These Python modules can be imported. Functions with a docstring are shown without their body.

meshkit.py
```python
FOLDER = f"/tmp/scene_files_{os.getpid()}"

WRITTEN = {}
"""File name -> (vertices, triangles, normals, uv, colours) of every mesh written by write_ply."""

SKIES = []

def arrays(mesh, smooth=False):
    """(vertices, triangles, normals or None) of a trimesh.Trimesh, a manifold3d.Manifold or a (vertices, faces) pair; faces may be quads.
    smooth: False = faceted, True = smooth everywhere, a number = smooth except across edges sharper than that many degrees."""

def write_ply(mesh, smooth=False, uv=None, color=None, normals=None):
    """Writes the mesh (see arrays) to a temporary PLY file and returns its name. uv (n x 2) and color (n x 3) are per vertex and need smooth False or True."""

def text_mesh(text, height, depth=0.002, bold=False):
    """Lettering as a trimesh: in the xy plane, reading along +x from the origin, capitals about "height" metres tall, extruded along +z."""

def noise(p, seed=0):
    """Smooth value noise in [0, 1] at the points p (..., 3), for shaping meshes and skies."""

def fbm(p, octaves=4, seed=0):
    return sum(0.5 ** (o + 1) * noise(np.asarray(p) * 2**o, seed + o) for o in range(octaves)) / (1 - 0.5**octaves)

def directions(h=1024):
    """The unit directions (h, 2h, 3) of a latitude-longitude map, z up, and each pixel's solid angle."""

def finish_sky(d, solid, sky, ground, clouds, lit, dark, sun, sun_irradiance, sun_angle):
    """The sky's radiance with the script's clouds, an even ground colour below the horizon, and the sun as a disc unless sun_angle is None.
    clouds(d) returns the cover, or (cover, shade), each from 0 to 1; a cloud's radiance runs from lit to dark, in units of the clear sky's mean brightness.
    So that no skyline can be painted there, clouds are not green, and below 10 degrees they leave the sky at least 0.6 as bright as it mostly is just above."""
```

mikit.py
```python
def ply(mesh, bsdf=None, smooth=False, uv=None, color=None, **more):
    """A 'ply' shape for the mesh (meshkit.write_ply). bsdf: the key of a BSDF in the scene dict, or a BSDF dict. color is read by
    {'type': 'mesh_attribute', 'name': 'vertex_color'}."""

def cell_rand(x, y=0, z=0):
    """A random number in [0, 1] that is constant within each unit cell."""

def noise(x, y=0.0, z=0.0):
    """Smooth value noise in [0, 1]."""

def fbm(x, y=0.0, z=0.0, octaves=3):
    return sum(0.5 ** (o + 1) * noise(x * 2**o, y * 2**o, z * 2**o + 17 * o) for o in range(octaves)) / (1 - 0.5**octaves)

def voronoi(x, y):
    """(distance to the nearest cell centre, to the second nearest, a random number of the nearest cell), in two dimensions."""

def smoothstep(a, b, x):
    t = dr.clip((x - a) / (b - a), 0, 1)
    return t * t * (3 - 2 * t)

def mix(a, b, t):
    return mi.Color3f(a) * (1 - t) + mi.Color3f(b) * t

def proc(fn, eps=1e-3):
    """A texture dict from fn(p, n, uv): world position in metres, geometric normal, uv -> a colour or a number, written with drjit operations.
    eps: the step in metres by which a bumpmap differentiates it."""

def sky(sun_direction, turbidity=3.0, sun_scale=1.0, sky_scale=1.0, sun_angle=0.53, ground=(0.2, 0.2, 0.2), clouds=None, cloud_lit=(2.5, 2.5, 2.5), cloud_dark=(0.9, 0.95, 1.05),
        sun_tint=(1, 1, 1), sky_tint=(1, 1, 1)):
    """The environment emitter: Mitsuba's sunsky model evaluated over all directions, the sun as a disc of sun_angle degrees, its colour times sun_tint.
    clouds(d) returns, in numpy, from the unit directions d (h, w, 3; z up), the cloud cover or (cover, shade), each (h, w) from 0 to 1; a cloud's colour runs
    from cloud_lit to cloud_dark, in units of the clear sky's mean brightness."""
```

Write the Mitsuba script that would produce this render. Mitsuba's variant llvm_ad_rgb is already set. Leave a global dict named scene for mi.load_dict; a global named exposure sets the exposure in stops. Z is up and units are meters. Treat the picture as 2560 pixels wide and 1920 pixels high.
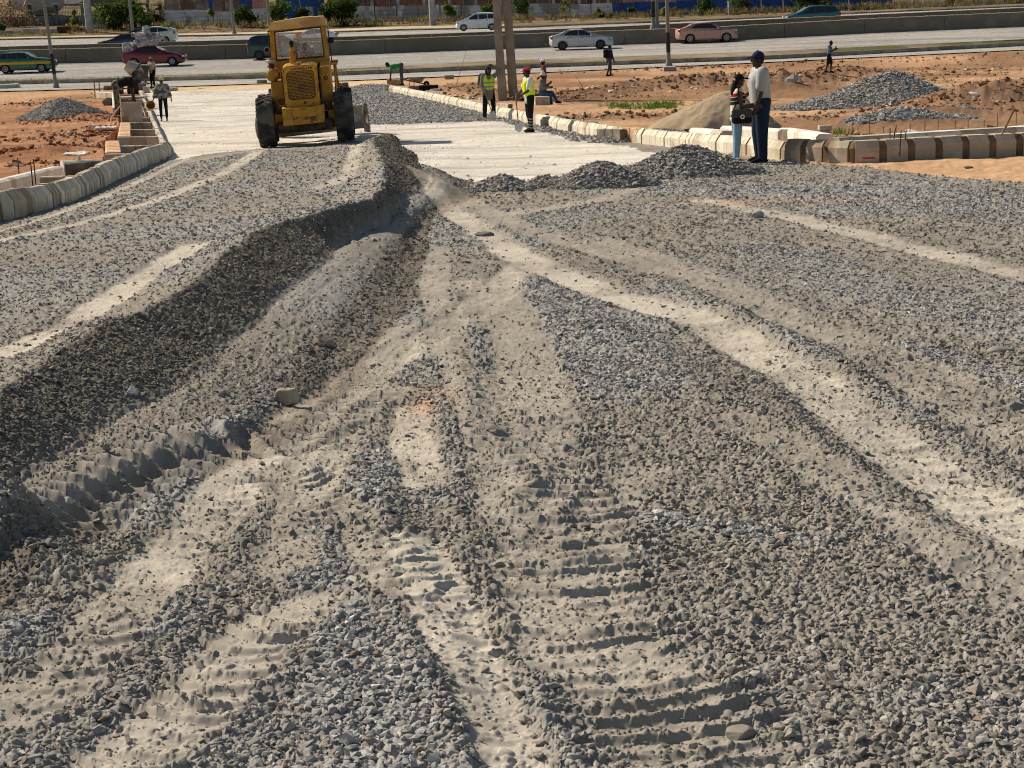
import math, random
import numpy as np, trimesh, manifold3d as m3
import mitsuba as mi, mikit, meshkit
from shapely.geometry import Polygon, LineString, box as sbox

# ------------------------------------------------------------------ camera, sky, exposure
F, CZ = 4300.0, 5.0                       # focal length in photo pixels (2560 wide), eye height over the site datum
PITCH, ROLL = math.radians(12.8), math.radians(1.9)
CP, SP, CR, SR = math.cos(PITCH), math.sin(PITCH), math.cos(ROLL), math.sin(ROLL)
FW = np.array([0, CP, -SP]); R0 = np.array([1., 0, 0]); U0 = np.array([0, SP, CP])
RT, UP = CR * R0 - SR * U0, SR * R0 + CR * U0
EYE = np.array([0, 0, CZ])
scene, labels = {}, {}
scene['camera'] = {'type': 'perspective', 'fov': 2 * math.degrees(math.atan(1280 / F)), 'fov_axis': 'x', 'near_clip': 0.1, 'far_clip': 3000.0,
                   'to_world': mi.ScalarTransform4f().look_at(origin=EYE.tolist(), target=(EYE + FW).tolist(), up=UP.tolist())}
SUN = np.array([-0.79, 0.55, 0.76])
scene['sky'] = mikit.sky(SUN.tolist(), turbidity=4.0, sun_scale=1.1, sky_scale=.62, sky_tint=(1.14, 1.0, .84), sun_tint=(.93, 1.0, 1.13))
exposure = 2.05

def ray(px, py):
    return FW + RT * (px - 1280) / F - UP * (py - 960) / F
def at(px, py, Y):
    d = ray(px, py)
    return EYE + d * (Y / d[1])
# ------------------------------------------------------------------ base ground levels (surveyed long profile, datum z = 0)
PY = np.array([-30, 0, 3.4, 8, 16, 28, 36, 44, 56, 65, 75, 90, 104, 400])
PZ = np.array([3.7, 3.42, 3.36, 3.14, 2.72, 2.08, 1.66, 1.28, .86, .60, .42, .25, .22, .22])
from scipy.interpolate import PchipInterpolator
PROF = PchipInterpolator(PY, PZ)
def G(X, Y):
    return PROF(np.clip(Y, -30, 400)) + .10 * np.exp(-((X + 4.1) / .8) ** 2 - ((Y - 48) / 4.5) ** 2)    # the grader's right wheels run on a low bank
def gp(px, py, dz=0.0):
    """the point of the ground plane seen at a photo pixel"""
    d = ray(px, py); lo, hi = 1.0, 400.0
    for _ in range(60):
        m = .5 * (lo + hi); p = EYE + d * (m / d[1])
        if p[2] > G(p[0], p[1]) + dz: lo = m
        else: hi = m
    return EYE + d * (lo / d[1])
def gps(pts): return np.array([gp(x, y)[:2] for x, y in pts])
def pz(px, py, z):
    """the point at height z seen at a photo pixel"""
    d = ray(px, py); return EYE + d * ((z - CZ) / d[2])
# ------------------------------------------------------------------ small mesh helpers
rng = np.random.default_rng(7)
def N2(X, Y, s, seed=0, oct=1):
    P = np.stack([np.asarray(X) * s, np.asarray(Y) * s, np.zeros_like(X) + .37 * seed], -1)
    return meshkit.fbm(P, oct, seed) if oct > 1 else meshkit.noise(P, seed)
def sstep(a, b, x):
    t = np.clip((x - a) / (b - a), 0, 1); return t * t * (3 - 2 * t)
def lab(key, label=None, cat=None, group=None, kind=None):
    labels[key] = {k: v for k, v in (('label', label), ('category', cat), ('group', group), ('kind', kind)) if v}
def put(key, mesh, bsdf, smooth=False, **kw):
    k, i = key, 0
    while k in scene:
        i += 1; k = '%s_%03d' % (key, i)
    scene[k] = mikit.ply(mesh, bsdf, smooth=smooth, **kw)
    return k
def dif(key, rgb, rough=None, metal=0.0, spec=.3, cc=0.0):
    if rough is None: b = {'type': 'diffuse', 'reflectance': {'type': 'rgb', 'value': list(rgb)}}
    else: b = {'type': 'principled', 'base_color': {'type': 'rgb', 'value': list(rgb)}, 'roughness': rough, 'metallic': metal, 'specular': spec, 'clearcoat': cc, 'clearcoat_gloss': .85}
    scene[key] = {'type': 'twosided', 'bsdf': b}; return key
def wear(key, a, b, s=6.0, rough=.8, c=None, cs=1.5, lo=.35, hi=.75):
    """two tones mixed by noise, a third in sparse blotches: paint with dust and rust, stained concrete"""
    def fn(p, n, uv):
        t = mikit.fbm(p.x * s, p.y * s, p.z * s, 4)
        col = mikit.mix(a, b, mikit.smoothstep(lo, hi, t))
        if c is not None:
            u = mikit.fbm(p.x * cs + 31, p.y * cs, p.z * cs * .6 + 7, 4)
            col = mikit.mix(col, c, mikit.smoothstep(.56, .68, u))
        return col
    scene[key] = {'type': 'twosided', 'bsdf': {'type': 'principled', 'base_color': mikit.proc(fn), 'roughness': rough, 'specular': .25}}
    return key
scene['m_vc'] = {'type': 'twosided', 'bsdf': {'type': 'diffuse', 'reflectance': {'type': 'mesh_attribute', 'name': 'vertex_color'}}}

# ------------------------------------------------------------------ relief of the works ground
def curve(pts, dz=0.0):
    """X as a function of Y along a line traced on the ground"""
    q = np.array([gp(x, y, dz * (.55 if y > 800 else .8 if y > 600 else 1))[:2] for x, y in pts]); q = q[np.argsort(q[:, 1])]
    return lambda Y: np.interp(Y, q[:, 1], q[:, 0], left=None) + np.where(Y < q[0, 1], (Y - q[0, 1]) * (q[1, 0] - q[0, 0]) / (q[1, 1] - q[0, 1]), 0)
C1 = curve([(930, 375), (958, 425), (962, 465), (935, 508), (752, 556), (637, 614), (556, 672), (492, 724), (370, 793), (278, 851), (150, 938), (58, 1002), (0, 1036)], .36)
V1 = curve([(1010, 470), (985, 530), (937, 579), (856, 626), (810, 678), (723, 747), (665, 817), (579, 892), (521, 950), (451, 996), (324, 1060), (200, 1135), (0, 1270)], .12)
R2 = curve([(1025, 470), (1010, 530), (965, 568), (875, 649), (800, 724), (730, 793), (665, 857), (595, 921), (500, 1037), (360, 1100), (203, 1175), (0, 1300)], .2)
LKX = curve([(-420, 660), (-150, 600), (0, 560), (241, 484), (428, 391), (385, 298), (358, 240)])
FT = curve([(1062, 455), (1060, 533), (1010, 724), (990, 770), (905, 857), (830, 967), (700, 1077), (560, 1140), (405, 1190), (290, 1250), (174, 1325), (0, 1430)])
TRK = [  # photo line, half width (m), depth, tread height, tread pitch, paleness
    ([(1040, 470), (1180, 560), (1308, 648), (1500, 730), (1736, 798), (2025, 960), (2200, 1099), (2430, 1250), (2620, 1370)], .24, .030, .010, .13, .80),
    ([(1500, 600), (1800, 720), (2100, 850), (2400, 1010), (2640, 1140)], .26, .008, .014, .13, .35),
    ([(1310, 660), (1160, 790), (930, 925), (755, 1040), (613, 1180), (520, 1300), (380, 1450)], .20, .022, .010, .12, .70),
    ([(1020, 1020), (1030, 1110), (1060, 1210)], .13, .008, .008, .09, .75),
    ([(1200, 700), (1270, 800), (1310, 900), (1320, 1000), (1330, 1120), (1380, 1300), (1420, 1450), (1480, 1600), (1580, 1700), (1760, 1960)], .27, .008, .018, .105, .40),
    ([(1740, 500), (1960, 540), (2200, 600), (2600, 700)], .24, .015, .006, .15, .60),
    ([(760, 1520), (640, 1600), (560, 1700), (450, 1800), (300, 1930)], .15, .012, .018, .10, .50),
    ([(700, 1180), (860, 1290), (960, 1420), (1000, 1500)], .13, .008, .013, .10, .30),
    ([(665, 375), (640, 420), (560, 480), (400, 560), (200, 640), (-60, 700)], .20, .016, .008, .16, .70),
    ([(470, 400), (330, 470), (150, 545), (-60, 620)], .16, .010, .006, .16, .55),
    ([(885, 375), (895, 430), (872, 500), (800, 535)], .18, .012, .008, .16, .60),
    ([(500, 705), (400, 775), (300, 845), (170, 935), (30, 1010)], .17, .016, .010, .13, .85),
    ([(1600, 1180), (1500, 1300), (1300, 1400)], .16, .008, .010, .10, .30),
    ([(1120, 480), (1300, 570), (1600, 660), (1950, 790), (2300, 930), (2620, 1060)], .22, .006, .013, .14, .30),
    ([(1100, 620), (1080, 720), (1120, 860), (1180, 1000), (1230, 1150), (1270, 1280)], .16, .008, .014, .11, .35),
    ([(1000, 820), (900, 980), (820, 1120), (760, 1260), (700, 1420)], .16, .008, .012, .11, .40),
    ([(2560, 1500), (2300, 1330), (2050, 1180), (1850, 1060)], .18, .006, .012, .12, .25),
    ([(330, 1500), (200, 1640), (30, 1790)], .16, .006, .012, .11, .30),
    ([(1700, 430), (1500, 500), (1250, 540)], .25, .006, .006, .15, .35),
    ([(1030, 1370), (1076, 1450), (1115, 1560), (1190, 1700), (1310, 1960)], .125, .022, .007, .11, 1.0)]
GRV = [  # bands of clean blue-grey stone: line, half width, strength
    ([(1350, 690), (1440, 790), (1530, 900), (1580, 980)], .34, .9), ([(930, 1150), (850, 1260), (820, 1400), (880, 1600), (960, 1930)], .16, 1.0),
    ([(-20, 1600), (160, 1590), (380, 1560)], .22, 1.0), ([(330, 1290), (480, 1210), (620, 1110), (740, 1010)], .16, 1.0), ([(2200, 880), (2450, 980), (2640, 1060)], .32, .9),
    ([(1900, 620), (2200, 740), (2600, 830)], .42, .7), ([(1750, 470), (2100, 480), (2500, 520)], 1.6, .85), ([(1250, 1295), (1650, 1305), (2050, 1370)], .08, 1.0),
    ([(1640, 640), (1900, 760), (2100, 900)], .25, .6), ([(1180, 1500), (1000, 1450)], .1, .5), ([(2300, 1750), (2520, 1850)], .2, .45), ([(1130, 1000), (1180, 1130), (1100, 1250)], .12, .6)]
BRM = [([(940, 1260), (1010, 1420), (1050, 1560), (1110, 1720), (1180, 1950)], .10, .035), ([(1500, 830), (1750, 960), (1950, 1090), (2150, 1260), (2450, 1400)], .22, .03),
       ([(1150, 850), (1160, 1000), (1150, 1100)], .12, .02), ([(1640, 700), (1900, 830), (2150, 960)], .14, .03), ([(1330, 1180), (1300, 1250)], .1, .03),
       ([(20, 1370), (60, 1400), (110, 1430)], .16, .07), ([(-60, 1390), (0, 1380)], .17, .05)]
def poly_dist(X, Y, line):
    """(distance to the line, arc length along it) for arrays X, Y"""
    q = gps(line) if not isinstance(line, np.ndarray) else line
    best, arc, s0 = np.full(X.shape, 1e9), np.zeros(X.shape), 0.0
    for a, b in zip(q[:-1], q[1:]):
        d = b - a; L = math.hypot(*d); t = np.clip(((X - a[0]) * d[0] + (Y - a[1]) * d[1]) / L ** 2, 0, 1)
        r = np.hypot(X - a[0] - t * d[0], Y - a[1] - t * d[1]); m = r < best
        best = np.where(m, r, best); arc = np.where(m, s0 + t * L, arc); s0 += L
    return best, arc
TRK = [(gps(t[0]),) + t[1:] for t in TRK]; GRV = [(gps(t[0]),) + t[1:] for t in GRV]; BRM = [(gps(t[0]),) + t[1:] for t in BRM]
HEAVY = gps([(950, 985), (860, 1040), (700, 1110), (532, 1130), (405, 1190), (290, 1245), (174, 1320), (20, 1420)])   # deep lug prints beside the windrow

SL = {}
def embank(X, Y):
    """graded lane, windrow and second ridge: (height, slope mask, left mask)"""
    c, v, r, f = C1(Y), V1(Y), R2(Y), FT(Y)
    wob = .10 * (N2(X, Y, 1.7, 3, 2) - .5); Xw = X + wob * 1.2
    v = np.maximum(v, c + .15 + .55 * sstep(18, 26, Y)); r = np.maximum(r, v + .08); f = np.maximum(f, r + .15 + .45 * sstep(18, 26, Y))
    left = .31 + .10 * np.exp(-((Xw - c) / .28) ** 2)
    far = sstep(20, 30, Y); left = left * (.12 + .88 * sstep(.1, 2.6, X - LKX(Y)))
    left = left + far * .15 * np.exp(-((Xw - c - .15) / .7) ** 2)
    h = np.where(Xw < c, left, 0.0)
    k = lambda a, b: np.clip((Xw - a) / (b - a), 0, 1)
    vv = .14 + far * .12
    t = k(c, v); h = np.where((Xw >= c) & (Xw < v), (.41 + far * .15) * (1 - t) + vv * t, h)
    t = k(v, r); h = np.where((Xw >= v) & (Xw < r), vv + .012 * np.sin(t * np.pi) - .015 * t, h)
    t = k(r, f); h = np.where((Xw >= r) & (Xw < f), (vv - .015) * (1 - t * t * (3 - 2 * t)), h)
    slope = sstep(-.05, .05, Xw - c) * (1 - sstep(-.12, .02, Xw - v)) + .8 * sstep(.3, .6, k(r, f)) * (Xw > r) * (Xw < f + .1)
    top = (Xw >= v - .05) & (k(r, f) < .35)
    fade = 1 - sstep(36, 46, Y)
    h = h * (.70 + .30 * sstep(6, 15, Y))
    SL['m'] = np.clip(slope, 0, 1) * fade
    return h * fade, np.clip(slope, 0, 1) * fade, (Xw < c) * fade, top * fade

def relief(X, Y, fine=True):
    """height above G, paleness, gravel share, clean-stone share"""
    h, slope, left, top = embank(X, Y)
    n1, n2, n3 = N2(X, Y, 1.1, 11, 3), N2(X, Y, 4.5, 12, 2), N2(X, Y, 2.2, 13, 2)
    pale, q, clean = .22 + .35 * (n1 - .5), .74 + .9 * (n1 - .5), sstep(.42, .7, N2(X, Y, .55, 14, 2)) * .65
    h = h + .022 * (N2(X, Y, .5, 15, 2) - .5) + .010 * (n3 - .5)
    q, pale, clean = np.maximum(q, slope * 1.1), pale * (1 - .75 * slope), clean * (1 - slope)
    q, pale = np.where(left > .5, q * .62 + .1, q), np.where(left > .5, pale * .8 + .1, pale)
    q, pale = q * (1 - .75 * top) , pale * (1 - .6 * top)
    for line, w, s in GRV:
        d, _ = poly_dist(X, Y, line); m = (1 - sstep(w * .45, w * 1.35, d + .5 * w * (n2 - .5) * 2 + .5 * w * (n1 - .5))) * s
        q, clean, pale = np.maximum(q, m), np.maximum(clean, m), np.maximum(pale * (1 - .3 * m), .3 * m); h = h + .012 * m
    for line, w, a in BRM:
        d, _ = poly_dist(X, Y, line); m = np.exp(-(d / w) ** 2) * (.5 + n1)
        h = h + a * m; q = np.maximum(q, .9 * m); pale = pale * (1 - .7 * np.clip(m, 0, 1))
    tread = np.zeros_like(X)
    for line, w, dep, ta, lam, pl in TRK:
        d, s = poly_dist(X, Y, line); wn = w * (.85 + .5 * (n1 - .5))
        m = 1 - sstep(wn * .55, wn * 1.25, d)
        h = h - .42 * dep * m + .25 * dep * np.exp(-((d - wn * 1.3) / (wn * .3)) ** 2)
        pw = m * (.45 + .9 * sstep(.25, .7, n2 * .5 + n1 * .5)); q = q * (1 - m * np.clip((.55 + .6 * n3) * (.8 + 18 * ta), 0, .97)); pale = pale * (1 - m) + np.clip(pl * pw * .95 + .12 * m, 0, 1) * m; clean = clean * (1 - m)
        ph = s / lam + 1.0 * (n3 - .5) + .5 * (d / w) ** 1.5 + .22 * (n2 - .5) + .16 * (N2(X, Y, 11, 23) - .5)
        idn = np.floor(ph); fr = ph - idn; rnd = np.modf(np.abs(np.sin(idn * 12.9898 + w * 78.2)) * 43758.5)[0]
        wv = np.where(fr < .78, fr / .78, (1 - fr) / .22) ** 1.5 - .35
        m2 = 1 - sstep(wn * 1.0, wn * 1.6, d); brk = .25 + .75 * sstep(.30, .46, N2(X * 1.6, Y * .8, 6.5, 21, 2) + .25 * (rnd - .5))
        tread = tread + ta * (.55 + .9 * rnd) * wv * m2 * brk
    d, s = poly_dist(X, Y, HEAVY); m = (1 - sstep(.14, .24, d)) * sstep(5.2, 5.6, Y) * (1 - sstep(8.3, 8.8, Y))
    wv = np.clip(np.sin(2 * np.pi * (s / .135 + .8 * d + .5 * (n3 - .5))), -.6, .9)
    h = h + m * (.022 * wv - .004); q = q * (1 - .85 * m); pale = np.maximum(pale * (1 - m), m * .45)
    h = h + tread
    return h, np.clip(pale, 0, 1), np.clip(q, 0, 1), np.clip(clean, 0, 1)
def fineh(X, Y, pale, q):
    a, h = (1 - .72 * pale), 0
    for k, (fr, am, ang) in enumerate(((9, .016, .5), (21, .017, 1.3), (43, .012, 2.2), (83, .006, .2))):
        c, s = math.cos(ang), math.sin(ang); n = N2(X * c - Y * s, X * s + Y * c, fr, 31 + k)
        h = h + am * (np.maximum(n - .38, 0) * 1.7 - .25) * (a if k < 3 else .6 + .4 * a)
    n = N2(X + .06 * (N2(X, Y, 6, 38) - .5), Y, 7, 36) * .55 + N2(X * .55, Y * 1.5, 17, 39) * .45; st = n * 9; fl = np.floor(st); h = h + (.003 + .010 * pale) * (fl + sstep(.0, .22, st - fl) - 4.5) / 2.2    # flaking crust
    return h

def cobble(X, Y, size, seed, keep=1.0):
    """packed rounded grains: (dome height 0..1, a random number per grain)"""
    U, V = X / size, Y / size; iu, iv = np.floor(U).astype(np.int64), np.floor(V).astype(np.int64); dome, rid = np.zeros(X.shape), np.zeros(X.shape)
    for a in (-1, 0, 1):
        for b in (-1, 0, 1):
            cu, cv = iu + a, iv + b; hs = ((cu * 374761393 + cv * 668265263 + seed * 97531) & 0xFFFFFFFF); hs = ((hs ^ (hs >> 13)) * 1274126177) & 0xFFFFFFFF; hs ^= hs >> 16
            r1, r2, r3 = (hs & 1023) / 1023., ((hs >> 10) & 1023) / 1023., ((hs >> 20) & 1023) / 1023.
            an = r3 * 6.283; du, dv = U - cu - .15 - .7 * r1, V - cv - .15 - .7 * r2; ca, sa = np.cos(an), np.sin(an); p, q = (du * ca + dv * sa) * (.8 + .3 * r2), (-du * sa + dv * ca) * (1.15 + .4 * r1)
            rr = .34 + .34 * ((r1 * 7.3 + r2 * 3.1) % 1); d = 1 - (np.abs(p) ** 2.4 + np.abs(q) ** 2.4) / rr ** 2.4; d = np.sqrt(np.clip(d, 0, 1)) * rr * 1.6; on_ = (r3 * 5.7 + r1) % 1 < keep; d = np.where(on_, d, 0)
            m = d > dome; dome = np.where(m, d, dome); rid = np.where(m, (r1 * 3.7 + r3 * 11.3) % 1, rid)
    return dome, rid
# ------------------------------------------------------------------ terrain: one tessellation, split into zones by what lies there
import shapely
def inpoly(X, Y, pts, jit=0.0, seed=0):
    if jit: X, Y = X + jit * (N2(X, Y, 1.3, 50 + seed, 3) - .5) * 2, Y + jit * 2.2 * (N2(X, Y, 1.3, 60 + seed, 3) - .5) * 2
    p = Polygon(pts).buffer(0); shapely.prepare(p)
    return shapely.contains_xy(p, X, Y)
LK = gps([(-420, 660), (-150, 600), (0, 560), (100, 536), (171, 515), (241, 484), (330, 440), (389, 411), (428, 391)])     # foot of the left kerb
LK2 = gps([(428, 391), (385, 298), (358, 240)])
RK = gps([(962, 228), (1060, 248), (1180, 276), (1290, 302), (1400, 326), (1500, 345), (1662, 367), (1958, 403)])            # foot of the right kerb
RW = gps([(1962, 406), (2130, 411), (2238, 406), (2560, 388), (2900, 372)])                                                # foot of the block wall
SAND = gps([(428, 404), (520, 388), (650, 372), (905, 352), (960, 380), (1050, 448), (1250, 456), (1450, 440), (1600, 408), (1640, 384), (1560, 366), (1480, 354), (1400, 340), (1244, 303), (1092, 306), (1005, 312), (880, 312), (856, 262),
            (850, 226), (640, 219), (368, 226), (372, 250), (385, 290), (400, 330)])
STRIP = gps([(852, 226), (905, 212), (958, 210), (1000, 232), (1130, 262), (1260, 296), (1500, 345), (1440, 356), (1400, 341), (1244, 304), (1092, 307), (1005, 313), (880, 313), (856, 262)])
ROADP = np.vstack([gps([(-420, 640)]), LK, LK2[1:], gps([(352, 224), (640, 213), (962, 211)]), RK, gps([(1962, 408), (2080, 414), (2180, 420), (2290, 434), (2400, 444), (2560, 456), (2900, 480)]), [[9, 1], [-9, 1]]])
YELLOW = gps([(230, 222), (640, 206), (975, 197), (990, 206), (962, 213), (640, 222), (352, 232)])
DRAIN = gps([(-420, 560), (-100, 480), (0, 460), (160, 419), (262, 400), (263, 352), (300, 320), (301, 258), (281, 236), (352, 236), (380, 295), (418, 384), (330, 426), (240, 468), (100, 508), (0, 530), (-420, 632)])
DRAIN_R = gps([(2000, 402), (2130, 404), (2560, 376), (2900, 358), (2900, 330), (2560, 345), (2100, 372)])
BUMPS = [(1560, 232, .28, 2.2, 1.2), (1640, 225, .35, 3, 1.2), (1780, 222, .45, 3.5, 1.3), (1900, 226, .4, 3, 1.2), (2010, 215, .5, 3, 1.4), (2080, 198, .55, 2.6, 1.6), (2130, 190, .4, 2.0, 1.5), (1480, 238, .2, 2, 1), (1475, 248, .25, .8, .8),
         (2480, 275, .7, 3.0, 2.2), (2330, 300, .35, 2.2, 1.2), (2600, 262, .8, 3, 2.5), (2250, 312, .25, 1.5, .8), (1180, 232, .4, 1.2, 1.2), (1240, 250, .45, 1.0, .8), (1320, 250, .4, 1.0, 1), (1130, 228, .35, 1.6, 1.2),
         (225, 300, .28, 1.0, .9), (150, 380, .2, 1.0, .8), (60, 340, .18, 1.2, 1), (240, 330, .25, .8, 1), (200, 365, .25, .8, .7), (1700, 178, .2, 2, .8), (2250, 135, .3, 5, 1.2), (1395, 150, .15, 3, 1)]
BUMPS = [(gp(x, y), h, a, b) for x, y, h, a, b in BUMPS]
def soil_relief(X, Y):
    n = N2(X, Y, .35, 71, 3)
    h = .18 * (n - .5) + .09 * (N2(X, Y, 1.6, 72, 3) - .5) + .05 * (N2(X, Y, 6, 73, 2) - .5)
    rough = np.zeros_like(X)
    for c, a, w, d in BUMPS:
        m = np.exp(-((X - c[0]) / w) ** 2 - ((Y - c[1]) / d) ** 2)
        rough = np.maximum(rough, m); h = h + a * m * (.6 + .8 * N2(X, Y, 2.2, 74, 3))
    return h + rough * .16 * (N2(X, Y, 3.2, 75, 3) - .5), rough
def ground_z(X, Y):
    """finished ground level at points (for standing things on)"""
    X, Y = np.atleast_1d(np.asarray(X, float)), np.atleast_1d(np.asarray(Y, float))
    inr = inpoly(X, Y, ROADP); sand = inpoly(X, Y, SAND)
    h, pale, q, cl = relief(X, Y); s, _ = soil_relief(X, Y)
    drain = inpoly(X, Y, DRAIN) | inpoly(X, Y, DRAIN_R)
    return G(X, Y) + np.where(inr, np.where(sand, h * .12, h), s * (1 - sstep(92, 99, Y))) - .5 * drain
def gz(x, y): return float(ground_z(x, y)[0])
def on(px, py):
    """point of the finished ground under a photo pixel"""
    d = ray(px, py); lo, hi = 2.0, 130.0
    t = np.concatenate([np.linspace(2.5, 60, 2400), np.linspace(60.05, 125, 900)]); P = EYE + d * (t / d[1])[:, None]
    k = np.argmax(P[:, 2] < ground_z(P[:, 0], P[:, 1])); return P[k] if k else gp(px, py)

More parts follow.
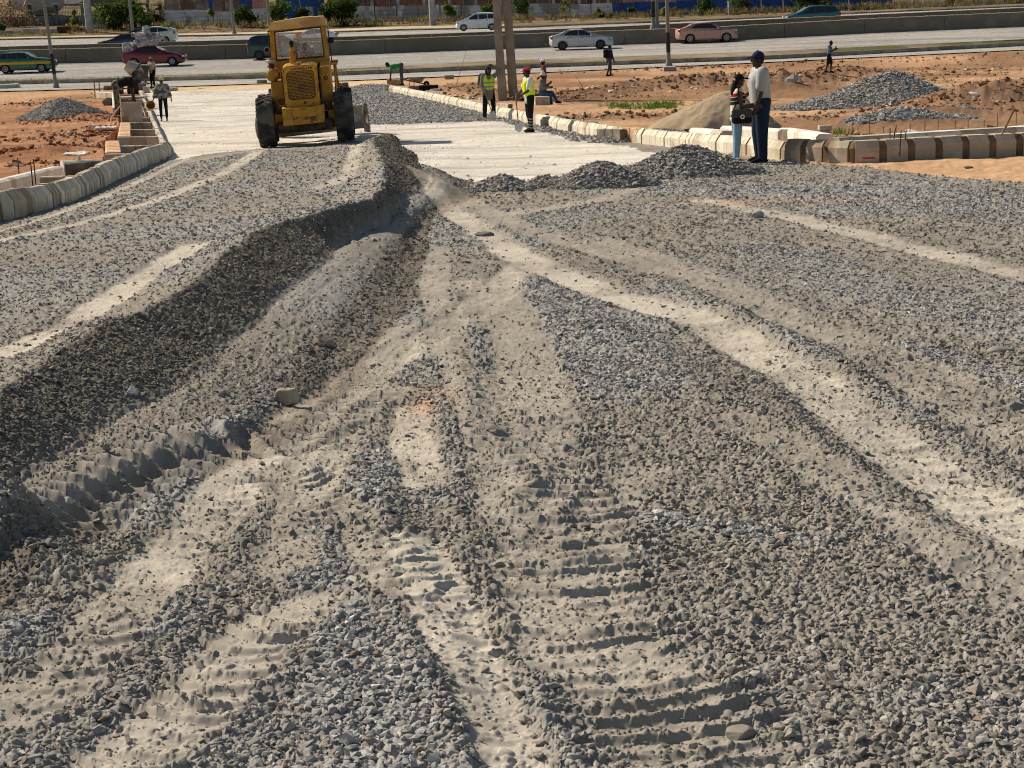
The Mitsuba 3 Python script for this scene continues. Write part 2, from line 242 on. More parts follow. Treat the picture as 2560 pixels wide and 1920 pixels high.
TG = {}
from scipy.ndimage import map_coordinates
def sample(X, Y):
    """level, paleness, gravel and clean-stone share of the finished terrain"""
    a = np.interp(Y, TG['rows'], np.arange(len(TG['rows']))); b = np.interp(X / np.maximum(Y, 2.2), TG['tx'], np.arange(len(TG['tx'])))
    return [map_coordinates(TG[k], [a, b], order=1, mode='nearest') for k in ('z', 'pale', 'q', 'cl', 'dm')]
def terrain():
    rows = np.concatenate([[-6, -2, .5, 1.6, 2.5, 3.0], [gp(1280, y)[1] for y in np.arange(1945, 470, -2.5)], [gp(1280, y)[1] for y in np.arange(470, 195, -1.3)]])
    rows = np.unique(np.round(rows, 5)); rows = np.concatenate([rows[rows < 108], np.arange(108, 125, 1.5)])
    core = np.linspace(-.335, .335, 740); side = .335 + np.cumsum(np.linspace(.002, .04, 28)); tx = np.concatenate([-side[::-1], core, side])
    Yg, Tg = np.meshgrid(rows, tx, indexing='ij'); Xg = Tg * np.maximum(Yg, 2.2)
    X, Y = Xg.ravel(), Yg.ravel()
    inr = inpoly(X, Y, ROADP, .12, 0); sand = inpoly(X, Y, SAND, .30, 1); strip = inpoly(X, Y, STRIP, .22, 2); sand &= ~strip
    yel = inpoly(X, Y, YELLOW, .5, 3); drain = inpoly(X, Y, DRAIN) | inpoly(X, Y, DRAIN_R)
    h, pale, q, cl = relief(X, Y); damp_shade = SL['m'].copy(); fh = fineh(X, Y, pale, q); sh, rough = soil_relief(X, Y)
    wob1, wob2 = .02 * (N2(X, Y, 9, 45) - .5), .02 * (N2(X, Y, 9, 46) - .5); keep = np.clip(.12 + .95 * q - .55 * pale * (1 - cl), .06, 1)
    da, ra = cobble(X + wob1, Y + wob2, .027, 5, keep); db, rb = cobble(X + wob2, Y + wob1, .0145, 6, np.clip(keep * 1.1 + .1, 0, .9)); dc, rc = cobble(X + wob1, Y, .060, 7, .55 * keep); near = 1 - sstep(9, 16, Y)
    grain = (np.maximum(da * .0125, db * .0075) * near + dc * .018 * (1 - near)) * (1 - .45 * pale); gid = np.where(da * .0125 > db * .0075, ra, rb) * near + rc * (1 - near); gon = np.clip(grain * 180, 0, 1) * inr
    fh = .55 * fh + grain
    graded = inr & (Y > 36) | strip
    hroad = np.where(sand, h * .12 + .012 * (N2(X, Y, 2.0, 81, 3) - .5) + .004 * (N2(X, Y, 14, 82, 2) - .5), np.where(strip, h * .12 + .02 + fh * 1.6, h + fh))
    edge = 1 - sstep(92, 99, Y)
    z = G(X, Y) + np.where(inr, hroad, sh * edge) - .5 * drain
    TG.update(rows=rows, tx=tx, z=z.reshape(Yg.shape), pale=pale.reshape(Yg.shape), q=q.reshape(Yg.shape), cl=cl.reshape(Yg.shape), dm=damp_shade.reshape(Yg.shape))
    # colours: dust, dust darkened for moisture and shade on the windrow slope, laterite
    n1, n2, n3 = N2(X, Y, .8, 91, 3), N2(X, Y, 7, 92, 2), N2(X, Y, 40, 93)
    mixc = lambda a, b, t: np.asarray(a) * (1 - t[:, None]) + np.asarray(b) * t[:, None]
    g = mixc((.178, .165, .147), (.48, .445, .388), pale)
    g = mixc(g, (.30, .30, .30), np.clip(cl * .8 + strip * .8, 0, 1)) * (.86 + .2 * n1 + .16 * n2)[:, None]
    gcol = mixc((.17, .157, .138), (.33, .315, .285), gid); gcol = np.where((gid > .93)[:, None], .42, gcol); gcol = mixc(gcol, mixc((.20, .20, .20), (.40, .40, .395), gid), np.clip(cl, 0, 1)); g = mixc(g, gcol, gon * (.75 - .45 * pale))
    g = g * (1 - .34 * damp_shade[:, None] * np.array([.9, 1.0, 1.12]))  # windrow slope darkened in colour: part moist gravel, part painted shade
    ora = np.zeros_like(X)
    for (px, py, w, l) in [(1290, 497, .8, .22), (1850, 506, 1.4, .3), (2150, 504, 1.3, .25), (1070, 1010, .12, .3), (1215, 432, .35, .4), (1060, 1060, .1, .2)]:
        c = gp(px, py); ora = np.maximum(ora, np.exp(-((X - c[0]) / w) ** 2 - ((Y - c[1]) / l) ** 2) * sstep(.35, .6, n1 * .6 + n2 * .4))
    g = mixc(g, (.50, .27, .13), ora * .45)
    s = mixc((.68, .65, .585), (.57, .54, .485), sstep(.35, .7, n1)) * (.9 + .2 * n2)[:, None]
    st = np.maximum(sstep(.5, .75, N2(X * .35, Y * 1.4, 1.2, 94, 3)) * .6, .45 * sstep(.55, .8, N2(X, Y, 12, 96, 2)))
    s = mixc(s, (.27, .26, .24), st)
    dusty = N2(X, Y, .22, 95, 3)
    o = mixc((.26, .16, .10), (.50, .325, .20), sstep(.35, .68, dusty)); o = mixc(o, (.20, .125, .085), np.clip(rough * 1.2, 0, .85)); o = o * (.75 + .35 * n2 + .2 * n1)[:, None]
    left = (X < -9) & (Y < 90); o = np.where(left[:, None], mixc((.25, .125, .075), (.43, .25, .15), sstep(.3, .7, dusty * .5 + n1 * .5)) * (.75 + .5 * n2)[:, None], o)
    ro = (X > 5.5) & (Y < 34) & (Y < np.interp(X, RW[:, 0], RW[:, 1])); o = np.where(ro[:, None], mixc((.45, .275, .16), (.58, .39, .245), n1) * (.85 + .3 * n2)[:, None], o)
    o = mixc(o, (.66, .52, .34), yel * .9)
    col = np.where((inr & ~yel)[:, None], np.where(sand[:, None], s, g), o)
    R, C = len(rows), len(tx); i = np.arange(R * C).reshape(R, C)
    f = np.concatenate([np.stack([i[:-1, :-1], i[:-1, 1:], i[1:, 1:]], -1).reshape(-1, 3), np.stack([i[:-1, :-1], i[1:, 1:], i[1:, :-1]], -1).reshape(-1, 3)])
    zone = np.where(inr & ~yel, np.where(sand, 1, 0), 2)
    fz = zone[f[:, 0]]
    V = np.stack([X, Y, z], -1)
    fn = np.cross(V[f[:, 1]] - V[f[:, 0]], V[f[:, 2]] - V[f[:, 0]]); nn = np.zeros_like(V)
    for k in range(3): np.add.at(nn, f[:, k], fn)
    nn /= np.linalg.norm(nn, axis=1, keepdims=True)
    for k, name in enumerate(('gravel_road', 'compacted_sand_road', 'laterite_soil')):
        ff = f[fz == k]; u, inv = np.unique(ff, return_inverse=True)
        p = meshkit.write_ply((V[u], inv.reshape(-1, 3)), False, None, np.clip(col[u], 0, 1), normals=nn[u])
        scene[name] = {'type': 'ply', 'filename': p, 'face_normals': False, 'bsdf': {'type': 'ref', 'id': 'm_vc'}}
        lab(name, kind='structure')
    lab('gravel_road', 'graded grey gravel and dust road surface with tyre ruts', 'road', kind='structure')
    lab('compacted_sand_road', 'pale compacted sand road bed beyond the gravel heaps', 'road', kind='structure')
    lab('laterite_soil', 'bare orange brown soil on both sides of the new road', 'ground', kind='structure')
terrain()

# ------------------------------------------------------------------ loose stone
def stone_kit(n, npts, seed):
    r = np.random.default_rng(seed); kit = []
    for _ in range(n):
        p = r.normal(size=(npts, 3)); p /= np.linalg.norm(p, axis=1, keepdims=True); p *= r.uniform(.75, 1.15, (npts, 1)); p *= np.array([1.15, .85, .68]) * r.uniform(.8, 1.2, 3)
        hull = trimesh.Trimesh(p).convex_hull
        kit.append((np.array(hull.vertices), np.array(hull.faces)))
    return kit
KIT_A, KIT_B, KIT_C = stone_kit(14, 11, 1), stone_kit(12, 8, 2), stone_kit(10, 6, 3)
def scatter(P, r, col, kit, sink=.25, seed=0, nrm=None):
    """stones of radius r standing at the points P: (vertices, faces, colours)"""
    g = np.random.default_rng(seed); which = g.integers(0, len(kit), len(P)); vs, fs, cs, off = [], [], [], 0
    for k, (v, f) in enumerate(kit):
        m = np.nonzero(which == k)[0]
        if not len(m): continue
        a = g.uniform(0, 2 * np.pi, len(m)); tl = g.normal(0, .45, (len(m), 2))
        ca, sa = np.cos(a), np.sin(a); R = np.zeros((len(m), 3, 3)); R[:, 0, 0], R[:, 0, 1], R[:, 1, 0], R[:, 1, 1], R[:, 2, 2] = ca, -sa, sa, ca, 1
        Tm = np.zeros_like(R); cx, sx = np.cos(tl[:, 0]), np.sin(tl[:, 0]); Tm[:, 0, 0] = 1; Tm[:, 1, 1], Tm[:, 1, 2], Tm[:, 2, 1], Tm[:, 2, 2] = cx, -sx, sx, cx
        w = np.einsum('kij,nj->kni', R @ Tm, v) * r[m][:, None, None] + P[m][:, None, :]
        w[:, :, 2] += (r[m] * (.55 - sink * 2 * g.uniform(.3, 1, len(m))))[:, None]
        vs.append(w.reshape(-1, 3)); fs.append((f[None] + (np.arange(len(m)) * len(v))[:, None, None] + off).reshape(-1, 3)); cs.append(np.repeat(col[m], len(v), 0)); off += len(m) * len(v)
    return np.vstack(vs), np.vstack(fs), np.vstack(cs)
def stone_cols(n, clean, g):
    b = g.normal(1, .24, n).clip(.5, 1.75)[:, None]
    grey = np.array([.33, .33, .327]) * b; dust = np.array([.27, .25, .222]) * (b * .6 + .4)
    odd = g.random(n); grey = np.where((odd < .05)[:, None], np.array([.30, .22, .17]) * b, np.where((odd > .95)[:, None], np.array([.50, .50, .49]) * b, grey))
    t = np.clip(clean + g.normal(0, .18, n), 0, 1)[:, None]
    return np.clip(grey * t + dust * (1 - t), .02, .85)
def gravel():
    g = np.random.default_rng(21); parts = []
    for (y0, y1, dens, rm, kit, tmax) in [(3.0, 5.5, 5200, .0088, KIT_A, .36), (5.5, 9, 3600, .0098, KIT_B, .35), (9, 14, 2100, .0115, KIT_C, .34), (14, 20, 1050, .0145, KIT_C, .33), (20, 36, 420, .0185, KIT_C, .33)]:
        n = int(dens * tmax * (y1 ** 2 - y0 ** 2)); Y = np.sqrt(g.uniform(y0 ** 2, y1 ** 2, n)); X = g.uniform(-tmax, tmax, n) * Y
        inr = inpoly(X, Y, ROADP) & ~inpoly(X, Y, SAND, .3, 1)
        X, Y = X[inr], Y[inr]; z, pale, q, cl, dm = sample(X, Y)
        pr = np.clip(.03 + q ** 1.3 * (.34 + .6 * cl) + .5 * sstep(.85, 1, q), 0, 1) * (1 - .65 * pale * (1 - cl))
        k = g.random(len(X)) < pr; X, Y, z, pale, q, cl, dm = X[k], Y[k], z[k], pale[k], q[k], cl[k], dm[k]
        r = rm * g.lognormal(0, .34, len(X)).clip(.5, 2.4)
        parts.append(scatter(np.stack([X, Y, z], -1), r, stone_cols(len(X), cl, g) * (1 - .30 * dm[:, None]), kit, .30, int(y0 * 10)))  # stones on the slope darkened too, for moisture and painted shade
        if y1 < 12:      # crumbs of dusty earth among the stones
            n = int(dens * .7 * tmax * (y1 ** 2 - y0 ** 2)); Y = np.sqrt(g.uniform(y0 ** 2, y1 ** 2, n)); X = g.uniform(-tmax, tmax, n) * Y
            z, pale, q, cl, dm = sample(X, Y); k = g.random(n) < (1 - .9 * pale) * (.7 - .5 * cl); X, Y, z, pale, q, cl, dm = X[k], Y[k], z[k], pale[k], q[k], cl[k], dm[k]
            b = g.normal(1, .1, len(X))[:, None]; parts.append(scatter(np.stack([X, Y, z], -1), rm * .5 * g.lognormal(0, .4, len(X)), np.clip(np.array([.22, .20, .175]) * b, .05, .6), KIT_C, .3, 3))
    # the spread of fresh stone further up the road
    n = 9000; p = Polygon(STRIP); x0, y0, x1, y1 = p.bounds; X, Y = g.uniform(x0, x1, n * 4), g.uniform(y0, y1, n * 4)
    k = inpoly(X, Y, STRIP, .22, 2); X, Y = X[k][:n], Y[k][:n]
    parts.append(scatter(np.stack([X, Y, G(X, Y) + .03], -1), .035 * g.lognormal(0, .3, len(X)), stone_cols(len(X), np.ones(len(X)), g), KIT_B, .25, 5))
    # stray stones and skid lines of stone on the pale road bed
    n = 5000; p = Polygon(SAND); x0, y0, x1, y1 = p.bounds; X, Y = g.uniform(x0, x1, n * 6), g.uniform(y0, y1, n * 6)
    k = inpoly(X, Y, SAND, .1, 9) & (g.random(n * 6) < .05 + .9 * sstep(.55, .75, N2(X * .5, Y * 1.3, .9, 97, 3))); X, Y = X[k][:n], Y[k][:n]; z = sample(X, Y)[0]
    parts.append(scatter(np.stack([X, Y, z], -1), .016 * g.lognormal(0, .4, len(X)), stone_cols(len(X), np.full(len(X), .5), g), KIT_C, .2, 8))
    v, f, c, o = [], [], [], 0
    for a, b, d in parts: v.append(a); f.append(b + o); c.append(d); o += len(a)
    put('gravel', (np.vstack(v), np.vstack(f)), 'm_vc', color=np.vstack(c)); lab('gravel', 'loose grey crushed stones strewn over the road', 'gravel', kind='stuff')
    open('/tmp/tri','w').write(str(sum(map(len, f))))
gravel()
# ------------------------------------------------------------------ shape kit
def cat(*ms):
    ms = [m for m in ms if m is not None]
    return ms[0] if len(ms) == 1 else trimesh.util.concatenate([trimesh.Trimesh(m.vertices, m.faces, process=False) for m in ms])
def M4(pos=(0, 0, 0), yaw=0.0, pitch=0.0, roll=0.0, s=1.0):
    E = trimesh.transformations.euler_matrix(roll, pitch, yaw, 'sxyz'); E[:3, :3] *= s; E[:3, 3] = pos; return E
def xf(m, M):
    m = m.copy(); m.apply_transform(M); return m
def cbox(size, c=(0, 0, 0), b=.01):
    sx, sy, sz = np.array(size) / 2; b = min(b, sx * .49, sy * .49, sz * .49); p = []
    for x in (-1, 1):
        for y in (-1, 1):
            for z in (-1, 1): p += [(x * (sx - b), y * (sy - b), z * sz), (x * (sx - b), y * sy, z * (sz - b)), (x * sx, y * (sy - b), z * (sz - b))]
    m = trimesh.Trimesh(np.array(p)).convex_hull; m.apply_translation(c); return m
def hull(p): return trimesh.Trimesh(np.asarray(p, float)).convex_hull
def basis(d):
    d = np.asarray(d, float); d = d / np.linalg.norm(d); a = np.array([0, 0, 1.]) if abs(d[2]) < .9 else np.array([1., 0, 0])
    u = np.cross(a, d); u /= np.linalg.norm(u); return u, np.cross(d, u), d
def tube(p0, p1, r0, r1=None, n=10):
    r1 = r0 if r1 is None else r1; p0, p1 = np.asarray(p0, float), np.asarray(p1, float); u, v, d = basis(p1 - p0)
    a = np.arange(n) * 2 * np.pi / n; ring = np.cos(a)[:, None] * u + np.sin(a)[:, None] * v
    V = np.vstack([p0 + ring * r0, p1 + ring * r1, [p0], [p1]]); f = []
    for i in range(n):
        j = (i + 1) % n; f += [(i, j, n + j), (i, n + j, n + i), (2 * n, j, i), (2 * n + 1, n + i, n + j)]
    return trimesh.Trimesh(V, f, process=False)
def pipe(P, r, n=6):
    P = [np.asarray(p, float) for p in P]; rs = r if hasattr(r, '__len__') else [r] * len(P)
    return cat(*[tube(a, b, q, w, n) for a, b, q, w in zip(P[:-1], P[1:], rs[:-1], rs[1:])])
def lathe(prof, n=24, axis='z'):
    """prof: (radius, height) pairs, turned about z (or laid along y / x)"""
    prof = np.array(prof, float); a = np.arange(n) * 2 * np.pi / n; k = len(prof)
    V = np.stack([np.outer(np.cos(a), prof[:, 0]), np.outer(np.sin(a), prof[:, 0]), np.tile(prof[:, 1], (n, 1))], -1).reshape(-1, 3); f = []
    for i in range(n):
        j = (i + 1) % n
        for q in range(k - 1): f += [(i * k + q, j * k + q, j * k + q + 1), (i * k + q, j * k + q + 1, i * k + q + 1)]
    m = trimesh.Trimesh(V, f, process=False)
    if axis == 'y': m.apply_transform(trimesh.transformations.rotation_matrix(-np.pi / 2, (1, 0, 0)))
    if axis == 'x': m.apply_transform(trimesh.transformations.rotation_matrix(np.pi / 2, (0, 1, 0)))
    return m
def ext(poly, h, plane='xy', c=0.0):
    """polygon pushed along its normal by h, centred on c: plane 'xy' (along z), 'xz' (along y), 'yz' (along x)"""
    p = Polygon(poly) if isinstance(poly, (list, np.ndarray)) else poly
    m = cat(*[trimesh.creation.extrude_polygon(q, h, engine='earcut') for q in getattr(p.buffer(0), 'geoms', [p.buffer(0)]) if q.area > 1e-7]); m.apply_translation((0, 0, -h / 2 + c))
    if plane == 'xz': m.vertices = m.vertices[:, [0, 2, 1]]; m.invert()
    if plane == 'yz': m.vertices = m.vertices[:, [2, 0, 1]]
    return m
def ball(c, r, sub=2, s=(1, 1, 1)):
    m = trimesh.creation.icosphere(sub, 1.0); m.vertices = m.vertices * np.array(s) * r + np.array(c); return m
def m3d(m): return m3.Manifold(m3.Mesh(np.asarray(m.vertices, np.float32), np.asarray(m.faces, np.uint32)))
def tri(m):
    q = m.to_mesh(); return trimesh.Trimesh(q.vert_properties[:, :3], q.tri_verts, process=False)
def ribbon(A, B, seg=None):
    """sheet between two polylines of 3-D points"""
    A, B = np.asarray(A, float), np.asarray(B, float); n = len(A)
    V = np.vstack([A, B]); f = []
    for i in range(n - 1): f += [(i, i + 1, n + i + 1), (i, n + i + 1, n + i)]
    m = trimesh.Trimesh(V, f, process=False)
    if m.face_normals[:, 2].mean() < 0: m.invert()
    return m
def resample(P, step):
    P = np.asarray(P, float); s = np.concatenate([[0], np.cumsum(np.linalg.norm(np.diff(P, axis=0), axis=1))]); t = np.linspace(0, s[-1], max(2, int(round(s[-1] / step)) + 1))
    return np.stack([np.interp(t, s, P[:, k]) for k in range(P.shape[1])], -1)
def loft(P, prof):
    """closed profile (outward offset, height) carried along a ground line P (n, 3): one block with end caps"""
    P = np.asarray(P, float); d = np.gradient(P, axis=0); d[:, 2] = 0; d /= np.linalg.norm(d, axis=1, keepdims=True); nrm = np.stack([d[:, 1], -d[:, 0], 0 * d[:, 0]], -1)
    k = len(prof); V = np.vstack([p + np.outer([q[0] for q in prof], n_) + np.outer([q[1] for q in prof], (0, 0, 1)) for p, n_ in zip(P, nrm)]); f = []
    for i in range(len(P) - 1):
        for q in range(k):
            r = (q + 1) % k; f += [(i * k + q, i * k + r, (i + 1) * k + r), (i * k + q, (i + 1) * k + r, (i + 1) * k + q)]
    for q in range(1, k - 1): f += [(0, q + 1, q), ((len(P) - 1) * k, (len(P) - 1) * k + q, (len(P) - 1) * k + q + 1)]
    m = trimesh.Trimesh(V, f, process=False)
    if m.volume < 0: m.invert()
    return m
# ------------------------------------------------------------------ the dual carriageway across the picture
def road_mat(key, a, b, lanes=None):
    def fn(p, n, uv):
        t = mikit.fbm(p.x * .12, p.y * .9, 0, 3) * .6 + mikit.fbm(p.x * 3, p.y * 3, 0, 2) * .4
        col = mikit.mix(a, b, mikit.smoothstep(.3, .7, t))
        u = mikit.noise(p.x * .015, p.y * 1.1 + 5, 3)
        return mikit.mix(col, mi.Color3f(a) * .72, mikit.smoothstep(.62, .8, u) * .6)
    scene[key] = {'type': 'twosided', 'bsdf': {'type': 'diffuse', 'reflectance': mikit.proc(fn)}}
road_mat('m_asphalt', (.29, .285, .27), (.40, .39, .37)); road_mat('m_asphalt2', (.34, .33, .31), (.43, .415, .385)); road_mat('m_pave', (.50, .41, .28), (.66, .55, .40))
wear('m_barrier', (.165, .145, .11), (.215, .19, .15), 1.2, .95, (.16, .135, .10), .35); wear('m_barrier_top_lit', (.42, .38, .31), (.52, .47, .39), 2.0, .95)  # top tone paler than the face: sunlight on the edge put into the colour
wear('m_kerb_old', (.24, .21, .17), (.34, .30, .245), 2.5, .95, (.16, .14, .115), .8)
def dry_verge(key, a, b, c):
    def fn(p, n, uv):
        t = mikit.fbm(p.x * .5, p.y * .8, p.z, 4); u = mikit.fbm(p.x * .16 + 9, p.y * .35, 2, 3)
        return mikit.mix(mikit.mix(a, b, mikit.smoothstep(.3, .7, t)), c, mikit.smoothstep(.5, .66, u))
    scene[key] = {'type': 'twosided', 'bsdf': {'type': 'diffuse', 'reflectance': mikit.proc(fn)}}
dry_verge('m_verge', (.22, .175, .12), (.34, .28, .20), (.13, .13, .06)); dry_verge('m_verge_far', (.17, .125, .085), (.27, .20, .135), (.13, .115, .06))
def line(pts, z=None, Y=None, step=3.0):
    P = np.array([pz(x, y, z) if Y is None else at(x, y, Y) for x, y in pts])
    a, b = P[0] + (P[0] - P[1]) * (25 / np.linalg.norm(P[0] - P[1])), P[-1] + (P[-1] - P[-2]) * (25 / np.linalg.norm(P[-1] - P[-2]))
    return resample(np.vstack([[a], P, [b]]), step)
def pair(A, B):
    n = max(len(A), len(B)); t = np.linspace(0, 1, n); r = lambda P: np.stack([np.interp(t, np.linspace(0, 1, len(P)), P[:, k]) for k in range(3)], -1); return r(A), r(B)
def sheet(key, A, B, mat, label, cat_, dz=0.0, cols=1):
    A, B = pair(A, B); m = ribbon(A + [0, 0, dz], B + [0, 0, dz]); put(key, m, mat, smooth=True); lab(key, label, cat_, kind='structure')
SV0 = line([(0, 228), (352, 219), (640, 209), (975, 197), (1280, 184), (1900, 156), (2560, 124)], .28)
SV1 = line([(0, 212), (640, 197), (1280, 172), (1900, 150), (2560, 115)], .28)
KT = SV1 + [0, .12, .26]
yk = lambda x, y: float(np.interp(at(x, y, 110)[0], SV1[:, 0], SV1[:, 1])) + 2.4
HW0 = np.array([at(x, y, yk(x, y)) for x, y in [(-320, 209), (0, 200), (640, 182), (1280, 151), (1900, 129), (2560, 98), (2880, 82)]]); HW0 = resample(HW0, 3.0)
HW1 = line([(0, 162), (640, 146), (1280, 121.5), (1800, 103), (2180, 82), (2560, 66)], Y=131)
sheet('service_road', SV0, SV1, 'm_asphalt2', 'pale narrow service road in front of the highway kerb', 'road')
a, b = pair(KT, HW0); sheet('road_verge', a + [0, .15, -.03], b, 'm_verge', 'dusty grass verge between service road kerb and highway', 'verge')
a, b = pair(HW0, HW1[(HW1[:, 0] > HW0[0, 0] - 8) & (HW1[:, 0] < HW0[-1, 0] + 8)]); sheet('highway', a, b + [0, .1, 0], 'm_asphalt', 'wide grey asphalt highway carriageway with passing cars', 'road', .004)
hwz = lambda x, y: float(np.interp(y, [np.interp(x, HW0[:, 0], HW0[:, 1]), np.interp(x, HW1[:, 0], HW1[:, 1])], [np.interp(x, HW0[:, 0], HW0[:, 2]), np.interp(x, HW1[:, 0], HW1[:, 2])]))
def on_hw(px, py):
    z = .8
    for _ in range(12): p = pz(px, py, z); z = hwz(p[0], p[1]) + .004
    return pz(px, py, z)
P = resample(SV1, 1.0); key = 'highway_kerb'
for i in range(0, len(P) - 4, 4):
    if abs(P[i][0]) < 48: put(key + '__stone', loft(np.vstack([P[i] + (P[i + 1] - P[i]) * .02, P[i + 2], P[i + 4] - (P[i + 1] - P[i]) * .02]), [(0, -.1), (0, .22), (-.03, .26), (-.15, .26), (-.15, -.1)]), 'm_kerb_old')
lab(key, 'long dark weathered kerb between service road and highway verge', 'kerb')
def barrier(key, P, hgt, label):
    P = resample(P, 1.0); h = hgt
    for i in range(0, len(P) - 6, 6):
        if abs(P[i][0]) < 60:
            q = P[i:i + 7].copy(); q[0] += (q[1] - q[0]) * .015; q[-1] -= (q[-1] - q[-2]) * .015
            hh = h(q[3][0]) if callable(h) else h
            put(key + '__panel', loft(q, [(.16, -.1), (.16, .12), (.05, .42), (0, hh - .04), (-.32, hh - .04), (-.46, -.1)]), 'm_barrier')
            put(key + '__coping', loft(q, [(.045, hh - .04), (.045, hh), (-.37, hh), (-.37, hh - .04)]), 'm_barrier_top_lit')  # thin top strip, its pale colour standing for the sunlit edge
    lab(key, label, 'barrier')
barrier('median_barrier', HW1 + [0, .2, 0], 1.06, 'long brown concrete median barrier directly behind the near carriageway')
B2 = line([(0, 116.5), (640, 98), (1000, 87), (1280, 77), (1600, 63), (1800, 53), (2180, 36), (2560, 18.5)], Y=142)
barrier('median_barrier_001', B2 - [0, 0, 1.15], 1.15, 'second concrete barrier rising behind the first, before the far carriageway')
a, b = pair(HW1, B2 - [0, 0, 1.1]); sheet('median_strip', a + [0, .6, .1], b, 'm_verge', 'earth strip between the two median barriers', 'verge')
FK = line([(0, 100.5), (640, 88.5), (1000, 76.5), (1280, 71), (1400, 65.5), (1800, 51), (2180, 33), (2560, 17)], Y=175)
FT_ = line([(0, 97.5), (640, 86), (1000, 73), (1280, 67), (1400, 61), (1800, 46.5), (2180, 29), (2560, 13)], Y=175.3)
a, b = pair(B2 - [0, 0, 1.0], FK); sheet('far_carriageway', a + [0, .5, 0], b, 'm_asphalt2', 'far carriageway beyond the median barriers', 'road')
P, Q = pair(FK, FT_); P, Q = resample(P, 1.0), resample(Q, 1.0); n = min(len(P), len(Q))
for i in range(0, n - 5, 5):
    if abs(P[i][0]) < 62: put('far_kerb__stone', loft(P[i:i + 6], [(0, -.1), (0, .16), (-.25, .16), (-.25, -.1)]), 'm_kerb_old')
lab('far_kerb', 'dark kerb along the far carriageway below the fence', 'kerb')
SW = line([(0, 93), (640, 80), (1000, 66), (1250, 62)], Y=180)
a, b = pair(resample(FT_[FT_[:, 0] < 2], 3.0), resample(SW[SW[:, 0] < 2], 3.0)); sheet('far_pavement', a + [0, 0, .02], b, 'm_pave', 'sandy pale pavement along the far kerb', 'pavement')
# rising verge and hillside behind, closing the view
def hills():
    xs = np.linspace(-130, 130, 150); TP = np.array([at(x, y, 192) for x, y in [(-300, 74), (0, 70), (405, 64), (900, 56), (1280, 45), (1530, 42), (1800, 33.5), (2200, 28), (2560, 18), (2860, 8)]]); tops = np.interp(xs, TP[:, 0], TP[:, 2])
    k0 = np.interp(xs, FT_[:, 0], FT_[:, 2]); rows = [(175.35, k0 + .0), (180, k0 + .08), (186, .5 * k0 + .5 * tops + .1), (192, tops), (200, tops + .15), (215, tops + .8), (240, tops + 2.5), (300, tops + 9), (420, tops + 26), (600, tops + 40), (900, tops + 45)]
    Ys = np.concatenate([np.linspace(175.35, 200, 26), np.linspace(202, 300, 40), np.linspace(310, 900, 24)])
    Z = np.stack([np.array([np.interp(y, [r[0] for r in rows], [r[1][i] for r in rows]) for y in Ys]) for i in range(len(xs))], 1)
    X, Y = np.meshgrid(xs, Ys); w = 1 + np.clip((Y - 200) / 120, 0, 6); X = X * w
    Z = Z + sstep(180, 186, Y) * (.35 * (N2(X, Y, .25, 101, 3) - .5) + 3.0 * sstep(215, 300, Y) * (N2(X, Y, .05, 102, 3) - .5))
    i = np.arange(X.size).reshape(X.shape); f = np.concatenate([np.stack([i[:-1, :-1], i[:-1, 1:], i[1:, 1:]], -1).reshape(-1, 3), np.stack([i[:-1, :-1], i[1:, 1:], i[1:, :-1]], -1).reshape(-1, 3)])
    put('hillside', (np.stack([X, Y, Z], -1).reshape(-1, 3), f), 'm_verge_far', smooth=True); lab('hillside', 'dry brown hillside with scrub rising behind the far road', 'hillside', kind='structure')
hills()
g = trimesh.Trimesh([(-1500, -300, -.6), (1500, -300, -.6), (1500, 2500, -.6), (-1500, 2500, -.6)], [(0, 1, 2), (0, 2, 3)], process=False)
put('ground', g, 'm_verge'); lab('ground', 'open earth all round the works', 'ground', kind='structure')
# ------------------------------------------------------------------ kerbs, drain, walls and heaps of the works
wear('m_conc_new', (.52, .48, .39), (.66, .61, .50), 3.0, .9, (.38, .32, .23), 1.1); wear('m_conc_tan', (.40, .345, .27), (.54, .48, .385), 3.0, .9, (.28, .21, .14), 1.3)
wear('m_mortar', (.11, .095, .075), (.17, .15, .12), 6, .95); wear('m_mortar_brown', (.13, .085, .05), (.22, .15, .09), 5, .95)
wear('m_block', (.36, .30, .235), (.50, .43, .35), 3.0, .95, (.22, .16, .11), 1.6); wear('m_block_dark', (.13, .12, .10), (.26, .245, .21), 4.0, .95, (.07, .065, .055), 2)
wear('m_white_lime', (.60, .57, .50), (.76, .73, .66), 4.0, .95, (.42, .37, .30), 2); wear('m_ochre', (.42, .23, .12), (.56, .40, .26), 3.5, .95, (.62, .5, .38), 2.5)
wear('m_mortar_tan', (.22, .17, .12), (.32, .26, .19), 5, .95); dif('m_rebar', (.10, .07, .05), .7); dif('m_red_paint', (.55, .04, .04), .7); wear('m_timber', (.17, .12, .08), (.30, .23, .16), 8, .9)
def ground_line(P2, step=.3):
    P = resample(rounded(P2), step); return np.column_stack([P, ground_z(P[:, 0], P[:, 1])])
def rounded(P, it=2):
    P = np.asarray(P, float)
    for _ in range(it): P = np.vstack([P[:1], np.stack([.75 * P[:-1] + .25 * P[1:], .25 * P[:-1] + .75 * P[1:]], 1).reshape(-1, P.shape[1]), P[-1:]])
    return P
def smooth_line(P, w=5):
    P = P.copy(); k = np.ones(w) / w; z = np.pad(P[:, 2], w // 2, mode='edge'); P[:, 2] = np.convolve(z, k, 'valid')[:len(P)]; return P
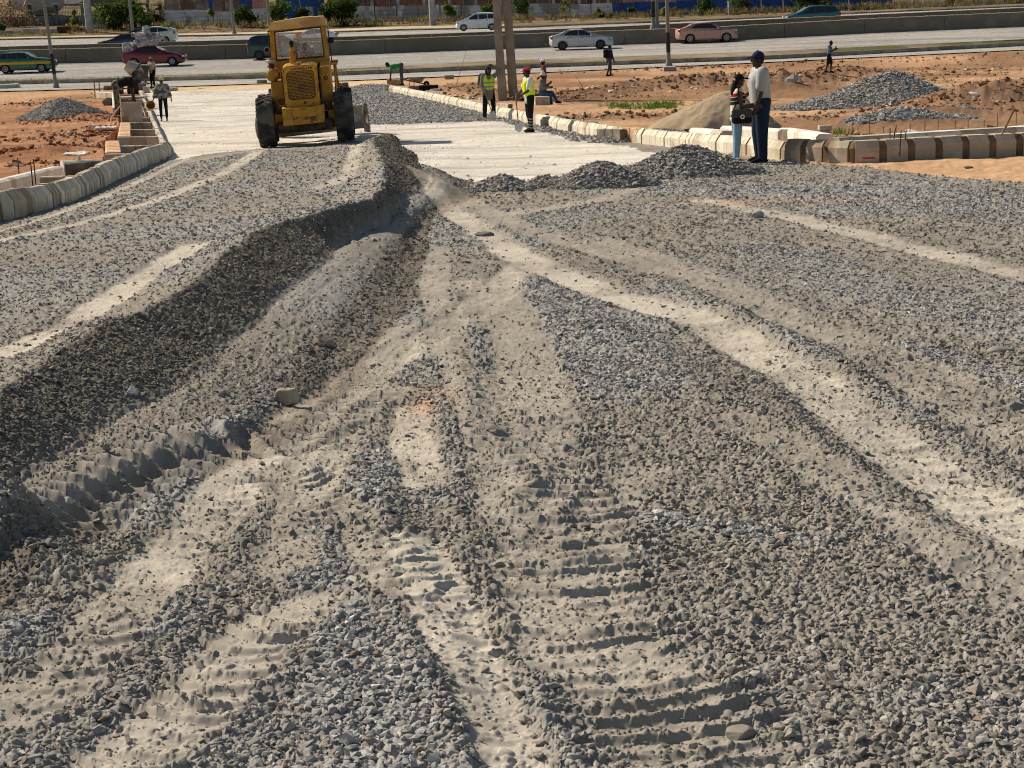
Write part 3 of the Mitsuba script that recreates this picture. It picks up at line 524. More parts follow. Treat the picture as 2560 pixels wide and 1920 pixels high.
def kerb(key, P, stone, label, hgt=.30, big=(), side=1, mats=('m_conc_new',), dark_every=0):
    """kerb of short upright stones with chamfered tops; wide dark mortar joints now and then"""
    P = resample(P, .05); s = 0; n = len(P); i = 0; c = 0; g = np.random.default_rng(len(key) + n)
    per = max(2, int(round(stone / .05)))
    pr = lambda h, o=0.: [(o, -.25), (o, h * .62), (-.085 * side + o, h), (-.19 * side + o, h), (-.19 * side + o, -.25)]
    while i + per < n:
        q = P[i:i + per + 1].copy(); q[0] += (q[1] - q[0]) * .10; q[-1] += (q[-2] - q[-1]) * .10
        q[:, 2] += g.normal(0, .006); o = g.normal(0, .004)
        put(key + '__stone', loft(q[[0, len(q) // 2, -1]], pr(hgt, o)), mats[c % len(mats)])
        i += per; c += 1
        if dark_every and c % dark_every == 0 and i + 4 < n:
            put(key + '__joint', loft(P[i:i + 3], pr(hgt - .035, -.03 * side)), 'm_mortar'); i += 2
    put(key + '__bedding', loft(P[::4], [(-.02 * side, -.3), (-.02 * side, hgt * .6), (-.10 * side, hgt - .02), (-.17 * side, hgt - .02), (-.17 * side, -.3)]), 'm_mortar_tan')
    lab(key, label, 'kerb')
LKl = smooth_line(ground_line(LK[1:], .3), 9)
kerb('kerb', LKl, .25, 'curved kerb of short pale stones half buried in gravel, left of the road', .36, side=1, mats=('m_conc_tan', 'm_conc_tan', 'm_conc_new'), dark_every=9)
LK2l = smooth_line(ground_line(LK2, .5), 5)
kerb('kerb_001', LK2l, .5, 'straight pale kerb along the open drain, running away from the curve', .30, side=1, mats=('m_conc_new',), dark_every=6)
RKl = smooth_line(ground_line(RK, .4), 9)
kerb('kerb_002', RKl, .25, 'long sunlit kerb of short cream stones on the right side of the sand road', .34, side=1, mats=('m_conc_new',), dark_every=8)
# block wall to the right of the couple
RWl = smooth_line(ground_line(RW, .4), 9); P = resample(RWl, .05); i = 0; key = 'block_wall'
while i + 9 < len(P):
    q = P[i:i + 9].copy(); k = put(key + '__block', loft(q[[0, 4, 8]], [(0, -.2), (0, .27), (-.07, .38), (-.24, .38), (-.24, -.2)]), 'm_conc_tan')
    if i // 11 == 3:
        m = q[4] + np.array([.02, -.015, .10]); d = q[5] - q[4]; put(k + '__mark', xf(cbox((.20, .012, .025), b=.003), M4(m, math.atan2(d[1], d[0]))), 'm_red_paint')
    put(key + '__joint', loft(P[i + 8:i + 12], [(-.012, -.2), (-.012, .26), (-.08, .365), (-.22, .365), (-.22, -.2)]), 'm_mortar_brown'); i += 11
lab(key, 'low wall of pale chamfered blocks with brown mortar joints right of the couple', 'wall')
def wall_of_blocks(key, a, b, h, L=.45, t=.16, label=None, mat='m_block', child=False, base=None):
    """straight wall of blocks, a and b on its top edge; child: the wall is part of the drain"""
    a, b = np.asarray(a, float), np.asarray(b, float); n = max(1, int(round(np.linalg.norm(b - a) / L))); d = (b - a) / n; yaw = math.atan2(d[1], d[0]); ln = np.linalg.norm(d)
    for i in range(n):
        c = a + d * (i + .5) - np.array([0, 0, h / 2]); R = M4(c, yaw, -math.asin(d[2] / ln))
        put(key + ('__block' if not child else '__block'), xf(cbox((ln - .022, t, h), b=.012), R), mat)
    c = (a + b) / 2 - np.array([0, 0, h / 2 + .01]); put(key + '__mortar', xf(cbox((np.linalg.norm(b - a) - .02, t - .03, h - .02), b=.004), M4(c, yaw, -math.asin(d[2] / ln))), 'm_mortar_brown')
    if label: lab(key, label, 'wall')
def cr5(pts): return [(x / 4.424, 180 + y / 4.424) for x, y in pts]
CW = [((1340, 252), (1572, 250)), ((1425, 300), (1590, 298)), ((1345, 342), (1608, 340)), ((1340, 392), (1622, 388)), ((1340, 442), (1642, 438)), ((1340, 505), (1664, 499)), ((1330, 561), (1692, 556)), ((1330, 637), (1732, 631)), ((1305, 717), (1777, 710)),
      ((1350, 815), (1838, 806)), ((1168, 906), (1640, 896)), ((1160, 1001), (1400, 998)), ((440, 1158), (1010, 1142)), ((-90, 1362), (190, 1364))]
key = 'storm_drain'
def top_at(px, py, h=.28): return gp(px, py, h)
for (a, b) in CW:
    (ax, ay), (bx, by) = cr5([a, b]); p, q = top_at(ax, ay), top_at(bx, by); wall_of_blocks(key, p, q, .62, .5, .15, child=True)
OUT = [cr5(s) for s in ([(-300, 1300), (0, 1228), (380, 1130), (700, 1055)], [(700, 1000), (870, 985), (1140, 978)], [(1040, 222), (1240, 234)], [(1235, 236), (1245, 400)])]
for s, mt in zip(OUT, ('m_white_lime', 'm_white_lime', 'm_conc_new', 'm_conc_new')):
    P = np.array([top_at(x, y, .30) for x, y in s]); P = resample(P, 1.2)
    for i in range(len(P) - 1): put(key + '__wall_panel', loft(resample(P[i:i + 2], .6) - [0, 0, .75], [(0, 0), (0, .75), (-.05, .78), (-.22, .77), (-.26, .72), (-.26, 0)]), mt)
p, q = top_at(*cr5([(705, 1015)])[0]), top_at(*cr5([(1120, 985)])[0]); wall_of_blocks(key, p + [.1, -.25, .02], q + [0, -.25, .02], .70, .6, .12, child=True, mat='m_block_dark')
for s in ([(1165, 770), (1160, 900)], [(1330, 560), (1300, 715)], [(1330, 345), (1340, 560)]):
    P = np.array([top_at(x, y, .26) for x, y in cr5(s)]); put(key + '__wall_panel', loft(resample(P, .5) - [0, 0, .7], [(0, 0), (0, .7), (-.05, .72), (-.35, .71), (-.38, .6), (-.38, 0)]), 'm_ochre')
c = top_at(*cr5([(1465, 560)])[0], .25); put(key + '__slab', xf(cbox((.74, .07, .80), (0, 0, .34), b=.02), M4(c + [0, -.1, 0], .02, 0, -.2)), 'm_block')
c = top_at(*cr5([(1462, 352)])[0], .25); put(key + '__lid', xf(cbox((1.3, .9, .08), (0, 0, .30), b=.02), M4(c, .02)), 'm_block')
lab(key, 'open block-built storm drain with many cross walls left of the sand road', 'drain')
lab(key + '__slab', 'pale concrete slab leaning upright in the drain')
# drain and chambers on the right, behind the kerb
key = 'drain_wall'
for a, b, h, mt in [((1500, 322), (1560, 324), .35, 'm_block_dark'), ((1565, 318), (1640, 321), .4, 'm_ochre'), ((1645, 320), (1722, 322), .35, 'm_block_dark'), ((1322, 285), (1358, 289), .3, 'm_block'), ((1360, 288), (1418, 294), .3, 'm_block'), ((1425, 299), (1488, 306), .32, 'm_block_dark'),
                    ((1245, 257), (1276, 260), .3, 'm_conc_tan'), ((1200, 244), (1232, 248), .3, 'm_block'), ((1162, 248), (1215, 252), .25, 'm_block'), ((1068, 226), (1112, 230), .3, 'm_block'), ((1100, 236), (1140, 240), .25, 'm_block')]:
    p, q = gp(a[0], a[1], h * .9), gp(b[0], b[1], h * .9); wall_of_blocks(key, p, q, h + .2, .42, .2, child=True, mat=mt)
lab(key, 'broken run of unfinished block chambers behind the right hand kerb', 'wall')
key = 'rendered_wall'
for s in ([(1800, 317), (1870, 321), (1945, 326)], [(1945, 322), (2000, 330), (2040, 338)], [(1722, 322), (1800, 330)]):
    P = resample(np.array([gp(x, y, .42) for x, y in s]), 1.0)
    for i in range(len(P) - 1): put(key + '__panel', loft(resample(P[i:i + 2], .5) - [0, 0, .75], [(0, 0), (0, .72), (-.06, .77), (-.3, .76), (-.34, .7), (-.34, 0)]), 'm_white_lime')
lab(key, 'white rendered drain wall behind the kerb and the couple', 'wall')
P = resample(np.array([gp(x, y, .42) for x, y in [(2100, 346), (2330, 332), (2560, 318), (2900, 296)]]), 1.5); key = 'drain_wall_001'
for i in range(len(P) - 1): put(key + '__panel', loft(resample(P[i:i + 2], .5) - [0, 0, .75], [(0, 0), (0, .72), (-.04, .76), (-.26, .76), (-.3, .7), (-.3, 0)]), ('m_conc_tan', 'm_white_lime')[i % 2])
lab(key, 'long pale concrete wall with rebar stubs behind the chamfered block wall', 'wall')
def rod(key, px, py, h, lean=(0, 0), r=.012, back=0.0, label='thin rusty reinforcing bar standing in the drain wall', group='reinforcing bars standing in the drain walls', dz=.38, mat='m_rebar'):
    p = gp(px, py, dz) + [0, back, 0]; k = put(key, pipe([p - [0, 0, .3], p + [lean[0] * .5, lean[1] * .5, h * .6], p + [lean[0], lean[1], h]], r, 6), mat); lab(k, label, 'rod', group)
ORD = ['first', 'second', 'third', 'fourth', 'fifth', 'sixth', 'seventh', 'eighth', 'ninth', 'tenth', 'eleventh', 'twelfth', 'thirteenth', 'fourteenth']
for i, (px, py, h) in enumerate([(2132, 340, .34), (2173, 338, .34), (2209, 336, .14), (2240, 333, .16), (2275, 331, .16), (2312, 329, .2), (2345, 328, .28), (2388, 325, .2), (2420, 323, .18), (2460, 321, .16), (2493, 320, .28), (2540, 318, .3)]): rod('rebar', px, py, h, r=.007, label='thin bar on the long pale drain wall, %s from the left' % ORD[i])
for i, (px, py, h, l) in enumerate([(2240, 350, .16, .0), (2248, 350, .18, .05), (2266, 350, .12, .02), (2277, 349, .12, .04)]): rod('rebar', px, py, h, (l, 0), .010, .45, 'dark bar stub rising behind the block wall, %s of four from the left' % ORD[i], 'dark bar stubs behind the block wall')
for px, py, h, lb in [(48, 438, .28, 'rusty bar in the soil at the left end of the drain'), (80, 442, .24, 'left one of two rusty bars on the lime washed drain wall'), (88, 442, .28, 'right one of two rusty bars on the lime washed drain wall')]: rod('rebar', px, py, h, (0, 0), .010, 0, lb, None, .3)
for px, py, lb in [(237, 232, 'left dark stake at the far end of the drain'), (249, 230, 'right dark stake at the far end of the drain')]: rod('stake', px, py, .62, (0.02, 0), .03, 0, lb, None, .3, 'm_timber')
p = gp(2505, 336, .4); k = put('bent_pipe', pipe([p, p + [.16, 0, .34], p + [.19, 0, .40], p + [.16, .02, .47]], .018, 8), 'm_timber'); lab(k, 'pale bent pipe leaning up from the far drain wall', 'pipe')
def heap(key, c, rx, ry, h, yaw, mat_rgb, label, seed, cat_='heap', stones=0, sr=.03, pk=1.6, ridge=None, rough=.12, streak=None, kit=None, clean=1.0, grp=None, n=96, peak=(0, 0)):
    """conical pile: polar sheet with noisy flanks and a ragged foot, and real stones over it"""
    g = np.random.default_rng(seed); A = np.linspace(0, 2 * np.pi, n, endpoint=False); Rr = np.linspace(0, 1.12, n // 2)
    a, r = np.meshgrid(A, Rr); foot = 1 + .28 * np.clip(r * 1.3 - .2, 0, 1) * (N2(np.cos(a) * 1.4, np.sin(a) * 1.4, 1.3, seed, 3) - .5) * 2
    x, y = np.cos(a) * r * foot * rx + peak[0] * np.clip(1 - r, 0, 1), np.sin(a) * r * foot * ry + peak[1] * np.clip(1 - r, 0, 1); ca, sa = math.cos(yaw), math.sin(yaw); X, Y = c[0] + x * ca - y * sa, c[1] + x * sa + y * ca
    pf = lambda q: (lambda r: np.clip(1 - r, 0, 1) ** pk * .35 + .65 * np.clip(1 - r ** 1.25, 0, 1) * (1 - .12 * r))(np.sqrt(q * q + .02))
    def prof(r, X, Y): return h * pf(r) * (1 + rough * 2 * (N2(X, Y, 1.6 / max(rx, .6), seed + 1, 3) - .5)) + h * rough * .7 * (N2(X, Y, 5 / max(rx, .6), seed + 2, 3) - .5) * np.clip(1.05 - r, 0, 1)
    gzv = ground_z(X.ravel(), Y.ravel()).reshape(X.shape)
    Z = gzv + prof(r, X, Y) - .10 * sstep(.85, 1.1, r)
    i = np.arange(X.size).reshape(X.shape); j = np.roll(i, -1, 1); f = np.concatenate([np.stack([i[:-1], i[1:], j[1:]], -1).reshape(-1, 3), np.stack([i[:-1], j[1:], j[:-1]], -1).reshape(-1, 3)])
    nz = N2(X, Y, 2.5, seed + 3, 3); base = np.asarray(mat_rgb) * (.8 + .4 * nz)[..., None]
    if streak is not None: t = sstep(.5, .7, N2(np.cos(a) * 2, np.sin(a) * 2, 1.6, seed + 4, 2))[..., None] * .8; base = base * (1 - t) + np.asarray(streak) * t
    put(key, (np.stack([X, Y, Z], -1).reshape(-1, 3), f), 'm_vc', smooth=True, color=np.clip(base.reshape(-1, 3), 0, 1)); lab(key, label, cat_, grp)
    if stones:
        rr = np.sqrt(g.uniform(0, 1.15, stones)); aa = g.uniform(0, 2 * np.pi, stones); ft = 1 + .28 * np.clip(rr * 1.3 - .2, 0, 1) * (N2(np.cos(aa) * 1.4, np.sin(aa) * 1.4, 1.3, seed, 3) - .5) * 2
        x, y = np.cos(aa) * rr * ft * rx + peak[0] * np.clip(1 - rr, 0, 1), np.sin(aa) * rr * ft * ry + peak[1] * np.clip(1 - rr, 0, 1); X, Y = c[0] + x * ca - y * sa, c[1] + x * sa + y * ca
        Z = ground_z(X, Y) + prof(rr, X, Y) - .10 * sstep(.85, 1.1, rr)
        v, f, col = scatter(np.stack([X, Y, Z], -1), sr * g.lognormal(0, .32, stones), stone_cols(stones, np.full(stones, clean), g), kit or KIT_B, .2, seed)
        put(key + '__stone', (v, f), 'm_vc', color=col); lab(key + '__stone', kind='stuff')
def hp(px, py): p = gp(px, py); return p
GRY = (.23, .225, .215)
heap('gravel_heap', hp(1255, 475), .58, .62, .24, 0, GRY, 'small dark gravel heap, leftmost of the row across the road end', 201, stones=1500, sr=.026, clean=.55)
heap('gravel_heap_001', hp(1362, 466), .45, .5, .17, 0, (.24, .21, .18), 'lowest brownish gravel heap between two bigger dark heaps', 202, stones=900, sr=.026, clean=.35)
heap('gravel_heap_002', hp(1505, 466), .92, .9, .38, .1, GRY, 'wide dark gravel heap in the middle of the row across the road', 203, stones=3200, sr=.026, clean=.5, pk=1.2)
heap('gravel_heap_003', hp(1720, 438), 1.3, 1.1, .50, .1, GRY, 'largest dark gravel heap just left of the standing couple', 204, stones=4200, sr=.026, clean=.5, pk=1.2)
heap('gravel_heap_004', hp(1590, 354), 1.35, .7, .30, -.35, GRY, 'low gravel heap lying against the right kerb beyond the big heaps', 205, stones=2400, sr=.028, clean=.6)
heap('gravel_heap_005', hp(2085, 402), 1.1, .5, .16, -.05, GRY, 'flat spill of gravel at the foot of the chamfered block wall', 206, stones=1500, sr=.026, clean=.8)
heap('gravel_heap_006', hp(2205, 258), 3.3, 2.6, 1.32, .12, (.25, .25, .255), 'tall blue-grey gravel heap on the soil at the right', 207, stones=9000, sr=.045, clean=1.0, pk=2.0, streak=(.21, .17, .125), rough=.16, peak=(.35, 0))
heap('gravel_heap_007', hp(2040, 272), 1.7, 1.3, .35, .15, (.26, .26, .265), 'low grey gravel tail spilling from the tall heap towards the couple', 208, stones=2500, sr=.04, clean=1.0)
heap('gravel_heap_008', hp(2260, 310), 2.1, 1.0, .22, .2, (.27, .27, .275), 'thin scattered patch of grey gravel behind the block wall', 209, stones=2400, sr=.035, clean=1.0, rough=.3)
heap('gravel_heap_009', hp(2395, 294), .9, .6, .22, .15, (.27, .27, .275), 'small grey gravel mound at the end of the scattered patch', 210, stones=1100, sr=.035, clean=1.0)
heap('sand_heap', hp(1785, 325), 2.05, 1.9, 1.22, 0, (.36, .285, .20), 'big brown heap of building sand behind the couple', 211, pk=.9, rough=.16, stones=0, n=150, peak=(.45, 0))
heap('gravel_heap_010', hp(160, 296), 2.1, 1.5, 1.0, .05, (.225, .22, .21), 'dark grey stone dust heap on the red soil at the left', 212, stones=3500, sr=.026, clean=.7, pk=1.3, streak=(.26, .245, .225), rough=.10)
def rock(key, P, r, rgb, label, seed, cat_='rock', s=(1, 1, 1), grp=None, yaw=0, faces=None, sink=.25):
    g = np.random.default_rng(seed); m = trimesh.creation.icosphere(3, 1.0); v = np.array(m.vertices)
    for _ in range(faces or 9):
        d = g.normal(size=3); d /= np.linalg.norm(d); t = g.uniform(.55, .85); e = v @ d; v = v - np.outer(np.maximum(e - t, 0), d)
    v = v * (1 + .10 * (meshkit.fbm(v * 3 + seed, 3, seed) - .5)[:, None]) * np.array(s) * r; v = v @ M4(yaw=yaw)[:3, :3].T
    v += np.array(P) + [0, 0, r * s[2] * (.8 - sink * 2)]; cl = np.asarray(rgb) * (.8 + .4 * meshkit.fbm(v * 6 / r * .3, 3, seed))[:, None]
    k = put(key, (v, m.faces), 'm_vc', smooth=False, color=np.clip(cl, 0, 1)); lab(k, label, cat_, grp)
rock('boulder', on(718, 1015), .062, (.42, .36, .27), 'square pale stone block at the foot of the second gravel ridge', 1, s=(.95, .8, 1.0), yaw=.4, sink=.1)
rock('boulder', on(815, 868), .055, (.33, .28, .22), 'rounded tan stone lying on the ridge, farther of the two pale rocks', 2, s=(1.1, .8, .85), yaw=.1, sink=.15)
rock('stone', on(2505, 880), .055, (.28, .265, .24), 'flat grey slab of stone at the far right of the gravel', 3, s=(1.3, .8, .5))
rock('stone', on(1845, 1845), .035, (.26, .24, .21), 'largest loose stone at the end of the deep lug prints', 4, s=(1.2, .8, .7))
rock('stone', on(1895, 545), .07, (.34, .34, .33), 'grey stone standing clear of the gravel below the couple', 5, s=(1, .8, .9))
rock('stone', on(330, 985), .03, (.50, .50, .49), 'whitish pebble lying near the crest of the dark windrow', 6)
rock('stone', on(168, 1262), .022, (.45, .44, .42), 'pale round pebble between the lug prints at the left', 7)
rock('stone', on(2420, 420), .05, (.2, .19, .17), 'dark clod on the orange soil at the right edge of the gravel', 8, s=(1.6, 1, .5))
rock('stone', on(1210, 590), .07, (.2, .19, .18), 'dark flat stone on the road right of the windrow end', 9, s=(1.5, .8, .5))
rock('stone', on(1360, 705), .04, (.45, .45, .44), 'light grey stone beside the pale rut at mid distance', 10, s=(1.1, .8, .7))
rock('stone', on(1980, 202), .30, (.45, .42, .36), 'pale rock on the brown bank right of the tall man', 11, s=(1.2, .8, .8))
rock('stone', on(272, 263), .33, (.16, .15, .13), 'dark rock beside the far drain wall and stone dust heap', 12, s=(1, .8, .9))
g = np.random.default_rng(33)
def rubble(key, boxes, n, rgb, r, label, seed):
    """broken earth and stone spread over patches of soil: (px, py, half width, half height) in metres about the pixel"""
    gg = np.random.default_rng(seed); P, cs = [], []
    for (px, py, a, b), k in zip(boxes, n):
        c = gp(px, py); P.append(np.column_stack([c[0] + gg.normal(0, a, k), c[1] + gg.normal(0, b, k)]))
    P = np.vstack(P); kk = ~(inpoly(P[:, 0], P[:, 1], ROADP)) & ~inpoly(P[:, 0], P[:, 1], DRAIN); P = P[kk]; z = ground_z(P[:, 0], P[:, 1])
    col = np.asarray(rgb) * gg.normal(1, .2, (len(P), 1)).clip(.5, 1.7); w = gg.random(len(P)) < .10; col[w] = np.array([.62, .56, .48])
    v, f, c = scatter(np.column_stack([P, z]), r * gg.lognormal(0, .5, len(P)).clip(.4, 3.2), np.clip(col, .02, .8), KIT_B, .25, seed)
    put(key, (v, f), 'm_vc', color=c); lab(key, label, 'rubble', kind='stuff')
rubble('rubble', [(1700, 222, 4, 1.6), (1950, 215, 3.5, 1.8), (2120, 195, 3, 1.6), (2450, 280, 3.5, 2), (2300, 180, 6, 4), (1450, 240, 2.2, 2.2), (1170, 232, 2, 2), (1230, 250, 1.5, 1.2), (1330, 235, 3, 3), (1560, 290, 2, 1.5), (2250, 150, 8, 3), (2500, 330, 3, .8), (1700, 170, 5, 2)],
       [800, 800, 700, 800, 500, 400, 400, 250, 350, 250, 350, 120, 250], (.27, .165, .10), .055, 'brown earth clods and stones on the right hand soil', 41)
rubble('rubble_001', [(220, 300, 1.4, 1.2), (235, 335, 1.0, 1.6), (150, 375, 1.6, 1.2), (60, 350, 2, 2), (200, 372, .8, .6), (90, 410, 1.5, .8), (60, 260, 3, 3), (30, 262, 2, .6)], [500, 420, 380, 260, 260, 200, 160, 160], (.26, .125, .07), .045, 'red earth clods and stones beside the open drain', 42)
# ------------------------------------------------------------------ vehicles
dif('m_glass_dark', (.015, .018, .02), .08, 0, .5); dif('m_tyre', (.022, .021, .02), .8); dif('m_rim', (.42, .42, .43), .35, .8); dif('m_rim_dark', (.05, .05, .05), .5); dif('m_black_trim', (.02, .02, .02), .5)
dif('m_lamp_red', (.45, .02, .015), .25, cc=1); dif('m_lamp_clear', (.62, .62, .6), .15, cc=1); dif('m_lamp_dark', (.04, .05, .06), .1, cc=1); dif('m_chrome', (.6, .6, .6), .2, 1)
for nm, c in (('silver', (.46, .48, .50)), ('pink', (.46, .265, .205)), ('white', (.70, .71, .70)), ('maroon', (.17, .012, .018)), ('taxi_green', (.012, .12, .075)), ('navy', (.03, .045, .06)), ('pale_green', (.58, .66, .60)), ('spruce', (.012, .045, .048)), ('teal', (.01, .12, .14)), ('white2', (.66, .66, .68))): dif('m_paint_' + nm, c, .32, .15 if nm in ('silver', 'pink') else 0, .5, .8)
dif('m_taxi_yellow', (.60, .36, .02), .5)
def cs_ext(poly, h):
    p = Polygon(poly).buffer(0); return m3d(trimesh.creation.extrude_polygon(p, h, engine='earcut'))
def to_xz(m, W): return m.rotate([90, 0, 0]).translate([0, W / 2, 0])          # extruded +z -> -y
def wheel(key, p, r, w, side, M, spokes=5, rimmat='m_rim', rr=.62):
    """tyre as the wheel's own mesh; rim and hub disc as sub-parts"""
    prof = [(r * rr, -w / 2 * .9), (r * .80, -w / 2), (r * .96, -w / 2 * .86), (r, -w / 2 * .6), (r, w / 2 * .6), (r * .96, w / 2 * .86), (r * .80, w / 2), (r * rr, w / 2 * .9), (r * rr, -w / 2 * .9)]
    R = M @ M4(p)
    k = put(key + '__wheel', xf(lathe(prof, 26, 'y'), R), 'm_tyre', smooth=40)
    put(k + '__hub_disc', xf(tube((0, -w * .40, 0), (0, w * .40, 0), r * rr * .99, None, 22), R), 'm_rim_dark', smooth=40)
    parts = [lathe([(r * rr * .86, -.02), (r * rr * 1.0, -.02), (r * rr * 1.0, .02), (r * rr * .86, .02), (r * rr * .86, -.02)], 26, 'y'), tube((0, -.022, 0), (0, .022, 0), r * .13, None, 10)]
    for s in range(spokes):
        a = 2 * np.pi * s / spokes; c, q = math.cos(a), math.sin(a)
        parts.append(xf(cbox((r * rr * .92, .03, r * (.16 if spokes <= 6 else .075)), (r * rr * .47, 0, 0), .008), M4(pitch=-a)))
    put(k + '__rim', xf(cat(*parts), R @ M4((0, side * (w / 2 * .86), 0))), rimmat, smooth=30)
def smoothpoly(pts, it=2):
    P = np.asarray(pts, float)
    for _ in range(it): P = np.stack([.8 * P + .2 * np.roll(P, -1, 0), .2 * P + .8 * np.roll(P, -1, 0)], 1).reshape(-1, 2)
    return P
def car(key, M, L, W, H, outline, belt, wheels, wr, paint, side_glass, screen, rear, label, group='cars driving along the highway', tail=None, head=None, spokes=5, rimmat='m_rim', stripe=None, bumper=None, trimline=True, handles=((.05, .0),), seams=(), mirror=None, roofrack=False, tumble=.17):
    """outline, side_glass: side views (x forward from the middle, z up); belt: height of the waist; wheels: x of the axles"""
    hw = W / 2; f = W - .03
    body = to_xz(cs_ext(smoothpoly(outline), W), W)
    front = [(-hw + .05, .12), (-hw, .35), (-hw, belt - .12), (-hw + .03, belt), (-hw + tumble, H - .06), (-hw + tumble + .10, H + .01), (hw - tumble - .10, H + .01), (hw - tumble, H - .06), (hw - .03, belt), (hw, belt - .12), (hw, .35), (hw - .05, .12)]
    sec = cs_ext(front, L + .2).rotate([90, 0, 0]).rotate([0, 0, 90]).translate([-L / 2 - .1, 0, 0])
    cr = .32; plan = Polygon([(-L / 2, -hw), (L / 2, -hw), (L / 2, hw), (-L / 2, hw)]).buffer(-cr).buffer(cr, 8)
    b = body ^ sec ^ m3d(trimesh.creation.extrude_polygon(plan, H + .3, engine='earcut'))
    if b.is_empty(): raise ValueError(key)
    for x in wheels:
        for s in (-1, 1): b -= m3.Manifold.cylinder(.34, wr + .055, wr + .055, 28, True).rotate([90, 0, 0]).translate([x, s * (hw - .05), wr])
    put(key + '__body', xf(tri(b), M), paint, smooth=32); lab(key, label, 'car', group)
    wz = lambda z: np.where(np.asarray(z) < belt, hw - .03 * np.clip((np.asarray(z) - belt + .12) / .12, 0, 1), hw - .03 - (tumble - .03) * (np.asarray(z) - belt) / (H - .06 - belt))
    for poly in side_glass:
        for s in (-1, 1):
            m = ext(Polygon(poly).buffer(-.02).buffer(.02), .012, 'xz'); v = m.vertices; v[:, 1] = s * (wz(v[:, 2]) + .004 + v[:, 1] * .8); m = trimesh.Trimesh(v, m.faces, process=False); put(key + '__window', xf(m, M), 'm_glass_dark')
    for nm, (p, q) in (('windscreen', screen), ('rear_window', rear)):
        d = np.array([q[0] - p[0], q[1] - p[1]]); n = np.array([-d[1], d[0]]); n /= np.linalg.norm(n); n = n * (1 if n[1] > 0 else -1) * .006
        a, c = float(wz(p[1])) - .09, float(wz(q[1])) - .07
        V = [(p[0] + n[0], -a, p[1] + n[1]), (p[0] + n[0], a, p[1] + n[1]), (q[0] + n[0], c, q[1] + n[1]), (q[0] + n[0], -c, q[1] + n[1])]; V += [(x - 4 * n[0], y, z - 4 * n[1]) for x, y, z in V]
        put(key + '__' + nm, xf(hull(V), M), 'm_glass_dark')
    for x in wheels:
        for s in (1, -1): wheel(key, (x, s * (hw - .11), wr), wr, .2, s, M, spokes, rimmat)
    for pts, mat, nm in ([(tail, 'm_lamp_red', 'tail_light')] if tail else []) + ([(head, 'm_lamp_clear', 'headlight')] if head else []):
        for s in (-1, 1): (x, z, lx, lz) = pts; put(key + '__' + nm, xf(cbox((lx, .30, lz), (x, s * (hw - .17), z), .03), M), mat)
    if stripe:
        for s in (-1, 1): put(key + '__stripe', xf(cbox((L - .25, .012, stripe[1]), (0, s * (hw + .003), stripe[0]), .003), M), 'm_taxi_yellow')
    if bumper:
        for x in (-1, 1): put(key + '__bumper', xf(cbox((.16, W - .06, .16), (x * (L / 2 - .01), 0, bumper), .04), M), 'm_black_trim')
    for x, z in handles:
        for s in (-1, 1): put(key + '__door_handle', xf(cbox((.17, .03, .03), (x, s * (hw + .008), z), .008), M), 'm_chrome' if paint == 'm_paint_pink' else 'm_black_trim')
    for x in seams:
        for s in (-1, 1): put(key + '__door_seam', xf(cbox((.012, .008, belt - .36), (x, s * (hw + .0005), (belt + .26) / 2), .002), M), 'm_black_trim')
    if mirror:
        for s in (-1, 1): put(key + '__mirror', xf(cbox((.12, .2, .13), (mirror[0], s * (hw + .06), mirror[1]), .04), M), paint)
    put(key + '__underbody', xf(cbox((L - .5, W - .3, .14), (0, 0, .24), .02), M), 'm_black_trim')
    if roofrack:
        for s in (-1, 1): put(key + '__roof_rail', xf(pipe([(-L * .36, s * (hw - .28), H - .02), (-L * .34, s * (hw - .28), H + .05), (.1, s * (hw - .28), H + .05), (.2, s * (hw - .28), H - .02)], .022), M), 'm_black_trim')
def placed_car(px, py, wx, Yz, yaw):
    """model matrix: the road point under the pixel, at height z if Yz < 2 else at depth Y"""
    P = on_hw(px, py) if Yz < 4 else at(px, py, Yz); return M4(P, yaw)
SEDAN = [(-2.30, .42), (-2.32, .75), (-2.25, 1.00), (-1.75, 1.08), (-1.05, 1.38), (-.45, 1.45), (.15, 1.43), (.95, 1.03), (1.85, .86), (2.22, .68), (2.30, .45), (2.2, .22), (-2.2, .24)]
SG = [[(-1.35, 1.02), (-.95, 1.30), (-.40, 1.37), (-.30, 1.37), (-.30, 1.0)], [(-.24, 1.0), (-.24, 1.37), (.12, 1.35), (.72, 1.02), (.5, .98)]]
zs = lambda x: .9 + .0
car('car', placed_car(1454, 123, 0, .95, .03), 4.6, 1.78, 1.45, SEDAN, .98, (-1.42, 1.30), .32, 'm_paint_silver', SG, ((.88, 1.06), (.18, 1.41)), ((-1.66, 1.10), (-1.06, 1.37)), 'dusty silver sedan directly above the man with the backpack', tail=(-2.2, .88, .2, .14), head=(2.02, .74, .3, .10), spokes=7, rimmat='m_rim_dark', seams=(-.27, .78, -1.05), handles=((-.85, .86), (.0, .84)), mirror=(.62, .98))
PSED = [(-2.26, .42), (-2.28, .8), (-2.2, 1.05), (-1.75, 1.12), (-1.05, 1.42), (-.40, 1.48), (.20, 1.45), (1.0, 1.07), (1.8, .92), (2.18, .72), (2.26, .45), (2.15, .22), (-2.15, .24)]
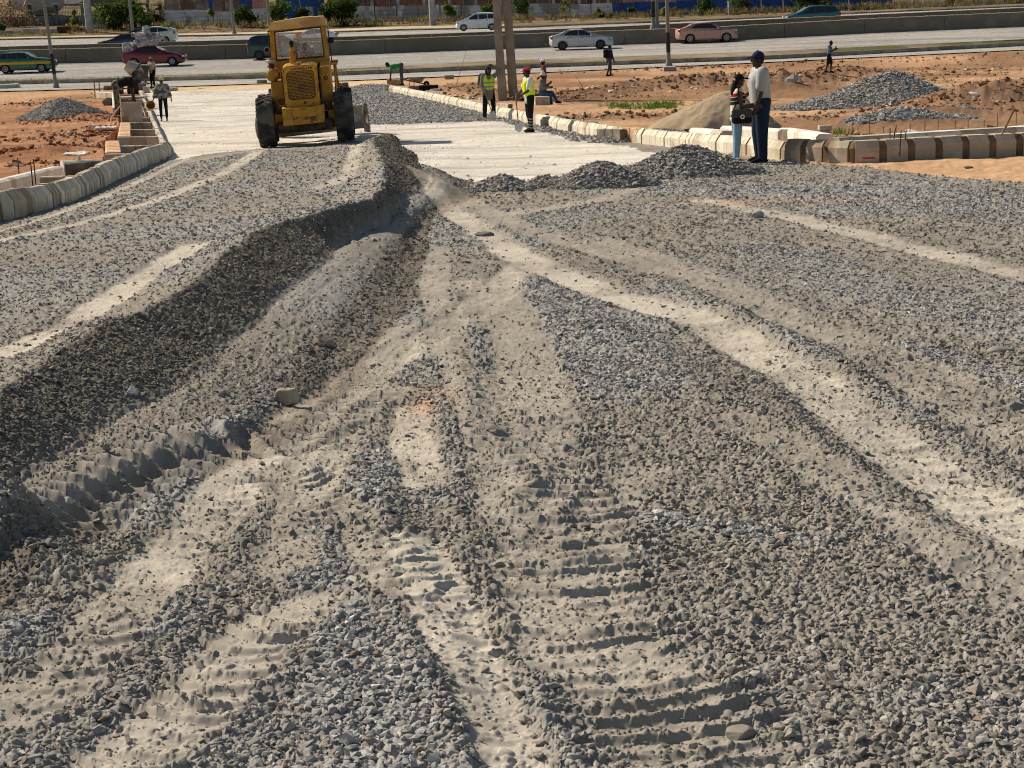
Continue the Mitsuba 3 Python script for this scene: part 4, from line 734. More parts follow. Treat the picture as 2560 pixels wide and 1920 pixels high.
car('car_001', placed_car(1767, 106, 0, 1.0, .035), 4.55, 1.8, 1.48, PSED, 1.0, (-1.36, 1.33), .335, 'm_paint_pink', [[(-1.30, 1.06), (-.92, 1.33), (-.40, 1.40), (.16, 1.38), (.75, 1.04)]], ((.92, 1.10), (.24, 1.43)), ((-1.66, 1.14), (-1.06, 1.41)), 'metallic pink sedan with black windows and bright spoked wheels', tail=(-2.12, .92, .26, .16), head=(2.0, .82, .26, .12), spokes=10, seams=(-.30, .85, -1.1), handles=((-.85, .92), (.02, .92)), mirror=(.68, 1.06))
MPV = [(-2.05, .42), (-2.08, .8), (-2.0, 1.2), (-1.85, 1.60), (-1.3, 1.66), (-.1, 1.66), (.45, 1.56), (1.2, 1.08), (1.85, .88), (2.04, .62), (2.05, .4), (1.95, .22), (-1.95, .24)]
car('car_002', placed_car(1194, 76.5, 0, 165, math.pi + .04), 4.1, 1.7, 1.66, MPV, 1.05, (-1.3, 1.32), .31, 'm_paint_white', [[(-1.75, 1.10), (-1.68, 1.48), (-.95, 1.50), (-.95, 1.08)], [(-.9, 1.08), (-.9, 1.5), (-.1, 1.5), (-.1, 1.06)], [(-.04, 1.06), (-.04, 1.5), (.28, 1.46), (.95, 1.06)]], ((1.12, 1.14), (.50, 1.54)), ((-1.98, 1.2), (-1.86, 1.56)), 'white compact people carrier on the far carriageway beside the twin poles', tail=(-1.98, 1.0, .12, .3), head=(1.85, .8, .28, .16), spokes=6, seams=(-.06, .9, -.95), handles=((-.85, .96), (.1, .94)), mirror=(.85, 1.1))
HATCH = [(-1.98, .42), (-2.0, .8), (-1.9, 1.0), (-1.6, 1.38), (-1.15, 1.42), (.05, 1.41), (.65, 1.02), (1.75, .92), (1.95, .82), (1.98, .42), (1.9, .22), (-1.9, .24)]
car('car_003', placed_car(67, 181, 0, .82, .02), 4.0, 1.66, 1.42, HATCH, .95, (-1.25, 1.22), .30, 'm_paint_taxi_green', [[(-1.6, 1.0), (-1.38, 1.32), (-1.05, 1.33), (-1.05, .98)], [(-1.0, .98), (-1.0, 1.33), (-.42, 1.34), (-.42, .97)], [(-.36, .97), (-.36, 1.34), (.0, 1.34), (.45, .97)]], ((.62, 1.06), (.06, 1.39)), ((-1.86, 1.06), (-1.6, 1.36)), 'old green hatchback taxi with a yellow side stripe', tail=(-1.94, .78, .1, .2), head=(1.93, .72, .1, .2), spokes=8, rimmat='m_rim', stripe=(.66, .16), bumper=.5, seams=(-.39, .48, -1.02), handles=((-.9, .84), (-.25, .84)), mirror=(.42, .98))
RED = [(-2.2, .42), (-2.22, .7), (-2.12, .98), (-1.5, 1.04), (-.95, 1.36), (-.4, 1.42), (.1, 1.40), (.9, 1.0), (1.75, .84), (2.15, .66), (2.22, .42), (2.1, .22), (-2.1, .24)]
car('car_004', placed_car(389, 165, 0, .85, .02), 4.45, 1.7, 1.42, RED, .94, (-1.35, 1.33), .31, 'm_paint_maroon', [[(-1.25, .98), (-.85, 1.28), (-.38, 1.33), (-.38, .96)], [(-.32, .96), (-.32, 1.33), (.06, 1.32), (.6, .96)]], ((.84, 1.03), (.14, 1.37)), ((-1.46, 1.05), (-.97, 1.34)), 'maroon sedan carrying wrapped bundles on its roof and boot', tail=(-2.14, .8, .14, .16), head=(2.05, .66, .22, .12), spokes=6, seams=(-.35, .7, -1.0), handles=((-.85, .8), (.0, .8)), mirror=(.55, .95))
VAN = [(-2.42, .42), (-2.45, .9), (-2.38, 1.2), (-2.05, 1.68), (-1.5, 1.76), (-.3, 1.75), (.35, 1.66), (1.25, 1.15), (2.05, .95), (2.4, .72), (2.45, .45), (2.35, .24), (-2.35, .26)]
car('car_005', placed_car(704, 147, 0, .9, .03), 4.9, 1.9, 1.76, VAN, 1.08, (-1.52, 1.48), .34, 'm_paint_spruce', [[(-2.12, 1.16), (-1.92, 1.58), (-1.2, 1.62), (-1.2, 1.12)], [(-1.14, 1.12), (-1.14, 1.62), (-.2, 1.62), (-.2, 1.1)], [(-.14, 1.1), (-.14, 1.62), (.3, 1.55), (.98, 1.1)]], ((1.18, 1.2), (.42, 1.62)), ((-2.36, 1.26), (-2.08, 1.64)), 'dark green minivan passing behind the yellow grader', tail=(-2.36, 1.0, .14, .28), head=(2.25, .8, .26, .16), spokes=5, rimmat='m_rim_dark', bumper=None, seams=(-.17, .95, -1.2), handles=((-.95, .98), (.05, .98)), mirror=(.85, 1.12))
PRIUS = [(-2.2, .42), (-2.22, .8), (-2.12, 1.15), (-1.6, 1.33), (-.6, 1.48), (-.1, 1.48), (1.05, 1.02), (1.9, .82), (2.2, .6), (2.22, .42), (2.1, .22), (-2.1, .24)]
car('car_006', placed_car(378, 111, 0, 148, math.pi + .03), 4.45, 1.74, 1.49, PRIUS, .98, (-1.35, 1.35), .31, 'm_paint_pale_green', [[(-1.7, 1.10), (-1.35, 1.3), (-.75, 1.38), (-.75, 1.02)], [(-.7, 1.02), (-.7, 1.39), (-.1, 1.40), (.95, 1.0)]], ((1.0, 1.06), (-.05, 1.46)), ((-2.1, 1.18), (-1.6, 1.35)), 'pale green hatchback behind the barrier and above the roof bundles', tail=(-2.12, .95, .16, .3), head=(2.0, .72, .3, .12), spokes=6)
car('car_007', placed_car(315, 128, 0, 146, math.pi + .03), 4.6, 1.78, 1.45, SEDAN, .98, (-1.42, 1.30), .32, 'm_paint_navy', SG, ((.88, 1.06), (.18, 1.41)), ((-1.66, 1.10), (-1.06, 1.37)), 'dark blue sedan half hidden by the barrier with its bonnet showing', tail=(-2.2, .88, .2, .14), head=(2.02, .80, .3, .14), spokes=7, seams=(-.27,))
car('car_008', placed_car(350, 112, 0, 158, math.pi + .03), 4.6, 1.78, 1.45, SEDAN, .98, (-1.42, 1.30), .32, 'm_black_trim', SG, ((.88, 1.06), (.18, 1.41)), ((-1.66, 1.10), (-1.06, 1.37)), 'black sedan farthest behind the dark blue one, only its roof visible', tail=(-2.2, .88, .2, .14), head=(2.02, .80, .3, .14), spokes=7)
car('car_009', placed_car(783, 111, 0, 160, math.pi + .03), 4.6, 1.78, 1.45, SEDAN, .98, (-1.42, 1.30), .32, 'm_paint_white2', SG, ((.88, 1.06), (.18, 1.41)), ((-1.66, 1.10), (-1.06, 1.37)), 'white sedan mostly hidden behind the grader cab, boot peeping out', tail=(-2.22, .90, .2, .14), head=(2.02, .80, .3, .14), spokes=7)
WAG = [(-2.28, .42), (-2.3, .85), (-2.2, 1.12), (-1.85, 1.58), (-1.3, 1.66), (-.1, 1.65), (.35, 1.58), (1.2, 1.1), (2.0, .92), (2.28, .7), (2.3, .45), (2.2, .24), (-2.2, .26)]
car('car_010', placed_car(2028, 65, 0, 145, math.pi + .04), 4.6, 1.78, 1.66, WAG, 1.05, (-1.4, 1.38), .33, 'm_paint_teal', [[(-2.0, 1.12), (-1.78, 1.5), (-1.0, 1.54), (-1.0, 1.08)], [(-.95, 1.08), (-.95, 1.54), (-.15, 1.54), (-.15, 1.06)], [(-.1, 1.06), (-.1, 1.53), (.3, 1.47), (.9, 1.06)]], ((1.12, 1.15), (.42, 1.54)), ((-2.2, 1.18), (-1.88, 1.54)), 'teal estate car showing above the barrier at the right', tail=(-2.22, .95, .14, .28), head=(2.12, .8, .26, .14), spokes=6, roofrack=True)
# the wrapped load on the maroon car
def crumpled(size, seed, amp=.06, bev=.08):
    m = cbox(size, b=bev); m = m.subdivide_to_size(max(size) / 7); v = np.array(m.vertices); n = np.array(m.vertex_normals); m.vertices = v + n * (amp * 2 * (meshkit.fbm(v * 6 + seed, 3, seed) - .5))[:, None]; return m
wear('m_plastic_wrap', (.30, .28, .29), (.60, .57, .56), 7, .35, (.16, .14, .15), 4)
RC = placed_car(389, 165, 0, .85, .02)
for sz, c, yw, lb in [((1.55, 1.2, .42), (-.55, 0, 1.66), .03, 'long lower bundle wrapped in clear plastic on the maroon roof'), ((1.9, 1.1, .36), (-.25, .05, 1.98), -.02, 'second grey wrapped bundle stacked across the maroon roof'), ((1.1, 1.0, .30), (-.95, 0, 2.22), .05, 'upper flat bundle with a pale top on the stack'),
                      ((.9, 1.2, .62), (-1.72, 0, 1.36), .02, 'grey wrapped bundle tied on the boot of the maroon car'), ((.5, .5, .8), (-.45, 0, 2.42), .3, 'crumpled bag of plastic standing topmost on the roof load'), ((.9, .22, .2), (.1, -.3, 2.22), -.25, 'rolled grey sheet sticking out over the windscreen')]:
    k = put('bundle', xf(crumpled(sz, int(c[2] * 100)), RC @ M4(c, yw)), 'm_plastic_wrap', smooth=False); lab(k, lb, 'bundle', 'bundles tied on the maroon car')
# ------------------------------------------------------------------ the motor grader, seen from behind (x right, y forward, z up)
wear('m_yellow', (.42, .20, .02), (.53, .28, .04), 5.0, .5, (.26, .13, .035), 3.0); wear('m_yellow_rust', (.38, .19, .025), (.50, .275, .05), 7.0, .6, (.12, .06, .03), 3.2); wear('m_yellow_dusty', (.58, .37, .12), (.66, .45, .18), 4, .7, (.42, .26, .12), 2)
wear('m_grime', (.035, .028, .02), (.10, .07, .04), 8, .8); wear('m_tyre_dusty', (.028, .027, .026), (.075, .07, .062), 5, .9, (.12, .11, .095), 2.5); dif('m_black', (.012, .012, .012), .4); wear('m_steel_worn', (.22, .20, .17), (.38, .35, .30), 6, .5)
scene['m_cab_glass'] = {'type': 'thindielectric', 'int_ior': 1.5}
def dusty_glass(key, amt, rgb):
    def fn(p, n, uv): return mikit.smoothstep(.25, .8, mikit.fbm(p.x * 2.2, p.y * 2, p.z * 2.0, 4)) * .12 + amt
    scene[key] = {'type': 'blendbsdf', 'weight': mikit.proc(fn), 'a': {'type': 'thindielectric', 'int_ior': 1.5}, 'b': {'type': 'twosided', 'bsdf': {'type': 'diffuse', 'reflectance': {'type': 'rgb', 'value': rgb}}}}
dusty_glass("m_glass_dusty", .02, [.55, .55, .52])
GP0 = at(672, 366, 46.3); GP1 = at(864, 351, 46.3); gd = GP1 - GP0
GM = M4((GP0 + GP1) / 2 + np.array([.02, 0, -.02]), .085) @ M4(roll=0, pitch=-math.asin(gd[2] / np.linalg.norm(gd)))
K = 'motor_grader'
def gput(part, m, mat, smooth=False, parent=K): return put(parent + '__' + part, xf(m, GM), mat, smooth=smooth)
def big_tyre(x, y, r, w, name='wheel'):
    prof = [(r * .55, -w * .40), (r * .70, -w * .5), (r * .90, -w * .50), (r * .955, -w * .44), (r * .965, 0), (r * .955, w * .44), (r * .90, w * .5), (r * .70, w * .5), (r * .55, w * .40), (r * .55, -w * .40)]
    parts = [xf(lathe(prof, 40, 'x'), M4((x, y, r)))]; nl = 22
    for s in (-1, 1):
        for i in range(nl):       # slanted lugs meeting at the middle
            a = 2 * np.pi * (i + (.5 if s > 0 else 0)) / nl; q = []
            for t, da in ((0.04, 0), (.30, .10), (.49, .20)):
                for hw_ in (-.045, .045):
                    ang = a + da + hw_ * (1 if t < .4 else 1.1)
                    for rr in (r * .93, r * (1.0 if t < .4 else .975)): q.append((x + s * t * w, y + rr * math.cos(ang), r + rr * math.sin(ang)))
            parts.append(hull(q))
    k = gput(name, cat(*parts), 'm_tyre_dusty'); gput('rim', cat(xf(lathe([(r * .56, -w * .38), (r * .50, -w * .42), (r * .46, -w * .2), (.12, -w * .1), (.12, w * .1), (r * .46, w * .2), (r * .50, w * .42), (r * .56, w * .38), (r * .56, -w * .38)], 30, 'x'), M4((x, y, r))), tube((x - w * .3, y, r), (x + w * .3, y, r), .12, None, 12)), 'm_yellow', 35, k)
for x in (-1.03, 1.03):
    big_tyre(x, 0, .665, .46); big_tyre(x * 1.02, 1.6, .665, .46); big_tyre(x * .97, 6.1, .63, .40)
    gput('tandem_case', cbox((.20, 2.3, .42), (x * .70, .8, .68), .05), 'm_yellow_rust')
gput('rear_axle', cat(tube((-.8, .8, .66), (.8, .8, .66), .13, None, 14), cbox((.5, .7, .4), (0, .8, .68), .08)), 'm_grime', 30)
gput('front_axle', cat(cbox((1.7, .2, .2), (0, 6.1, .66), .04), cbox((.4, .4, .6), (0, 6.1, .9), .05)), 'm_yellow_rust')
fr = [(0, 1.8, 1.25), (0, 3.2, 1.75), (0, 5.2, 1.75), (0, 6.1, 1.25)]
gput('frame_beam', cat(*[hull(np.vstack([np.array(p) + np.array([sx * .16, 0, sz * .17]) for p in (a, b) for sx in (-1, 1) for sz in (-1, 1)])) for a, b in zip(fr[:-1], fr[1:])]), 'm_yellow')
# engine hood and radiator grille
gput('hood', hull([(sx * w, y, z) for y, w, zt in ((-.52, .44, 2.06), (1.15, .46, 2.10)) for sx in (-1, 1) for z in (1.0, zt)] + [(sx * .36, y, z) for y, z in ((-.52, 2.10), (1.15, 2.15)) for sx in (-1, 1)]), 'm_yellow_rust')
fo = sbox(-.455, 1.04, .455, 2.07).buffer(-.06).buffer(.06); gi = sbox(-.365, 1.22, .365, 1.965); gi = Polygon([(-.365, 1.29), (-.30, 1.22), (.30, 1.22), (.365, 1.29), (.365, 1.90), (.30, 1.965), (-.30, 1.965), (-.365, 1.90)])
gput('grille_frame', ext(fo.difference(gi), .10, 'xz', -.60), 'm_yellow')
gput('grille_backing', cbox((.78, .02, .80), (0, -.555, 1.59), .002), 'm_black')
holes = []; pit = .0435
for j in range(20):
    for i in range(19):
        cx, cz = -.365 + (i + .5 * (j % 2)) * pit, 1.235 + j * pit * .866
        holes.append(Polygon([(cx + .0195 * math.cos(a), cz + .0195 * math.sin(a)) for a in np.arange(6) * np.pi / 3 + np.pi / 6]))
gr = gi.buffer(-.001)
for hpoly in holes: gr = gr.difference(hpoly)
gput('grille', ext(gr, .012, 'xz', -.605), 'm_yellow')
k = gput('lettering', xf(xf(meshkit.text_mesh('CATERPILLAR', .048, .006, True), M4((0, 0, 0))), M4((-.245, -.651, 1.992)) @ trimesh.transformations.rotation_matrix(np.pi / 2, (1, 0, 0)) @ np.diag([1.28, 1, 1, 1])), 'm_black')
gput('bolt', cat(*[tube((x, -.652, z), (x, -.64, z), .016, None, 8) for x in (-.42, .42) for z in (1.12, 1.4, 1.7, 1.98)]), 'm_grime')
gput('drain_plug', cat(tube((.06, -.67, 1.14), (.06, -.64, 1.14), .035, None, 12), tube((.27, -.665, 1.11), (.27, -.64, 1.11), .02, None, 10)), 'm_black', 30)
for x in (.50, -.48): gput('hood_side_gap', cbox((.035, 1.0, .95), (x, -.05, 1.5), .01), 'm_grime')
# rear counterweight with access plates
gput('counterweight', hull([(-.56, -.80, .58), (.50, -.80, .60), (-.56, -.80, 1.03), (.54, -.80, 1.04), (-.56, -.2, .55), (.54, -.2, .55), (-.56, -.2, 1.06), (.54, -.2, 1.06)]), 'm_yellow_rust')
gput('access_plate', cbox((.62, .012, .255), (.02, -.806, .90), .004), 'm_yellow'); gput('access_plate', cbox((.22, .012, .10), (.03, -.806, .65), .003), 'm_yellow')
gput('plate_seam', cat(cbox((.64, .006, .006), (.02, -.8035, .768), .001), cbox((.006, .006, .26), (-.295, -.8035, .90), .001), cbox((.006, .006, .26), (.335, -.8035, .90), .001), cbox((.006, .006, .18), (-.27, -.803, .67), .001)), 'm_grime')
gput('hinge', cat(*[cbox((.07, .02, .03), (x, -.81, .765), .005) for x in (-.19, .24)]), 'm_grime')
gput('handle', pipe([(-.06, -.812, .96), (-.05, -.85, .985), (.04, -.85, .985), (.05, -.812, .96)], .008), 'm_grime')
g = np.random.default_rng(5)
gput('rust_chip', cat(*[ball((g.uniform(-.52, .5), -.803, g.uniform(.62, 1.02)), g.uniform(.010, .026), 1, (1.2, .2, .8)) for _ in range(16)]), 'm_grime')
for x in (-.66, .77): gput('step_bracket', hull([(x - .10, -.35, .42), (x + .10, -.35, .42), (x - .11, -.35, .86), (x + .11, -.35, .86), (x - .1, .1, .42), (x + .1, .1, .42), (x - .11, .1, .88), (x + .11, .1, .88)]), 'm_yellow_rust')
gput('belly', cat(cbox((1.5, 1.6, .3), (0, .3, .52), .05), cbox((1.5, .5, .22), (.0, -.1, .98), .04)), 'm_grime')
gput('hose', cat(*[pipe([(-.45 + .2 * i, -.30, .50), (-.38 + .2 * i, -.42, .40 - .03 * i), (-.2 + .2 * i, -.44, .36), (0 + .15 * i, -.36, .46)], .016) for i in range(3)]), 'm_steel_worn')
# cab: posts, panels, dusty windows, rounded roof
cx, y0, y1 = .0, 1.15, 2.55
gput('cab_rear_panel', ext(sbox(-.775, 1.02, .775, 2.20), .05, 'xz', y0), 'm_yellow'); gput('cab_front_panel', ext(sbox(-.72, 1.3, .72, 2.0), .05, 'xz', y1), 'm_yellow')
for s in (-1, 1):
    gput('cab_side', ext(Polygon([(y0, 1.02), (y1, 1.2), (y1, 2.05), (y0, 2.2)]), .05, 'yz', s * .755), 'm_yellow_rust')
    gput('cab_post', hull([(s * a, y0 + b, z) for z, o in ((2.2, 0), (3.12, -.035)) for a in (.665 + o, .785 + o) for b in (-.03, .06)]), 'm_yellow')
    gput('cab_post', hull([(s * a, y1 + b, z) for z, o in ((2.0, 0), (3.12, -.035)) for a in (.67 + o, .77 + o) for b in (-.06, .04)]), 'm_yellow')
    gput('side_window', ext(Polygon([(y0 + .1, 2.2), (y1 - .1, 2.1), (y1 - .1, 3.04), (y0 + .1, 3.04)]), .008, 'yz', s * .742), 'm_glass_dusty')
    gput('door_rail', cat(pipe([(s * .79, y0 + .3, 2.0), (s * .83, y0 + .3, 2.0), (s * .81, y0 + .3, 3.0), (s * .77, y0 + .3, 3.0)], .016)), 'm_grime')
roof = Polygon([(-.79, 3.02), (.79, 3.06), (.78, 3.20), (.70, 3.29), (.1, 3.305), (-.66, 3.235), (-.78, 3.14)]).buffer(-.03).buffer(.03, 4)
gput('cab_roof', ext(roof, 1.62, 'xz', (y0 + y1) / 2 - .02), 'm_yellow_dusty', 50)
gput('window_lintel', ext(Polygon([(-.665, 2.985), (.665, 3.025), (.665, 3.10), (-.665, 3.06)]), .05, 'xz', y0 + .01), 'm_yellow')
fw = Polygon([(-.66, 2.20), (.66, 2.20), (.645, 3.03), (-.645, 2.99)]); iw = Polygon([(-.625, 2.245), (.625, 2.245), (.61, 2.985), (-.61, 2.95)])
gput('window_seal', ext(fw.difference(iw), .03, 'xz', y0 - .012), 'm_grime'); gput('rear_window', ext(iw.buffer(.004), .008, 'xz', y0 - .008), 'm_glass_dusty')
gput('front_window', ext(Polygon([(-.66, 2.0), (.66, 2.0), (.63, 3.02), (-.63, 3.02)]), .008, 'xz', y1), 'm_cab_glass')
gput('sun_card', cbox((.17, .006, .20), (-.03, y1 - .06, 2.80), .002), 'm_yellow_dusty')
gput('seat', cat(cbox((.5, .12, .60), (.08, 1.62, 1.95), .05), cbox((.5, .5, .14), (.08, 1.85, 1.62), .05)), 'm_black'); gput('steering_wheel', xf(lathe([(.19, -.012), (.2, 0), (.19, .012), (.18, 0), (.19, -.012)], 20), GM @ M4((.05, 2.3, 1.98), 0, 0, -.5)) if False else xf(lathe([(.19, -.012), (.2, 0), (.19, .012), (.18, 0), (.19, -.012)], 20), M4((.05, 2.3, 1.98), 0, 0, -.5)), 'm_black', 30)
# stack, air cleaner, lamps, rods, moldboard
gput('exhaust_stack', cat(tube((-.18, .25, 2.05), (-.17, .25, 2.52), .088, .08, 16), tube((-.17, .25, 2.50), (-.17, .25, 2.56), .06, None, 14)), 'm_yellow_rust', 35)
gput('exhaust_tip', cat(tube((-.17, .25, 2.55), (-.17, .23, 2.66), .052, None, 14), tube((-.17, .25, 2.63), (-.17, .10, 2.68), .056, .058, 14)), 'm_black', 35)
gput('hood_cap', cat(tube((-.05, -.3, 2.08), (-.05, -.3, 2.16), .06, None, 12), cbox((.2, .06, .05), (-.05, -.3, 2.14), .01)), 'm_yellow_dusty')
gput('air_cleaner', cat(tube((-.73, -.10, 1.88), (-.73, .55, 1.88), .175, None, 24), tube((-.73, -.13, 1.88), (-.73, -.09, 1.88), .15, .17, 24)), 'm_yellow_rust', 35)
gput('rain_cap', xf(lathe([(0, .05), (.10, .05), (.16, .0), (.15, -.03), (0, -.03)], 18), M4((-.76, .2, 2.22), 0, .28, 0)), 'm_steel_worn', 30); gput('intake_pipe', tube((-.76, .2, 1.95), (-.76, .2, 2.2), .07, None, 12), 'm_grime', 30)
gput('fuel_tank_side', hull([(-.80, .0, 1.25), (-.50, .0, 1.25), (-.80, .0, 1.70), (-.50, .0, 1.70), (-.80, 1.1, 1.2), (-.5, 1.1, 1.2), (-.78, 1.1, 1.72), (-.5, 1.1, 1.72)]), 'm_yellow')
gput('engine_side', hull([(.52, .0, 1.0), (.80, .0, 1.05), (.52, .0, 2.0), (.76, .0, 2.02), (.52, 1.14, 1.0), (.80, 1.14, 1.02), (.52, 1.14, 2.1), (.78, 1.14, 2.12)]), 'm_yellow')
k = gput('tail_light', tube((.655, -.03, 1.70), (.655, .02, 1.70), .052, .058, 16), 'm_black', 30); gput('lens', tube((.655, -.036, 1.70), (.655, -.028, 1.70), .034, None, 12), 'm_lamp_red', 30, k)
for s, z, rr in ((-1, 2.52, .075), (1, 2.64, .08)):
    k = gput('work_lamp', ball((s * (.86 if s > 0 else .87), 1.05, z), rr, 2, (1, .8, 1)), 'm_black', True); gput('lamp_arm', pipe([(s * .78, y0 + .1, z - .05), (s * .86, 1.1, z - .05)], .018), 'm_grime', False, k); gput('lamp_rim', xf(lathe([(rr * .8, -.02), (rr * 1.06, -.02), (rr * 1.06, .02), (rr * .8, .02), (rr * .8, -.02)], 20, 'y'), M4((s * (.86 if s > 0 else .87), .99, z))), 'm_steel_worn' if s < 0 else 'm_black', 30, k)
for s in (-1, 1):
    gput('lift_cylinder', cat(tube((s * .92, 2.9, 1.1), (s * .88, 2.7, 2.0), .05, None, 12), tube((s * .95, 3.0, .7), (s * .92, 2.9, 1.15), .025, None, 10), cbox((.22, .12, .08), (s * .88, 2.7, 2.02), .02)), 'm_yellow', 30)
gput('lift_rod', cat(pipe([(.86, .9, 1.05), (.90, .95, 1.9)], .028, 8), pipe([(.80, .9, 2.02), (.98, .95, 2.02)], .035, 8), pipe([(.96, 1.05, 1.2), (.93, 1.0, 2.0)], .02, 8)), 'm_yellow_rust', 30)
gput('circle_ring', xf(lathe([(.62, -.05), (.74, -.05), (.74, .05), (.62, .05), (.62, -.05)], 32), M4((0, 3.9, .95))), 'm_grime', 30)
bl = [(.32 * math.cos(a) - .32, .36 + .36 * math.sin(a)) for a in np.linspace(-1.15, 1.15, 9)]; bp = Polygon(bl + [(y + .035, z) for y, z in bl[::-1]])
gput('moldboard', xf(ext(bp, 3.3, 'yz'), M4((.05, 3.0, .02), .38)), 'm_steel_worn', 30)
gput('blade_end', xf(ext(Polygon([(-.30, -.02), (.08, -.02), (.10, .45), (.02, .74), (-.22, .78)]), .04, 'yz'), M4((1.58, 2.35, .04), .38)), 'm_steel_worn')
gput('end_bolt', xf(cat(*[tube((-.03, y, z), (.03, y, z), .03, None, 8) for y, z in ((-.18, .12), (-.15, .4), (-.1, .65))]), M4((1.61, 2.32, .04), .38)), 'm_grime')
lab(K, 'big yellow motor grader with rusty grille, seen from behind on the gravel', 'grader')
lab(K + '__lettering', 'black maker name lettering above the grille')
# ------------------------------------------------------------------ people
dif('m_skin', (.055, .032, .022), .5); dif('m_skin2', (.085, .048, .032), .5); dif('m_hair', (.008, .007, .006), .8); dif('m_eye', (.55, .52, .48), .4); dif('m_lip', (.10, .045, .035), .5)
for nm, c in dict(tee_grey=(.40, .41, .41), jeans_dark=(.018, .028, .055), jeans_light=(.21, .33, .43), black=(.012, .012, .014), navy=(.018, .022, .06), vest=(.50, .66, .06), vest2=(.62, .78, .03), band=(.22, .24, .20), grey=(.16, .155, .145), dgrey=(.06, .06, .058), white=(.66, .65, .62), red=(.42, .03, .035), maroonshirt=(.24, .05, .065), cream=(.50, .46, .36),
                        blue=(.10, .17, .30), jeans=(.05, .09, .17), green=(.03, .25, .07), orange=(.50, .17, .06), straw=(.50, .45, .30), olive=(.14, .135, .085), plaid=(.06, .022, .022), brownshoe=(.13, .075, .05), teal=(.06, .09, .09), tan=(.42, .37, .30)).items(): dif('m_c_' + nm, c, .9, spec=.15)
def pattern(key, fn): scene[key] = {'type': 'twosided', 'bsdf': {'type': 'diffuse', 'reflectance': mikit.proc(fn)}}
import drjit as dr
def _stripe(p, n, uv):
    t = p.z * 15 - p.x * 2.2 + p.y * 1.0; k = mikit.cell_rand(dr.floor(t), 3); c = mikit.mix((.02, .03, .025), (.30, .02, .03), dr.select(k > .45, 1.0, 0.0)); return mikit.mix(c, (.60, .52, .45), dr.select((k > .7) | (t - dr.floor(t) < .16), 1.0, 0.0))
pattern('m_stripes', _stripe)
pattern('m_plaid', lambda p, n, uv: mikit.mix(mikit.mix((.02, .018, .018), (.16, .035, .03), dr.select(dr.sin(p.z * 60) > .3, 1.0, 0.0)), (.06, .02, .02), dr.select(dr.sin((p.x + p.y) * 55) > .2, 1.0, 0.0)))
pattern('m_camo', lambda p, n, uv: mikit.mix((.34, .34, .32), (.10, .10, .095), mikit.smoothstep(.45, .6, mikit.fbm(p.x * 9, p.y * 9, p.z * 9, 3))))
pattern('m_camo_green', lambda p, n, uv: mikit.mix((.20, .19, .14), (.07, .075, .05), mikit.smoothstep(.45, .6, mikit.fbm(p.x * 8, p.y * 8, p.z * 8, 3))))
pattern('m_socks', lambda p, n, uv: mikit.mix((.012, .012, .014), (.5, .5, .5), dr.select(dr.sin(p.z * 75) > .72, 1.0, 0.0)))
def S(p, r, s=None):
    m = m3.Manifold.sphere(r, 14)
    if s is not None: m = m.scale(list(s))
    return m.translate([float(v) for v in p])
def bone(a, ra, b, rb): return (S(a, ra) + S(b, rb)).hull()
def fuse(parts, edge=.035, it=8):
    m = parts[0]
    for p in parts[1:]: m = m + p
    m = m.refine_to_length(edge); t = tri(m); t = trimesh.Trimesh(t.vertices, t.faces, process=True); trimesh.smoothing.filter_taubin(t, .5, .53, it); return t
def nv(v): v = np.asarray(v, float); return v / np.linalg.norm(v)
